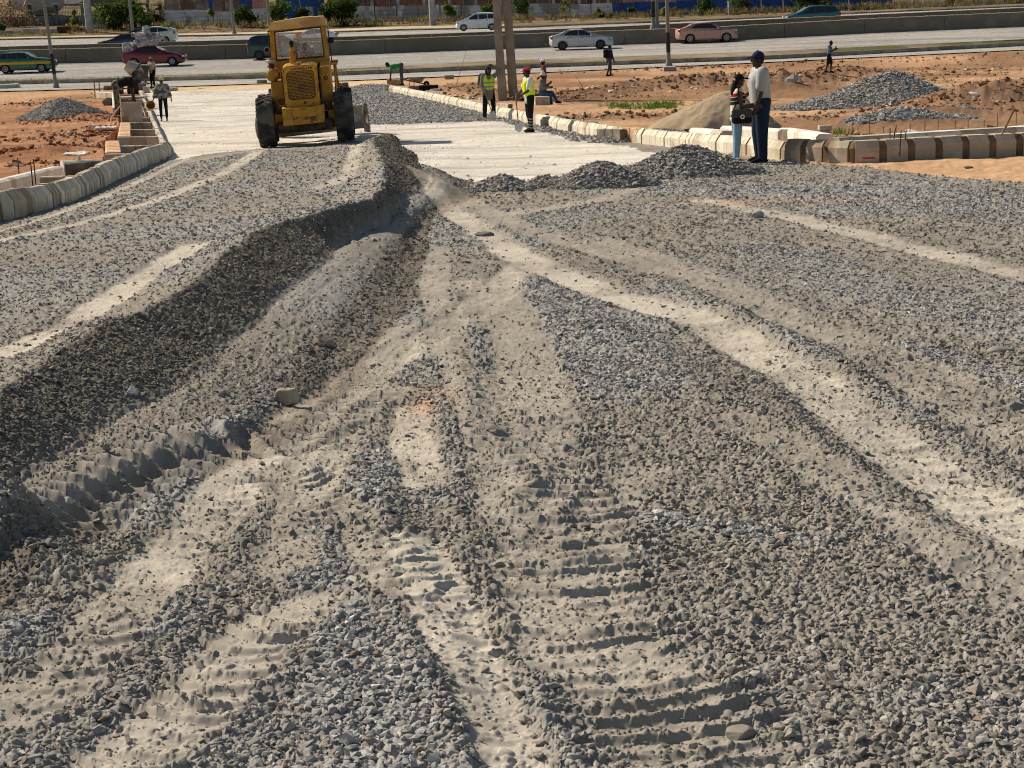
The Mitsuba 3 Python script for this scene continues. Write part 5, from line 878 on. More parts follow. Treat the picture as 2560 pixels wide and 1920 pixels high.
def person(key, foot, hgt, yaw, label, lean=(0, .04, 1), uL=(-.10, 0, -1), fL=(-.03, .15, -1), uR=(.10, 0, -1), fR=(.03, .15, -1), tL=(-.04, .05, -1), sL=(0, -.05, -1), tR=(.04, -.03, -1), sR=(0, -.06, -1), head=(0, 1, 0), nod=0.0, skin='m_skin', shirt='m_c_white', sleeve=.55, hem=.0,
           legs='m_c_black', leglen=1.0, shoes='m_c_black', hat=None, hatm='m_c_black', hair=True, vest=None, slim=1.0, wide=1.0, socks=None, skirt=0, group=None, base=None, floor=None, gripL=False, gripR=False, loose=0.0):
    """figure posed by bone directions; own frame: x to its right, y ahead, z up; returns joints in the world"""
    k = hgt / 1.78; up = nv(lean); rt = nv(np.cross((0, 1, 0) if abs(up[1]) < .9 else (0, 0, 1), up)) if abs(up[0]) > .3 else np.array([1., 0, 0]); fw = nv(np.cross(up, rt))
    P = np.zeros(3); J = {}
    J['hipL'], J['hipR'] = np.array([-.09, 0, -.02]), np.array([.09, 0, -.02])
    for s, t, q in (('L', tL, sL), ('R', tR, sR)): J['kn' + s] = J['hip' + s] + nv(t) * .435; J['an' + s] = J['kn' + s] + nv(q) * .415
    J['waist'] = up * .16; J['chest'] = up * .36 + fw * .015; J['neck'] = up * .525
    J['shL'], J['shR'] = up * .485 - rt * .185 * wide, up * .485 + rt * .185 * wide
    for s, u, f in (('L', uL, fL), ('R', uR, fR)): J['el' + s] = J['sh' + s] + nv(u) * .30; J['wr' + s] = J['el' + s] + nv(f) * .255
    hd = nv(head); hu = nv(up * .5 + np.array([0, 0, .5]) + hd * nod * .6); hd = nv(hd - hu * (hd @ hu)); hx = np.cross(hd, hu); J['head'] = J['neck'] + hu * .165 + hd * .025
    low = min(J['anL'][2], J['anR'][2]) - .085
    if floor is not None: low = floor
    R = M4((0, 0, 0), yaw)[:3, :3] * k; off = np.asarray(foot, float)
    mid = (J['anL'] + J['anR']) / 2 if base is None else np.asarray(base, float)
    W = lambda p: off + R @ (np.asarray(p) - [mid[0], mid[1], low])
    def out(m): m = m.copy(); m.vertices = off + (np.asarray(m.vertices) - [mid[0], mid[1], low]) @ R.T; return m
    w, b = slim, []
    b += [bone(J['hipL'] + [.015, 0, .03], .105 * w, J['hipR'] + [-.015, 0, .03], .105 * w), bone((0, 0, .02), .115 * w, J['waist'], .108 * w), bone(J['waist'] - rt * .04, .105 * w, J['chest'] - rt * .06, .115 * w), bone(J['waist'] + rt * .04, .105 * w, J['chest'] + rt * .06, .115 * w), bone(J['chest'] - rt * .05, .115 * w, J['neck'] - up * .08 - rt * .08, .085 * w), bone(J['chest'] + rt * .05, .115 * w, J['neck'] - up * .08 + rt * .08, .085 * w), bone(J['shL'] + rt * .02, .062, J['shR'] - rt * .02, .062), bone(J['neck'] - up * .05, .06, J['head'] - hu * .04, .052)]
    for s in 'LR':
        b += [bone(J['hip' + s], .088 * w, J['kn' + s], .056 * w), bone(J['kn' + s], .055 * w, (J['kn' + s] * .65 + J['an' + s] * .35) - nv(np.cross(rt, J['an' + s] - J['kn' + s])) * .0, .054 * w), bone(J['kn' + s] * .65 + J['an' + s] * .35, .054 * w, J['an' + s], .036), bone(J['sh' + s], .054 * w, J['el' + s], .040 * w), bone(J['el' + s], .040 * w, J['wr' + s], .027 * w)]
        sh = J['an' + s] - J['kn' + s]; fwd = np.array([0, 1., 0]); flat = nv(fwd - nv(sh) * (fwd @ nv(sh)) * .6); flat = nv([flat[0], flat[1], min(flat[2], 0) * .3 - .02]); J['toe' + s] = J['an' + s] + flat * .15 - np.array([0, 0, .05])
        b += [bone(J['an' + s] - flat * .04 - [0, 0, .045], .036, J['toe' + s], .030)]
    skull = S((0, 0, 0), .1, (.78, .96, 1.12)).translate([0, 0, 0]); jaw = bone((0, .035, -.055), .052, (0, .055, -.085), .034); nose = bone((0, .085, .012), .012, (0, .103, -.022), .016); lips = bone((-.018, .083, -.055), .012, (.018, .083, -.055), .012); ears = [S((s * .078, -.005, -.01), .026, (.4, .8, 1.1)) for s in (-1, 1)]; brow = bone((-.035, .083, .03), .014, (.035, .083, .03), .014)
    H4 = np.eye(4); H4[:3, 0], H4[:3, 1], H4[:3, 2], H4[:3, 3] = hx, hd, hu, J['head']; HT = lambda m: m.transform(H4[:3, :])
    hm = skull
    for q in (jaw, nose, lips, brow, *ears): hm = hm + q
    b.append(HT(hm)); body = fuse(b, .03 if hgt * 1 > 0 else .04, 6); bm = m3d(body); hands = []
    for s, f, grip in (('L', fL, gripL), ('R', fR, gripR)):
        d = nv(f); side = nv(np.cross(d, (1, .2, .3))); nrm = np.cross(side, d); wr = J['wr' + s]; palm = (S(wr + side * .022, .017) + S(wr - side * .022, .017) + S(wr + d * .085 + side * .032, .013) + S(wr + d * .085 - side * .032, .013)).hull(); hands.append(palm)
        for i, ln in enumerate((.068, .078, .074, .058)):
            a = wr + d * .088 + side * (.032 - i * .0213); c1 = (.95, .75) if not grip else (.45, -.5); m1 = a + nv(d * c1[0] + nrm * (.30 if not grip else .9)) * ln * .55; m2 = m1 + nv(d * c1[1] + nrm * (.65 if not grip else .7)) * ln * .5
            hands += [bone(a, .0098, m1, .009), bone(m1, .009, m2, .0078)]
        a = wr + d * .03 + side * .034; m1 = a + nv(side * .7 + d * .7 + nrm * .3) * .042; hands += [bone(a, .013, m1, .011), bone(m1, .0105, m1 + nv(d + nrm * .5 + side * .1) * .034, .0085)]
    for h_ in hands: bm = bm + h_
    put(key, out(tri(bm)), skin, smooth=True); lab(key, label, 'person', group)
    lo = loose
    # clothes
    if shirt:
        e = .016 + lo; c = [bone(J['waist'] - rt * .04 - up * (.10 + hem), .108 * w + e, J['chest'] - rt * .06, .115 * w + e), bone(J['waist'] + rt * .04 - up * (.10 + hem), .108 * w + e, J['chest'] + rt * .06, .115 * w + e), bone(J['chest'] - rt * .05, .115 * w + e, J['neck'] - up * .09 - rt * .08, .085 * w + e * .8), bone(J['chest'] + rt * .05, .115 * w + e, J['neck'] - up * .09 + rt * .08, .085 * w + e * .8), bone(J['shL'] + rt * .02, .062 + e * .6, J['shR'] - rt * .02, .062 + e * .6)]
        for s in 'LR':
            if sleeve > 0: q = J['sh' + s] + (J['el' + s] - J['sh' + s]) * min(1, sleeve / .6); c.append(bone(J['sh' + s], .056 * w + e, q, .046 * w + e * 1.1))
            if sleeve > .6: c.append(bone(J['el' + s], .042 * w + e, J['el' + s] + (J['wr' + s] - J['el' + s]) * (sleeve - .6) / .4, .032 * w + e))
        put(key + '__shirt', out(fuse(c, .035, 6)), shirt, smooth=True)
    if legs:
        e = .014 + lo * .8; c = [bone(J['hipL'] + [.015, 0, .05], .107 * w + e, J['hipR'] + [-.015, 0, .05], .107 * w + e), bone((0, 0, .02), .115 * w + e, up * .08, .105 * w + e)]
        for s in 'LR':
            t = min(1, leglen / .55); c.append(bone(J['hip' + s], .09 * w + e, J['hip' + s] + (J['kn' + s] - J['hip' + s]) * t, (.058 if leglen > .6 else .075) * w + e))
            if leglen > .55: c.append(bone(J['kn' + s], .058 * w + e, J['kn' + s] + (J['an' + s] - J['kn' + s]) * (leglen - .55) / .45 * .96, .040 + e))
        put(key + '__' + ('trousers' if leglen > .6 else 'shorts'), out(fuse(c, .035, 5)), legs, smooth=True)
    if skirt: put(key + '__cape', out(fuse([(S(J['neck'] - up * .03, .085) + S(J['waist'] - up * .12 - rt * .30, .06) + S(J['waist'] - up * .12 + rt * .30, .06) + S(J['waist'] - up * .12 + fw * .16, .07) + S(J['waist'] - up * .12 - fw * .16, .07) + S(J['shL'], .09) + S(J['shR'], .09)).hull(), bone(J['shL'], .09, J['elL'] * .4 + J['wrL'] * .6, .07), bone(J['shR'], .09, J['elR'] * .4 + J['wrR'] * .6, .07)], .04, 4)), 'm_camo', smooth=True)
    if socks:
        for s in 'LR': put(key + '__sock', out(tri(bone(J['kn' + s] * .85 + J['an' + s] * .15, .058, J['an' + s], .043))), socks, smooth=True)
    if shoes:
        for s in 'LR':
            a, t = J['an' + s], J['toe' + s]; d = nv(t - a); d[2] = 0; q = (S(a - d * .045 - [0, 0, .04], .043) + S(a + [0, 0, .0], .046) + S(a + d * .09 - [0, 0, .05], .042) + S(t + d * .02 - [0, 0, .005], .034)).hull()
            kk = put(key + '__shoe', out(tri(q)), shoes, smooth=True)
            if hgt > 1.85: put(kk + '__sole', out(cbox((.095, .29, .03), (0, 0, 0), .012).apply_transform(M4((a + d * .05) - [0, 0, .082], math.atan2(-d[0], d[1])))), 'm_c_white')
    if hair: put(key + '__hair', out(tri(HT((S((0, -.008, .012), .1, (.83, 1.0, 1.13)) - m3.Manifold.cube([.3, .2, .3], True).translate([0, .155, -.06]) - m3.Manifold.cube([.3, .3, .1], True).translate([0, 0, -.13]))))), 'm_hair', smooth=40)
    for s in (-1, 1): put(key + '__eye', out(tri(HT(S((s * .031, .084, .012), .011, (1.1, .5, .65))))), 'm_eye', smooth=True)
    if hat:
        dome = S((0, -.008, .03), .1, (.90, 1.08, 1.05)) - m3.Manifold.cube([.4, .4, .3], True).translate([0, 0, -.12])
        if hat == 'cap': dome = dome + (S((-.06, .09, .045), .012) + S((.06, .09, .045), .012) + S((-.04, .195, .030), .010) + S((.04, .195, .030), .010)).hull() + S((0, 0, .136), .012)
        if hat == 'beanie': dome = S((0, -.01, .03), .1, (.93, 1.08, 1.12)) - m3.Manifold.cube([.4, .4, .3], True).translate([0, 0, -.125])
        if hat == 'beret': dome = (S((0, -.02, .085), .1, (1.05, 1.25, .42)) + S((0, .09, .06), .02)).hull() + (S((-.05, .1, .045), .01) + S((.05, .1, .045), .01) + S((0, .16, .02), .01)).hull()
        if hat == 'wrap': dome = (S((0, 0, .06), .1, (1.05, 1.15, .55)) + S((0, 0, .12), .1, (.95, 1.05, .30))).hull()
        if hat == 'hood': dome = (S((0, -.02, .01), .1, (1.08, 1.12, 1.28)) + S((0, -.05, -.14), .09)).hull() - S((0, .10, -.01), .1, (.80, 1.1, 1.02))
        if hat == 'cone': dome = (S((0, 0, .05), .1, (1.05, 1.15, .5)) + S((0, -.03, .20), .05)).hull()
        put(key + '__hat', out(tri(HT(dome))), hatm, smooth=40)
    if vest:
        e = .032 + lo; c = [bone(J['waist'] - rt * .04 - up * .07, .108 * w + e, J['chest'] - rt * .06, .115 * w + e), bone(J['waist'] + rt * .04 - up * .07, .108 * w + e, J['chest'] + rt * .06, .115 * w + e), bone(J['chest'] - rt * .05, .115 * w + e, J['neck'] - up * .09 - rt * .09, .085 * w + e * .8), bone(J['chest'] + rt * .05, .115 * w + e, J['neck'] - up * .09 + rt * .09, .085 * w + e * .8)]
        vm = c[0]
        for q in c[1:]: vm = vm + q
        U4 = np.eye(4); U4[:3, 0], U4[:3, 1], U4[:3, 2] = rt, fw, up
        box_ = lambda sx, sy, sz, p: m3.Manifold.cube([sx, sy, sz], True).translate(list(p)).transform(U4[:3, :])
        neckcut = (m3.Manifold.cylinder(.3, .075, .075, 16, True).rotate([60, 0, 0]).translate([0, .12, .50])).transform(U4[:3, :])
        body_v = vm - neckcut - box_(.018, .5, .9, (0, .25, .3))
        kk = put(key + '__vest', out(tri(body_v)), vest, smooth=40)
        if vest == 'm_c_vest':
            big = m3d(tri(vm)).scale([1.025, 1.04, 1.0])
            for z in (.16, .30): put(kk + '__band', out(tri(big ^ box_(.9, .9, .042, (0, 0, z)))), 'm_c_band', smooth=40)
        else:
            for s in (-1, 1): put(kk + '__piping', out(pipe([up * z + rt * s * x + fw * y for z, x, y in ((.50, .13, .0), (.40, .15, .085), (.30, .17, .05), (.34, .175, -.03))], .011)), 'm_c_dgrey')
    return {n: W(v) for n, v in J.items()}, W
PPM = lambda p: F / ((np.asarray(p) - EYE) @ FW)
def stand(key, px, py, hpx, yaw, label, **kw):
    p = on(px, py); return person(key, p, hpx / PPM(p), yaw, label, **kw)
H = math.pi / 2
J, W = stand('person', 1903, 407, 276, H + .12, 'tall man in grey T-shirt, dark jeans and navy cap facing the woman', uL=(-.06, .10, -1), fL=(-.02, .38, -1), uR=(.08, .25, -1), fR=(-.10, .75, -.55), tL=(-.06, .03, -1), tR=(.06, .05, -1), sL=(0, -.04, -1), sR=(0, -.08, -1), shirt='m_c_tee_grey', sleeve=.42, hem=.10, legs='m_c_jeans_dark', hat='cap', hatm='m_c_navy', loose=.028, slim=1.06)
J, W = stand('person_001', 1840, 411, 224, -H + .10, 'woman in striped top, light jeans and black cap holding out her hands', uL=(-.05, .05, -1), fL=(.05, 1, .0), uR=(.05, .10, -1), fR=(-.02, 1, -.05), shirt='m_stripes', sleeve=.0, hem=.10, legs='m_c_jeans_light', shoes='m_c_brownshoe', hat='cap', hatm='m_c_black', skin='m_skin2', slim=1.02, wide=.88, loose=.004)
put('person_001__long_hair', tri((S(J['head'] + [-.055, 0, -.02], .06) + S(J['neck'] + [-.07, 0, .0], .06) + S(J['neck'] + [-.08, -.02, -.07], .045)).hull()), 'm_hair', smooth=True)
bagp = J['hipR'] + np.array([.05, -.13, .02])
k = put('handbag', xf(cbox((.34, .12, .24), (0, 0, 0), .03), M4(bagp, .05)), 'm_c_black', smooth=False); lab(k, 'black shoulder bag hanging at the hip of the woman in stripes', 'handbag')
put('handbag__flap', xf(cbox((.33, .02, .13), (0, -.065, .05), .01), M4(bagp, .05)), 'm_c_dgrey'); put('handbag__clasp', xf(lathe([(.02, -.006), (.04, -.006), (.04, .006), (.02, .006), (.02, -.006)], 16, 'y'), M4(bagp + [0, -.08, 0], .05)), 'm_chrome'); put('handbag__strap', pipe([bagp + [-.15, 0, .1], J['shR'] * .5 + bagp * .5 + [-.06, -.06, .06], J['shR'] + [-.02, -.03, .085], J['shL'] + [-.02, .0, .08]], .012), 'm_c_black')
put('person_001__cap_badge', ball(J['head'] + [-.085, -.05, .02], .018, 1), 'm_c_white')
J, W = stand('person_002', 1224, 299, 131, math.pi + .15, 'worker in lime vest with grey bands, one arm raised behind the hooded head', uL=(-.75, .05, .75), fL=(.85, -.15, .45), uR=(.16, .1, -1), fR=(-.22, .5, -.8), tL=(-.13, .02, -1), tR=(.13, .02, -1), sL=(-.03, -.02, -1), sR=(.03, -.02, -1), shirt='m_c_grey', sleeve=.97, hem=.24, legs='m_c_black', vest='m_c_vest', hat='hood', hatm='m_c_black', loose=.012, shoes='m_c_brownshoe', skin='m_skin2', gripR=True)
put('person_002__hood_cloth', tri((S(J['shR'] + [-.06, .12, .02], .10) + S(J['shR'] + [-.10, .14, -.22], .10) + S(J['neck'] + [-.1, .1, .0], .08)).hull()), 'm_c_dgrey', smooth=True)
def shovel(key, top, tip, label, blade=1.0):
    top, tip = np.asarray(top), np.asarray(tip); d = nv(tip - top); put(key + '__shaft', tube(top, tip - d * .26, .017, None, 8), 'm_timber'); u, v, _ = basis(d)
    if abs(u[0]) < abs(v[0]): u, v = v, u
    a = tip - d * .30; put(key + '__blade', hull([a - u * .09 - v * .004, a + u * .09 - v * .004, a + d * .20 - u * .115 - v * .014, a + d * .20 + u * .115 - v * .014, tip - v * .004, a + v * .012, a + d * .2 + v * .01]), 'm_steel_bright'); put(key + '__grip', tube(top - u * .06, top + u * .06, .018, None, 8), 'm_timber'); lab(key, label, 'shovel')
dif('m_steel_bright', (.62, .60, .56), .4, .6)
hw = J['wrR'] + np.array([.02, -.07, -.03]); shovel('shovel', hw + np.array([-.03, 0, .16]), gp(1236, 300) + [0, 0, .01], 'shovel held by the worker with the banded vest')
J, W = stand('person_003', 1328, 331, 161, H + .30, 'worker in plain yellow vest, black shorts and striped socks with red cap', uL=(-.10, .30, -1), fL=(.12, .95, -.55), uR=(.10, .38, -1), fR=(-.25, .85, -.65), tL=(-.06, .04, -1), tR=(.10, -.02, -1), sL=(-.02, -.05, -1), sR=(.05, -.12, -1), shirt='m_c_white', sleeve=.42, hem=.13, legs='m_c_black', leglen=.62, socks='m_socks', vest='m_c_vest2', hat='beret', hatm='m_c_red', loose=.010, gripL=True, gripR=True)
hw = (J['wrL'] + J['wrR']) / 2 + np.array([-.07, -.03, -.03]); tip = gp(1298, 333) + [0, 0, .01]; shovel('shovel_001', hw + (hw - tip) * .18, tip, 'shovel with pale blade held by the worker in black shorts')
SQ = dict(tL=(-.25, 1, .10), tR=(.25, 1, .10), sL=(0, -.35, -1), sR=(0, -.35, -1))
stand('person_004', 1311, 250, 88, H + .2, 'crouching person in red shirt and white cap behind the yellow vest worker', lean=(0, .25, 1), **SQ, shirt='m_c_red', sleeve=.42, hat='beanie', hatm='m_c_white', legs='m_c_cream', hem=.05)
stand('person_005', 1277, 232, 82, H, 'person half hidden between the twin concrete poles, in white cap', shirt='m_c_black', sleeve=.97, legs='m_c_cream', hat='cone', hatm='m_c_white', shoes='m_c_brownshoe')
stand('person_006', 1363, 243, 93, H, 'man in dull red shirt and white hat standing beyond the seated man', uL=(-.1, .15, -1), fL=(0, .7, -.7), shirt='m_c_maroonshirt', sleeve=.42, hem=.08, legs='m_c_teal', hat='wrap', hatm='m_c_white')
st = on(1368, 262)
rs = gp(1352, 264); k = put('seat_block', xf(cbox((.6, .55, .42), (0, 0, .16), b=.02), M4(rs + [.05, .1, 0], .1)), 'm_block'); lab(k, 'concrete block on which the man in the pale cap sits', 'block')
person('person_007', st + [-.12, .2, 0], 1.72, -H - .25, 'seated man in blue jeans with a pale cap, resting on a block', lean=(0, .10, 1), tL=(-.2, 1, -.05), sL=(0, .55, -1), tR=(.2, 1, -.25), sR=(0, .12, -1), uL=(-.1, .25, -1), fL=(.1, .7, .6), uR=(.1, .35, -1), fR=(-.1, 1, .05), shirt='m_c_grey', sleeve=.97, legs='m_c_jeans', hat='cone', hatm='m_c_white', floor=-.52, base=(0, .1, 0), head=(-.2, 1, 0), loose=.008)
J, W = stand('person_008', 1522, 190, 78, -H + .5, 'man in dark clothes with a backpack walking towards the highway', tL=(-.05, .38, -1), sL=(0, -.05, -1), tR=(.05, -.20, -1), sR=(0, -.40, -1), uL=(-.1, -.2, -1), fL=(0, .1, -1), uR=(.1, .15, -1), fR=(0, .4, -1), shirt='m_c_navy', sleeve=.97, legs='m_c_dgrey', hair=True)
k = put('backpack', xf(crumpled((.30, .22, .46), 77, .02, .07), M4((J['chest'] + J['waist']) / 2 + [-.20, -.08, .07], .3)), 'm_c_black'); lab(k, 'black backpack on the back of the walking man', 'backpack'); put('backpack__strap', pipe([J['shR'] + [-.14, 0, .05], J['shR'] + [.02, -.03, .08], J['chest'] + [.10, -.09, 0]], .014), 'm_c_black')
J, W = stand('person_009', 2070, 182, 81, -H - .35, 'man in blue T-shirt and dark shorts walking with head bowed over a phone', tL=(-.05, .22, -1), sL=(0, -.05, -1), tR=(.05, -.12, -1), sR=(0, -.35, -1), uL=(-.1, .3, -1), fL=(.15, 1, .45), uR=(.1, .3, -1), fR=(-.15, 1, .65), nod=.5, shirt='m_c_blue', sleeve=.42, hem=.08, legs='m_c_black', leglen=.58, shoes='m_c_black', gripR=True)
k = put('phone', xf(cbox((.07, .012, .14), b=.004), M4(J['wrR'] + [.07, -.02, .08], .4, 0, -.5)), 'm_black'); lab(k, 'small dark phone in the hand of the bowed walking man', 'phone')
stand('person_010', 1006, 214, 92, H + .1, 'worker in green shirt bent double at the far end of the kerb', lean=(0, 1, -.05), uL=(-.1, .1, -1), fL=(0, .15, -1), uR=(.1, .1, -1), fR=(0, .1, -1), tL=(-.12, .04, -1), tR=(.12, -.02, -1), shirt='m_c_green', sleeve=.42, legs='m_c_teal', head=(0, .5, -1))
stand('person_011', 383, 220, 77, math.pi - .5, 'worker in pale T-shirt and orange cap standing beside the mixer', tL=(-.02, .14, -1), tR=(.10, -.02, -1), sL=(.03, -.15, -1), sR=(.02, -.05, -1), uL=(-.18, -.05, -1), fL=(-.08, .2, -1), uR=(.22, .0, -1), fR=(.0, .2, -1), shirt='m_c_tan', sleeve=.42, hem=.06, legs='m_c_black', hat='beanie', hatm='m_c_orange', shoes='m_c_brownshoe')
J, W = stand('person_012', 411, 302, 107, math.pi + .15, 'woman in grey patterned cape and straw hat carrying a bucket', uL=(-.35, .05, -1), fL=(-.25, .2, -1), uR=(.40, .05, -1), fR=(.30, .15, -1), tL=(-.05, .02, -1), tR=(.05, .08, -1), shirt='m_camo', sleeve=.6, skirt=1, legs='m_c_black', leglen=.92, shoes=None, hat='wrap', hatm='m_c_straw', gripR=True, slim=.92)
hnd = J['wrR'] + nv(J['wrR'] - J['elR']) * .10; scene_b = M4(hnd + np.array([-.10, -.06, -.20]), 0, 0, 0) @ trimesh.transformations.rotation_matrix(1.15, (1, .25, 0))
wear('m_bucket', (.48, .40, .26), (.60, .54, .40), 6, .6); dif('m_bucket_in', (.42, .16, .025), .7)
k = put('bucket', xf(lathe([(0, -.17), (.13, -.17), (.175, .17), (.185, .17), (.185, .185), (.165, .185), (.12, -.15), (0, -.15)], 24), scene_b), 'm_bucket', smooth=40); lab(k, 'orange lined bucket swung from the hand of the caped woman', 'bucket')
put(k + '__lining', xf(lathe([(0, -.145), (.117, -.145), (.162, .17), (.160, .172), (.112, -.14), (0, -.14)], 24), scene_b), 'm_bucket_in', smooth=40); put(k + '__handle', pipe([(scene_b @ np.array([s * .18 * math.cos(a) if 0 else .18 * math.cos(a), 0.10 * math.sin(a) * 0, .17 + .14 * math.sin(a), 1]))[:3] for a in np.linspace(0, np.pi, 9) for s in (1,)], .006), 'm_rebar')
stand('person_013', 294, 290, 142, -H + .25, 'worker in camouflage trousers bent forward over the drain slab', lean=(0, .95, .35), uL=(-.1, .05, -1), fL=(0, .1, -1), uR=(.1, .15, -1), fR=(0, .1, -1), tL=(-.12, .02, -1), tR=(.12, -.02, -1), sL=(0, -.03, -1), sR=(0, -.05, -1), shirt='m_c_black', sleeve=.42, legs='m_camo_green', hair=True, hat='beanie', hatm='m_c_dgrey', head=(0, .8, -.7), loose=.01)
SIT = dict(tL=(-.3, 1, .25), tR=(.3, 1, .25), sL=(.1, .2, -1), sR=(-.1, .2, -1))
p = on(300, 236); person('person_014', p, 1.72, .5, 'bareheaded person in pale shirt sitting farthest behind the drain', lean=(0, .12, 1), **SIT, shirt='m_c_tan', sleeve=.42, legs='m_c_teal', floor=-.14, base=(0, 0, 0))
p = on(334, 236); person('person_015', p, 1.75, .3, 'person in dark checked shirt and grey cap sitting with back turned', lean=(0, .15, 1), **SIT, shirt='m_plaid', sleeve=.97, legs='m_c_black', floor=-.14, base=(0, 0, 0), hat='beanie', hatm='m_c_dgrey', loose=.04)
sp = (GM @ np.array([.08, 1.86, 1.70, 1]))[:3]
person('person_016', sp, 1.72, .085, 'grader driver sitting inside the dusty cab', lean=(0, -.05, 1), tL=(-.2, 1, .05), sL=(0, .3, -1), tR=(.2, 1, .05), sR=(0, .3, -1), uL=(-.15, .5, -1), fL=(.1, 1, .1), uR=(.15, .5, -1), fR=(-.1, 1, .1), shirt='m_c_maroonshirt', sleeve=.42, legs='m_c_dgrey', floor=-.12, base=(0, 0, 0))
# ------------------------------------------------------------------ hoardings, walls, poles and planting beyond the highway
wear('m_sheet', (.50, .51, .54), (.70, .70, .72), 1.6, .6, (.30, .28, .27), .5); wear('m_sheet_blue', (.014, .06, .22), (.02, .085, .30), 1.2, .55, (.02, .05, .12), .6); wear('m_sheet_rust', (.17, .14, .12), (.27, .235, .205), 1.5, .8, (.14, .085, .06), .7)
wear('m_sheet_salmon', (.40, .19, .15), (.48, .25, .20), 2, .7); wear('m_wall_grey', (.12, .125, .13), (.21, .21, .20), 1.5, .95, (.07, .075, .075), .6); wear('m_wall_pale', (.38, .37, .33), (.52, .50, .45), 1.5, .95, (.26, .25, .21), .7); wear('m_brick_red', (.25, .115, .075), (.36, .19, .125), 2.5, .95, (.15, .08, .06), .9)
wear('m_pole_conc', (.30, .31, .315), (.38, .385, .385), 1.5, .9); wear('m_pole_tan', (.235, .205, .165), (.31, .275, .225), 1.6, .95); dif('m_pole_steel', (.20, .195, .18), .7); dif('m_maroon_panel', (.07, .018, .022), .7)
def sheet_fence(key, x0, x1, t0, t1, b0, b1, Y, mat, label, step=2.4, horiz=True, cat_='fence', posts=True, seed=0, over=0.0):
    """sheet metal hoarding: each sheet a thin crumpled or corrugated panel between posts"""
    A, B = at(x0, b0, Y), at(x1, b1, Y); Tz0, Tz1 = at(x0, t0, Y)[2] + over, at(x1, t1, Y)[2] + over; n = max(1, int(round((B[0] - A[0]) / step))); g = np.random.default_rng(seed + 3)
    for i in range(n):
        u0, u1 = i / n + .002, (i + 1) / n - .002; nu, nvv = 13, 15; u, v = np.meshgrid(np.linspace(u0, u1, nu), np.linspace(0, 1, nvv)); X = A[0] + (B[0] - A[0]) * u
        zb = A[2] + (B[2] - A[2]) * u - .25; zt = Tz0 + (Tz1 - Tz0) * u + g.normal(0, .05); Z = zb + (zt - zb) * v
        D = (.035 * np.sin(Z * 2 * np.pi / .42) if horiz else .03 * np.sin(X * 2 * np.pi / .33)) + (.14 if horiz else .04) * (N2(X, Z * 2.5, .9, seed + 7, 3) - .5); Yy = A[1] + (B[1] - A[1]) * u + D + (i % 2) * .04
        i0 = np.arange(X.size).reshape(X.shape); f = np.concatenate([np.stack([i0[:-1, :-1], i0[:-1, 1:], i0[1:, 1:]], -1).reshape(-1, 3), np.stack([i0[:-1, :-1], i0[1:, 1:], i0[1:, :-1]], -1).reshape(-1, 3)]); V = np.stack([X, Yy, Z], -1).reshape(-1, 3)
        V2 = V + [0, .02, 0]; rim = np.concatenate([i0[0], i0[1:, -1], i0[-1, ::-1][1:], i0[::-1, 0][1:-1]]); m_ = len(V); rf = [(rim[k], rim[(k + 1) % len(rim)], rim[k] + m_) for k in range(len(rim))] + [(rim[(k + 1) % len(rim)], rim[(k + 1) % len(rim)] + m_, rim[k] + m_) for k in range(len(rim))]
        put(key + '__panel', (np.vstack([V, V2]), np.vstack([f, f[:, ::-1] + m_, rf])), mat)
        if posts and i % 2 == 0: put(key + '__post', tube((X[0, 0], Yy[0, 0] - .08, zb[0, 0]), (X[0, 0] + g.normal(0, .05), Yy[0, 0] - .08, zt[0, 0] + g.uniform(.1, .5)), .045, None, 6), 'm_pole_steel')
    lab(key, label, cat_)
sheet_fence('sheet_fence', 404, 580, 24, 27, 64, 62, 192, 'm_sheet', 'crumpled pale sheet fence behind the brown verge at the upper left', seed=1)
sheet_fence('sheet_fence_001', 578, 668, 27, 20, 60, 48, 192.5, 'm_sheet', 'short pale sheet fence behind the bushes left of the grader', seed=2)
sheet_fence('sheet_fence_002', 884, 1532, 16.5, 8, 56, 42, 192, 'm_sheet', 'long whitish sheet fence above the white people carrier', seed=3)
sheet_fence('sheet_fence_003', 2228, 2860, 6, -18, 28, 8, 192, 'm_sheet', 'crumpled white sheet fence at the upper right end', seed=4)
sheet_fence('blue_hoarding', 1531, 1796, 5, 0, 40, 33, 192.3, 'm_sheet_blue', 'blue sheet hoarding above the pink sedan', horiz=False, seed=5)
sheet_fence('blue_hoarding_001', 1794, 2230, -22, -34, 36, 28, 192.5, 'm_sheet_blue', 'tall bright blue hoarding behind the teal estate car', horiz=False, seed=6, over=.3)
sheet_fence('blue_hoarding_002', 718, 768, 22, 20, 50, 49, 193, 'm_sheet_blue', 'small blue panel behind the bush above the grader cab', horiz=False, posts=False, seed=8)
sheet_fence('blue_hoarding_003', 783, 815, 18, 18, 53, 53, 192.4, 'm_sheet_blue', 'narrow blue panel right of the white gate panel', horiz=False, posts=False, seed=9)
sheet_fence('gate_panel', 764, 784, 19, 19, 53, 53, 192.2, 'm_wall_pale', 'pale peeling gate panel between blue sheets', step=3, horiz=False, posts=False, seed=10, cat_='gate')
sheet_fence('shed_wall', 412, 524, -22, -22, 30, 30, 200, 'm_sheet_rust', 'grey brown corrugated shed wall behind the crumpled fence', step=1.6, horiz=False, posts=False, seed=11, cat_='shed')
sheet_fence('shed_wall_001', 523, 532, -22, -22, 30, 30, 199.5, 'm_sheet_blue', 'narrow dark blue strip beside the grey brown shed', horiz=False, posts=False, seed=12, cat_='shed')
sheet_fence('shed_wall_002', 531, 602, -22, -22, 30, 30, 201, 'm_sheet_rust', 'dark rusty shed wall between two blue strips', step=1.6, horiz=False, posts=False, seed=13, cat_='shed')
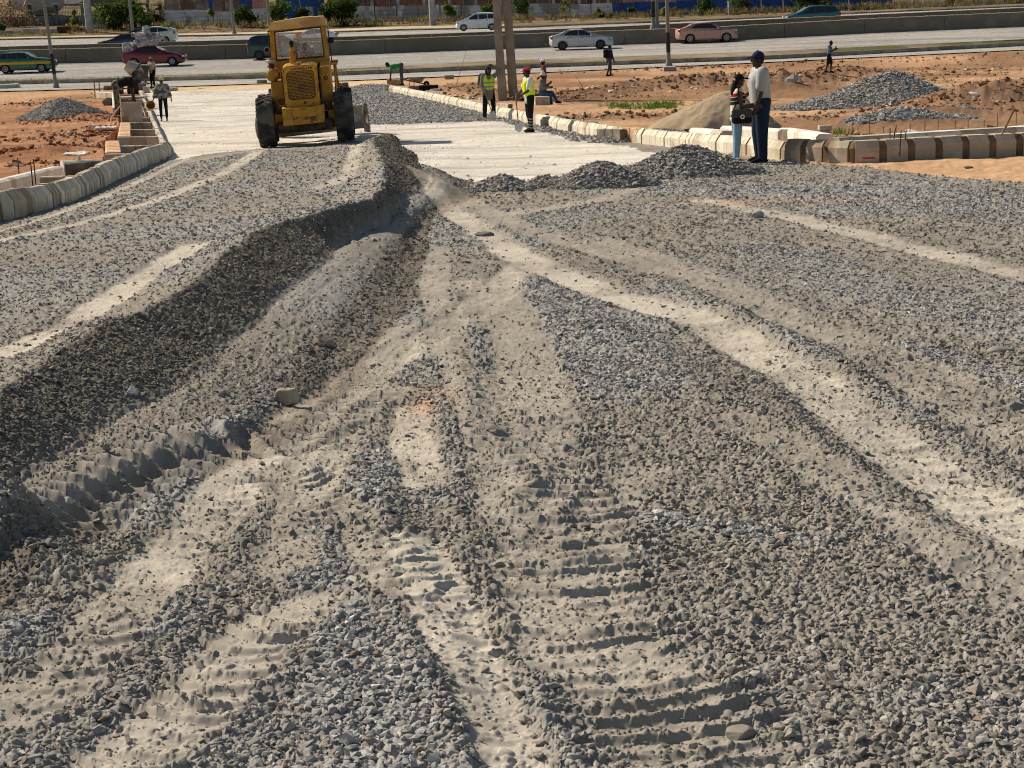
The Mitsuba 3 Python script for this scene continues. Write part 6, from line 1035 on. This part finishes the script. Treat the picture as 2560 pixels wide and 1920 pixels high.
sheet_fence('shed_wall_003', 600, 632, -24, -24, 24, 24, 200, 'm_sheet_blue', 'dark blue container end left of the salmon one', horiz=False, posts=False, seed=14, cat_='container')
sheet_fence('shed_wall_004', 631, 672, -24, -24, 24, 24, 199.6, 'm_sheet_salmon', 'salmon red container side at the top left of the grader', horiz=False, posts=False, seed=15, cat_='container')
sheet_fence('shed_wall_005', 690, 812, -24, -24, 30, 30, 200, 'm_sheet_blue', 'dark blue container above the grader cab', horiz=False, posts=False, seed=16, cat_='container')
# half-built brick range behind the white fence
key = 'unfinished_building'; A, B = at(820, 26, 205), at(1560, 12, 205)
for i in range(24):
    u0, u1 = i / 24, (i + 1) / 24; x0, x1 = A[0] + (B[0] - A[0]) * u0, A[0] + (B[0] - A[0]) * u1; put(key + '__wall_panel', cbox((x1 - x0 - .03, .3, 5.0), ((x0 + x1) / 2, 205 + (i % 3) * .08, A[2] + (B[2] - A[2]) * u0 + 1.2), .03), ('m_brick_red', 'm_brick_red', 'm_sheet_rust')[i % 3])
for px in (930, 995, 1060, 1124, 1190, 1252, 1318, 1384, 1448, 1486, 1520): p = at(px, 12, 204); put(key + '__column', cbox((.34, .34, 2.2 + .5 * (px % 3)), (p[0], 204, p[2] + .4), .03), 'm_wall_pale')
lab(key, 'reddish half built block walls with pale column stubs behind the white fence', 'building')
sheet_fence('timber_screen', 1560, 1790, -26, -30, 12, 10, 203, 'm_sheet_salmon', 'tan boarded screen seen over the lower blue hoarding', horiz=False, posts=False, seed=17, cat_='wall')
# upper left: retaining wall with piers and railings, low fence, panel, pale walls
key = 'retaining_wall'; P = [at(x, y, 197) for x, y in [(-330, 48), (-150, 45), (0, 42.5), (90, 41), (178, 39), (262, 37)]]
for a, b in zip(P[:-1], P[1:]):
    d = b - a; n = max(1, int(round(np.linalg.norm(d) / 2.5)))
    for i in range(n): c = a + d * (i + .5) / n; put(key + '__panel', cbox((np.linalg.norm(d) / n - .02, .4, 2.6), (c[0], c[1], c[2] - 1.3), .03), 'm_wall_grey')
for px, t in ((-130, 14), (-20, 14), (76, 13), (142, 12), (208, 11)):
    a = at(px, 42, 196.7); h = (42 - t) / PPM(a); k = put(key + '__pier', cbox((.36, .4, h + 1.0), (a[0], a[1], a[2] + h / 2 - .5), .02), 'm_wall_grey'); put(k + '__cap', cbox((.62, .6, .12), (a[0], a[1], a[2] + h + .06), .02), 'm_wall_pale')
x = P[0][0]; i = 0; bars = []
xs = np.arange(P[0][0], P[-1][0], .17); zt = np.interp(xs, [p[0] for p in P], [p[2] for p in P])
for xx, zz in zip(xs, zt):
    if abs(xx + 43) < 24: bars.append(tube((xx, 197, zz - .05), (xx, 197, zz + 1.2), .022, None, 5))
bars += [tube((a[0], 197, a[2] + dz), (b[0], 197, b[2] + dz), .025, None, 5) for a, b in zip(P[:-1], P[1:]) for dz in (.25, 1.1)]
put(key + '__railing', cat(*bars), 'm_pole_steel'); lab(key + '__railing', kind='stuff'); lab(key, 'dark grey retaining wall with piers and railings at the upper left', 'wall')
sheet_fence('low_wall', -300, 146, 92, 70, 102, 88, 184, 'm_wall_pale', 'low weathered whitish wall below the grassy slope at the far left', step=1.8, horiz=False, posts=False, seed=21, cat_='wall')
sheet_fence('dark_panel', 144, 178, 67, 66, 88, 88, 183.5, 'm_maroon_panel', 'dark maroon sheet panel standing at the roadside far left', step=1.0, horiz=False, posts=False, seed=22, cat_='panel')
sheet_fence('pale_wall', 230, 310, 60, 51, 86, 80, 188, 'm_wall_pale', 'pale plastered wall under the big leafy tree', step=1.8, horiz=False, posts=False, seed=23, cat_='wall')
rock('boulder', at(74, 10, 222), 2.3, (.30, .285, .26), 'left one of two big boulders on the far hillside', 51, s=(1.2, .8, .7)); rock('boulder', at(100, 16, 220), 2.5, (.31, .295, .27), 'right one of two big boulders on the far hillside', 52, s=(1.25, .8, .75))
rock('boulder', at(250, 6, 240), 3.6, (.17, .17, .17), 'dark flat boulder between the thick pole and the leafy tree', 53, s=(1.6, .8, .6))
# poles
def lamp_post(key, px, py, r0, r1, h, label, top_dx=0.0, Y=None, band=True, base=True, arm=1, mat='m_pole_steel'):
    p = at(px, py, Y) if Y else on(px, py); t = p + np.array([top_dx, 0, h]); n = 12; at_h = lambda f: p + (t - p) * f; rr = lambda f: r0 + (r1 - r0) * f
    put(key + '__shaft', tube(p - [0, 0, .1], t, r0, r1, n), mat, smooth=40)
    if band: put(key + '__band', tube(at_h(.9 / h), at_h(2.1 / h), rr(.9 / h) * 1.06 + .004, rr(2.1 / h) * 1.06 + .004, n), 'm_black', smooth=40)
    if base: put(key + '__base', tube(p - [0, 0, .1], p + [0, 0, .45], r0 * 2.1, r0 * 1.1, n), mat, smooth=40)
    if arm: put(key + '__arm', pipe([t, t + [0, .0, .15], t + [0, 1.2 * arm, .35]], .04, 8), mat); put(key + '__lamp', cbox((.24, .7, .12), t + [0, 1.5 * arm, .38], .04), 'm_pole_conc')
    lab(key, label, 'street lamp' if arm else 'pole')
lamp_post('street_lamp', 141, 222, .115, .075, 9.5, 'grey street lamp with a black band beside the dark heap at the left', -.5)
lamp_post('street_lamp_001', 1672, 167, .13, .08, 9.5, 'street lamp with black band on a concrete base above the brown soil', -.15)
lamp_post('street_lamp_002', 334, 92, .17, .12, 10, 'pole rising behind the load of the maroon car', -.35, Y=176, band=False)
lamp_post('street_lamp_003', 586, 88, .15, .11, 10, 'thin lamp pole on the far pavement left of the bushes', -.3, Y=177, band=False)
lamp_post('street_lamp_004', 675, 80, .17, .12, 10, 'lamp pole on the far pavement just left of the grader cab', -.25, Y=178, band=False)
lamp_post('street_lamp_005', 1634, 72, .16, .11, 9.5, 'left one of two close poles standing in the median', -.12, Y=138)
lamp_post('pole', 1643, 71, .15, .11, 9.5, 'right one of two close poles standing in the median', -.12, Y=138.6, band=False, arm=0)
lamp_post('pole_001', 374, 66, .17, .14, 9, 'brown pole in the bushes right of the leafy tree', -.1, Y=190, band=False, base=False, arm=0, mat='m_pole_tan')
for i, (px, py, r, Y, lb) in enumerate([(225, 76, .40, 184, 'leftmost of the thick pale concrete poles beyond the road'), (1083, 66, .34, 182, 'thick pale concrete pole left of the white people carrier'), (1828, 38, .36, 190, 'thick pale concrete pole in front of the blue hoarding'), (2446, 20, .34, 190, 'rightmost thick grey pole before the white sheet fence')]):
    k = 'concrete_pole' + ('_%03d' % i if i else ''); p = at(px, py, Y); put(k, tube(p - [0, 0, .6], p + [-.35, 0, 13], r, r * .72, 8), 'm_pole_conc'); lab(k, lb, 'pole')
for i, (px, py, w, lb) in enumerate([(1258, 250, .40, 'left one of the two tall concrete poles standing close together'), (1284, 238, .42, 'right one of the two tall concrete poles standing close together')]):
    k = 'twin_pole' + ('_%03d' % i if i else ''); p = on(px, py); m = hull([p + np.array([sx * w / 2, sy * .13, -.3]) for sx in (-1, 1) for sy in (-1, 1)] + [p + np.array([sx * w * .27 - .40, sy * .09, 10.5]) for sx in (-1, 1) for sy in (-1, 1)]); put(k, m, 'm_pole_tan'); lab(k, lb, 'pole')
    put(k + '__recess', hull([p + np.array([sx * w * .2, -.135, .2]) for sx in (-1, 1)] + [p + np.array([sx * w * .2, -.125, .2]) for sx in (-1, 1)] + [p + np.array([sx * w * .1 - .40, -.094, 10.2]) for sx in (-1, 1)] + [p + np.array([sx * w * .1 - .40, -.085, 10.2]) for sx in (-1, 1)]), 'm_pole_tan')
for a, b, lb in [((1138, 216), (1166, 125), 'thin cane leaning up from the soil left of the twin poles'), ((1469, 243), (1437, 187), 'thin dry stick leaning in an earth mound behind the seated man')]:
    p, q = on(*a), None; q = at(b[0], b[1], p[1] + .3); k = put('stick', pipe([p - [0, 0, .1], p * .5 + q * .5 + [.03, 0, .02], q], (.016, .012, .006), 6), 'm_timber'); lab(k, lb, 'stick')
# planting: leaf clumps on stems
scene['m_leaf'] = {'type': 'principledthin', 'base_color': {'type': 'mesh_attribute', 'name': 'vertex_color'}, 'roughness': .6, 'diff_trans': .9, 'spec_trans': 0.0}
def plant(key, px, py, rx, ry, base, Y, label, cat_='bush', leaf=.16, n=420, tone=(.075, .115, .028), seed=0, clumps=11, spread=.42, bare=0.0, stem=True):
    """crown centred under the pixel (px, py), rx and ry its half sizes in photo pixels, on stems from the foot row"""
    g = np.random.default_rng(seed + 100); c = at(px, py, Y); m = 1 / PPM(c); a, b = rx * m, ry * m; foot = at(base[0], base[1], Y); C = []
    while len(C) < clumps:
        q = g.uniform(-1, 1, 3)
        if .15 < np.linalg.norm(q) < .95: C.append(q * [a, a * .8, b] * .9)
    C = np.array(C); k = g.integers(0, clumps, n); sz = g.uniform(.6, 1.2, clumps); P = c + C[k] + g.normal(0, 1, (n, 3)) * np.array([a, a * .8, b]) * spread * sz[k][:, None] * .55
    d1 = g.normal(size=(n, 3)); d1 /= np.linalg.norm(d1, axis=1, keepdims=True); d2 = np.cross(d1, g.normal(size=(n, 3))); d2 /= np.linalg.norm(d2, axis=1, keepdims=True); L = leaf * g.uniform(.6, 1.4, n)[:, None]
    V = np.stack([P - d1 * L, P + d2 * L * .45, P + d1 * L, P - d2 * L * .45], 1).reshape(-1, 3); i = np.arange(n) * 4; Fc = np.concatenate([np.stack([i, i + 1, i + 2], -1), np.stack([i, i + 2, i + 3], -1)])
    ct = g.uniform(.65, 1.3, clumps)[k] * g.uniform(.7, 1.3, n); col = np.asarray(tone) * ct[:, None]; y_ = g.random(n) < .12; col[y_] = col[y_] * [1.9, 1.5, 1.2]
    put(key + '__crown', (V, Fc), 'm_leaf', color=np.repeat(np.clip(col, .01, .5), 4, 0)); br = []
    for j in range(min(clumps, 7)):
        e = c + C[j]; mid = foot * .45 + e * .55 + g.normal(0, .12, 3) * a; br.append(pipe([foot + g.normal(0, .05, 3) - [0, 0, .15], mid, e], (max(.03, .045 * a), .03 * max(a, .6), .012), 6))
    put(key + '__trunk', cat(*br), 'm_timber'); lab(key, label, cat_)
DK, MD, LT, DRY, YE = (.045, .075, .022), (.07, .115, .03), (.13, .18, .045), (.17, .125, .075), (.17, .19, .05)
PL = [('leafy_tree', 296, 36, 66, 40, (306, 74), 187, 'large leafy tree left of the crumpled fence', 'tree', .26, 1500, MD, 20), ('bush', 352, 55, 34, 28, (352, 76), 184, 'broad leafed bush under the leafy tree', 'bush', .2, 620, MD, 12), ('dry_bush', 40, 38, 56, 36, (45, 72), 193, 'tangled dry bush before the railings at the far left', 'bush', .16, 620, DRY, 14),
      ('bush', 188, 42, 15, 26, (190, 78), 188, 'yellow green shrub against the grey wall', 'bush', .16, 340, YE, 9), ('dry_bush', 190, 74, 22, 14, (190, 84), 185, 'low dry brown shrub beside the thick pole foot', 'bush', .14, 300, DRY, 8), ('bush', 3, 70, 12, 11, (3, 82), 186, 'small green bush at the very left edge beyond the road', 'bush', .16, 220, MD, 7), ('dry_bush', 395, 40, 22, 34, (396, 70), 190, 'tall brown dry shrub at the left end of the crumpled fence', 'bush', .16, 520, (.12, .095, .06), 10),
      ('sapling', 530, 32, 9, 14, (536, 52), 189, 'slim sapling before the crumpled fence', 'tree', .15, 150, LT, 6), ('bush', 614, 40, 28, 30, (612, 68), 187, 'dense green bush right of the thin lamp pole', 'bush', .2, 700, MD, 13), ('small_tree', 700, 30, 38, 28, (706, 62), 186, 'bright green small tree just left of the grader cab', 'tree', .2, 760, (.085, .135, .035), 13), ('bush', 756, 42, 17, 20, (756, 60), 186, 'upright dark bush before the gate panel', 'bush', .18, 420, DK, 9),
      ('leafy_tree', 852, 27, 50, 38, (850, 66), 186, 'biggest dark green tree right above the grader cab', 'tree', .22, 1300, DK, 18), ('small_tree', 1122, 28, 19, 19, (1140, 58), 188, 'thin tree leaning left beside the people carrier', 'tree', .18, 330, LT, 8), ('bush', 1220, 17, 25, 14, (1216, 36), 189, 'rounded bush above the roof of the people carrier', 'bush', .18, 420, MD, 9), ('bush', 1172, 42, 10, 6, (1172, 48), 188, 'small low bush before the bonnet of the people carrier', 'bush', .14, 140, LT, 5),
      ('small_tree', 1306, 14, 22, 22, (1322, 48), 188, 'leaning tree right of the twin poles', 'tree', .18, 380, MD, 9), ('sapling', 1408, 14, 14, 16, (1402, 52), 189, 'thin yellowish sapling above the silver sedan', 'tree', .15, 130, YE, 6), ('bush', 1497, 32, 13, 13, (1497, 46), 188, 'green bush at the left end of the blue hoarding', 'bush', .16, 300, MD, 7), ('bush', 1526, 39, 12, 8, (1526, 47), 187, 'low dark bush below the end of the white fence', 'bush', .15, 220, DK, 6),
      ('sapling', 1577, 27, 8, 12, (1577, 44), 188, 'slim sapling before the lower blue hoarding', 'tree', .14, 150, MD, 5), ('bush', 1660, 25, 12, 12, (1662, 40), 188, 'bright lime bush left of the banded street lamp', 'bush', .16, 240, (.17, .25, .04), 6), ('bush', 1684, 28, 10, 9, (1684, 40), 188, 'bright green bush right of the banded street lamp', 'bush', .16, 180, LT, 6), ('small_tree', 1764, 18, 22, 26, (1762, 48), 187, 'tall dark bushy tree above the pink sedan', 'tree', .18, 560, DK, 11),
      ('small_tree', 1852, 6, 26, 15, (1856, 36), 188, 'thick stemmed tree right of the thick pale pole', 'tree', .18, 420, MD, 9), ('bush', 1856, 34, 13, 9, (1856, 42), 186, 'pale green shrub below the thick stemmed tree', 'bush', .15, 240, YE, 7), ('leafy_tree', 2032, 2, 46, 18, (2032, 36), 187, 'wide dark tree over the teal estate car', 'tree', .2, 800, DK, 13), ('small_tree', 2374, 4, 16, 13, (2376, 22), 188, 'small tree before the white fence at the right', 'tree', .16, 300, MD, 7), ('leafy_tree', 2545, -4, 36, 14, (2545, 18), 188, 'dark tree at the upper right corner', 'tree', .18, 520, DK, 10)]
used = {}
for i, (nm, px, py, rx, ry, b, Y, lb, ct, lf, n, tone, cl) in enumerate(PL):
    j = used.get(nm, 0); used[nm] = j + 1; plant(nm + ('_%03d' % j if j else ''), px, py, rx, ry, b, Y, lb, ct, lf, int(n * 1.35), tone, i, cl)
def tufts(key, boxes, label, seed, hgt=.3, tones=(DRY, YE, MD), blades=9):
    g = np.random.default_rng(seed); V, Fc, Cc, o = [], [], [], 0
    for fn, n in boxes:
        for _ in range(n):
            p = fn(g); t = np.asarray(tones[g.integers(len(tones))]) * g.uniform(.7, 1.4)
            for _ in range(blades):
                h = hgt * g.uniform(.5, 1.4); d = g.normal(0, .45, 2) * h; s = g.normal(0, 1, 2); s = s / np.linalg.norm(s) * h * .10; q = p + np.append(g.normal(0, hgt * .35, 2), -.02)
                V += [q - [s[0], s[1], 0], q + [s[0], s[1], 0], q + [d[0], d[1], h]]; Fc.append((o, o + 1, o + 2)); Cc += [t] * 3; o += 3
    put(key, (np.array(V), np.array(Fc)), 'm_leaf', color=np.clip(np.array(Cc), .01, .6)); lab(key, label, 'grass', kind='stuff')
def verge_far(g):
    px = g.uniform(-60, 2620); yb = np.interp(px, [0, 405, 640, 1000, 1280, 1800, 2200, 2560], [92, 76, 74, 63, 58, 43, 26, 12]); return at(px, yb - g.uniform(0, 16) * (px > 300), g.uniform(181.5, 190))
def hill_z(x, y): return 2.5
def verge_near(g):
    t = g.uniform(-45, 45); y0 = np.interp(t, KT[:, 0], KT[:, 1]); z0 = np.interp(t, KT[:, 0], KT[:, 2]); u = g.uniform(.2, 1.6) ** 1.0; return np.array([t, y0 + .2 + u, z0 - .02])
tufts('dry_grass', [(verge_far, 1500)], 'dry brown grass and weeds on the verge below the far fence', 61, .42, (DRY, (.20, .15, .09), (.11, .09, .05), YE))
tufts('verge_grass', [(lambda g: verge_near(g), 700)], 'patchy low grass on the near highway verge', 62, .10, (DRY, YE, (.09, .12, .04)))
def patch(px, py, a, b):
    c = gp(px, py)
    def f(g): x, y = c[0] + g.normal(0, a), c[1] + g.normal(0, b); return np.array([x, y, gz(x, y)])
    return f
tufts('weeds', [(patch(1556, 266, .30, .5), 40), (patch(1625, 268, .65, .5), 90), (patch(1660, 262, .4, .4), 40), (patch(2100, 334, .25, .3), 14), (patch(2430, 215, .8, .4), 14), (patch(2290, 205, 1.5, .8), 20)], 'bright green weeds on the brown soil left of the sand heap', 63, .16, ((.10, .19, .03), (.12, .21, .04), (.08, .15, .03)))
plant('weed', 2500, 243, 17, 6, (2510, 250), gp(2505, 252)[1], 'withered weed on the brown bank at the far right', 'plant', .09, 90, (.07, .08, .03), 88, 5)
# ------------------------------------------------------------------ small things about the works
wear('m_mixer', (.33, .31, .27), (.44, .42, .37), 6, .7, (.22, .20, .17), 3); wear('m_mixer_dark', (.06, .065, .07), (.15, .15, .15), 6, .8)
mp = on(345, 222); MM = M4(mp, .25)
def mput(part, m, mat, smooth=False): return put('concrete_mixer__' + part, xf(m, MM), mat, smooth=smooth)
DR = M4((-.05, 0, 1.05)) @ trimesh.transformations.rotation_matrix(-.95, (0, 1, 0))
mput('drum', xf(lathe([(0, -.42), (.34, -.42), (.46, -.2), (.47, .05), (.30, .58), (.31, .62), (.27, .62), (.42, .05), (0, -.36)], 18), DR), 'm_mixer', 30); mput('ring_gear', xf(lathe([(.47, -.06), (.52, -.06), (.52, .06), (.47, .06), (.47, -.06)], 24), DR), 'm_mixer_dark', 30)
mput('hood', cbox((.5, .7, .75), (.38, .05, .95), .05), 'm_mixer_dark'); mput('lid', cbox((.56, .76, .06), (.38, .05, 1.36), .02), 'm_mixer')
for s in (-1, 1): mput('frame', pipe([(-.5, s * .38, .2), (-.1, s * .40, 1.05), (.6, s * .38, .25)], .04, 6), 'm_mixer_dark')
mput('axle', tube((-.1, -.6, .28), (-.1, .6, .28), .03, None, 8), 'm_rebar'); mput('side_plate', xf(lathe([(0, -.03), (.36, -.03), (.36, .03), (0, .03)], 20, 'y'), M4((.05, -.46, .75))), 'm_mixer_dark', 30)
for s in (-1, 1): mput('wheel', xf(lathe([(.1, -.05), (.26, -.06), (.28, 0), (.26, .06), (.1, .05), (.1, -.05)], 18, 'y'), M4((-.1, s * .62, .28))), 'm_tyre', 30)
mput('tow_bar', pipe([(.6, 0, .3), (1.2, 0, .2)], .035, 6), 'm_mixer_dark'); lab('concrete_mixer', 'grey concrete mixer with tilted drum behind the seated workers', 'mixer')
def blk(key, px, py, size, label, yaw=.03, mat='m_block_dark', cat_='block', grp=None, onz=True, dz=0, Y=None):
    p = (at(px, py, Y) if Y else on(px, py)) + [0, 0, dz]; k = put(key, xf(cbox(size, (0, 0, size[2] / 2 - .02), .02), M4(p, yaw)), mat); lab(k, label, cat_, grp); return k
blk('kerb_block', 655, 210, (.58, .3, .24), 'grey block lying on the pale strip left of the grader'); put('kerb_block__stone', xf(cbox((.5, .26, .02), (0, 0, .235), .006), M4(on(655, 210), .03)), 'm_block')
blk('kerb_block', 1123, 198, (.55, .3, .26), 'dark block standing on the service road right of the grader', mat='m_pole_tan'); blk('kerb_block', 272, 225, (.55, .3, .28), 'dark square block left of the sitting workers')
blk('lamp_base', 1674, 178, (.75, .6, .34), 'brown concrete base under the banded street lamp', mat='m_pole_tan', cat_='base', dz=-.06)
blk('brick', 1705, 172, (.38, .2, .12), 'larger reddish brick lying right of the street lamp base', mat='m_ochre', cat_='brick'); blk('brick', 1798, 168, (.30, .2, .14), 'reddish brick lying far right of the street lamp base', mat='m_brick_red', cat_='brick'); blk('brick', 1559, 173, (.15, .12, .08), 'small dark brick left of the street lamp base', mat='m_ochre', cat_='brick')
c = on(15, 224); k = put('planter', xf(lathe([(0, .0), (1.15, .0), (1.02, .28), (.90, .30), (.86, .24), (0, .24)], 32), M4(c + [-.5, 1.0, 0])), 'm_wall_pale', smooth=30); lab(k, 'round low concrete planter at the left edge of the service road', 'planter'); put('planter__soil', xf(lathe([(0, .27), (.5, .285), (.88, .25)], 24), M4(c + [-.5, 1.0, 0])), 'm_verge', smooth=True)
for px, py, s, lb, mt in [(367, 232, (.34, .34, .36), 'pale plastic container beside the mixer worker', 'm_bucket'), (356, 226, (.42, .36, .40), 'dark container behind the pale plastic one', 'm_mixer_dark')]: blk('container', px, py, s, lb, mat=mt, cat_='container')
def sack(key, px, py, size, label, mat='m_wall_pale', yaw=0, cat_='sack'):
    p = on(px, py); k = put(key, xf(crumpled(size, int(px), .03 if size[2] > .1 else .06, min(size) * .45), M4(p + [0, 0, size[2] * .42], yaw)), mat, smooth=True); lab(k, label, cat_)
sack('sack', 392, 229, (.5, .4, .2), 'pale cement sack behind the caped woman'); sack('sack', 432, 227, (.55, .35, .18), 'grey sack lying right of the caped woman', 'm_mixer'); sack('sack', 357, 215, (.42, .4, .3), 'grey crumpled sack on the dark container', 'm_plastic_wrap')
sack('bin_bag', 341, 386, (.45, .3, .28), 'black bag lying in the near drain cell', 'm_c_black', cat_='bag'); sack('cloth', 373, 323, (.42, .3, .14), 'dark patterned cloth lying on the drain cross wall', 'm_plaid', cat_='cloth'); sack('cloth', 266, 322, (.7, .6, .06), 'whitish plastic sheet on the soil beside the drain', 'm_white_lime', cat_='sheet'); sack('cloth', 1388, 318, (.9, .4, .35), 'grey sack behind the right kerb by the worker in shorts', 'm_c_grey', cat_='sack')
sack('cloth', 190, 388, (.6, .6, .06), 'white crumpled sheet near the left end of the drain', 'm_white_lime', cat_='sheet')
p = gp(305, 377, .3); k = put('can', tube(p - [0, 0, .1], p + [0, 0, .10], .035, None, 12), 'm_c_blue', smooth=30); lab(k, 'small blue can standing on the ochre drain wall', 'can')
p = gp(199, 400, .34); k = put('can', tube(p - [0, 0, .02], p + [0, 0, .08], .035, .03, 12), 'm_white_lime', smooth=30); lab(k, 'white can standing on the lime washed wall end', 'can')
q = [gp(276, 314, .1), gp(278, 296, .2), gp(290, 278, .3), gp(302, 264, .45), gp(320, 258, .5)]; k = put('hose', pipe(q, .03, 8), 'm_sheet_salmon', smooth=40); lab(k, 'pinkish hose curving from the soil over the drain', 'hose')
q = [gp(353, 262, .3), gp(358, 275, .35), gp(364, 292, .15)]; k = put('hose', pipe(q, .022, 8), 'm_sheet_salmon', smooth=40); lab(k, 'short pinkish hose hanging into the drain cells', 'hose')
P = at(1937, 356, gp(1940, 372)[1] + .25); Q = at(2112, 345, gp(2110, 366)[1] + .7); k = put('plank', xf(cbox((np.linalg.norm(Q - P), .24, .05), b=.008), M4((P + Q) / 2, math.atan2(Q[1] - P[1], Q[0] - P[0]), -math.asin((Q - P)[2] / np.linalg.norm(Q - P)))), 'm_timber'); lab(k, 'old timber plank laid over the gap in the drain behind the couple', 'plank'); put('plank__prop', cbox((.06, .06, .42), P + [.25, 0, -.2], .008), 'm_timber')
p = gp(2062, 338, .35); k = put('block_stack', xf(cbox((.24, .15, .10), (0, 0, .14), .012), M4(p, .05)), 'm_block'); put('block_stack__block', xf(cbox((.22, .15, .10), (.01, 0, .035), .012), M4(p, -.04)), 'm_block'); lab(k, 'two stacked blocks on the drain wall behind the plank', 'block stack')
p = on(967, 230); k = put('bucket_001', xf(lathe([(0, 0), (.13, 0), (.17, .36), (.19, .36), (.19, .38), (.15, .38), (.12, .03), (0, .03)], 20), M4(p)), 'm_mixer', smooth=40); lab(k, 'grey bucket standing at the far end of the right kerb', 'bucket'); put('bucket_001__handle', pipe([p + [.18 * math.cos(a), .02, .37 + .1 * math.sin(a)] for a in np.linspace(0, np.pi, 8)], .008), 'm_rebar')
wb = M4(on(1040, 222), .5); k = 'wheelbarrow'; put(k + '__tray', xf(hull([(-.4, -.25, .62), (-.4, .25, .62), (.45, -.32, .60), (.45, .32, .60), (-.2, -.15, .35), (-.2, .15, .35), (.25, -.15, .32), (.25, .15, .32)]), wb), 'm_steel_worn'); put(k + '__wheel', xf(lathe([(.05, -.04), (.16, -.05), (.19, 0), (.16, .05), (.05, .04), (.05, -.04)], 16, 'y'), wb @ M4((.62, 0, .19))), 'm_tyre', smooth=30)
for s in (-1, 1): put(k + '__handle', xf(pipe([(.62, s * .06, .19), (-.3, s * .28, .42), (-.95, s * .32, .58)], .02, 6), wb), 'm_rebar'); put(k + '__leg', xf(pipe([(-.2, s * .25, .4), (-.3, s * .27, .0)], .02, 6), wb), 'm_rebar')
lab(k, 'steel wheelbarrow beside the bent worker at the kerb end', 'wheelbarrow')
blk('kerb_block', 985, 214, (.75, .5, .35), 'pale reddish block pile left of the bent worker', mat='m_ochre'); blk('kerb_block', 1046, 224, (.9, .45, .22), 'pale slab right of the bent worker', mat='m_block'); blk('crate', 1072, 229, (.95, .5, .34), 'black crate behind the far right kerb', mat='m_c_black', cat_='crate'); blk('kerb_block', 1088, 236, (.5, .4, .28), 'pale block just right of the black crate', mat='m_block')
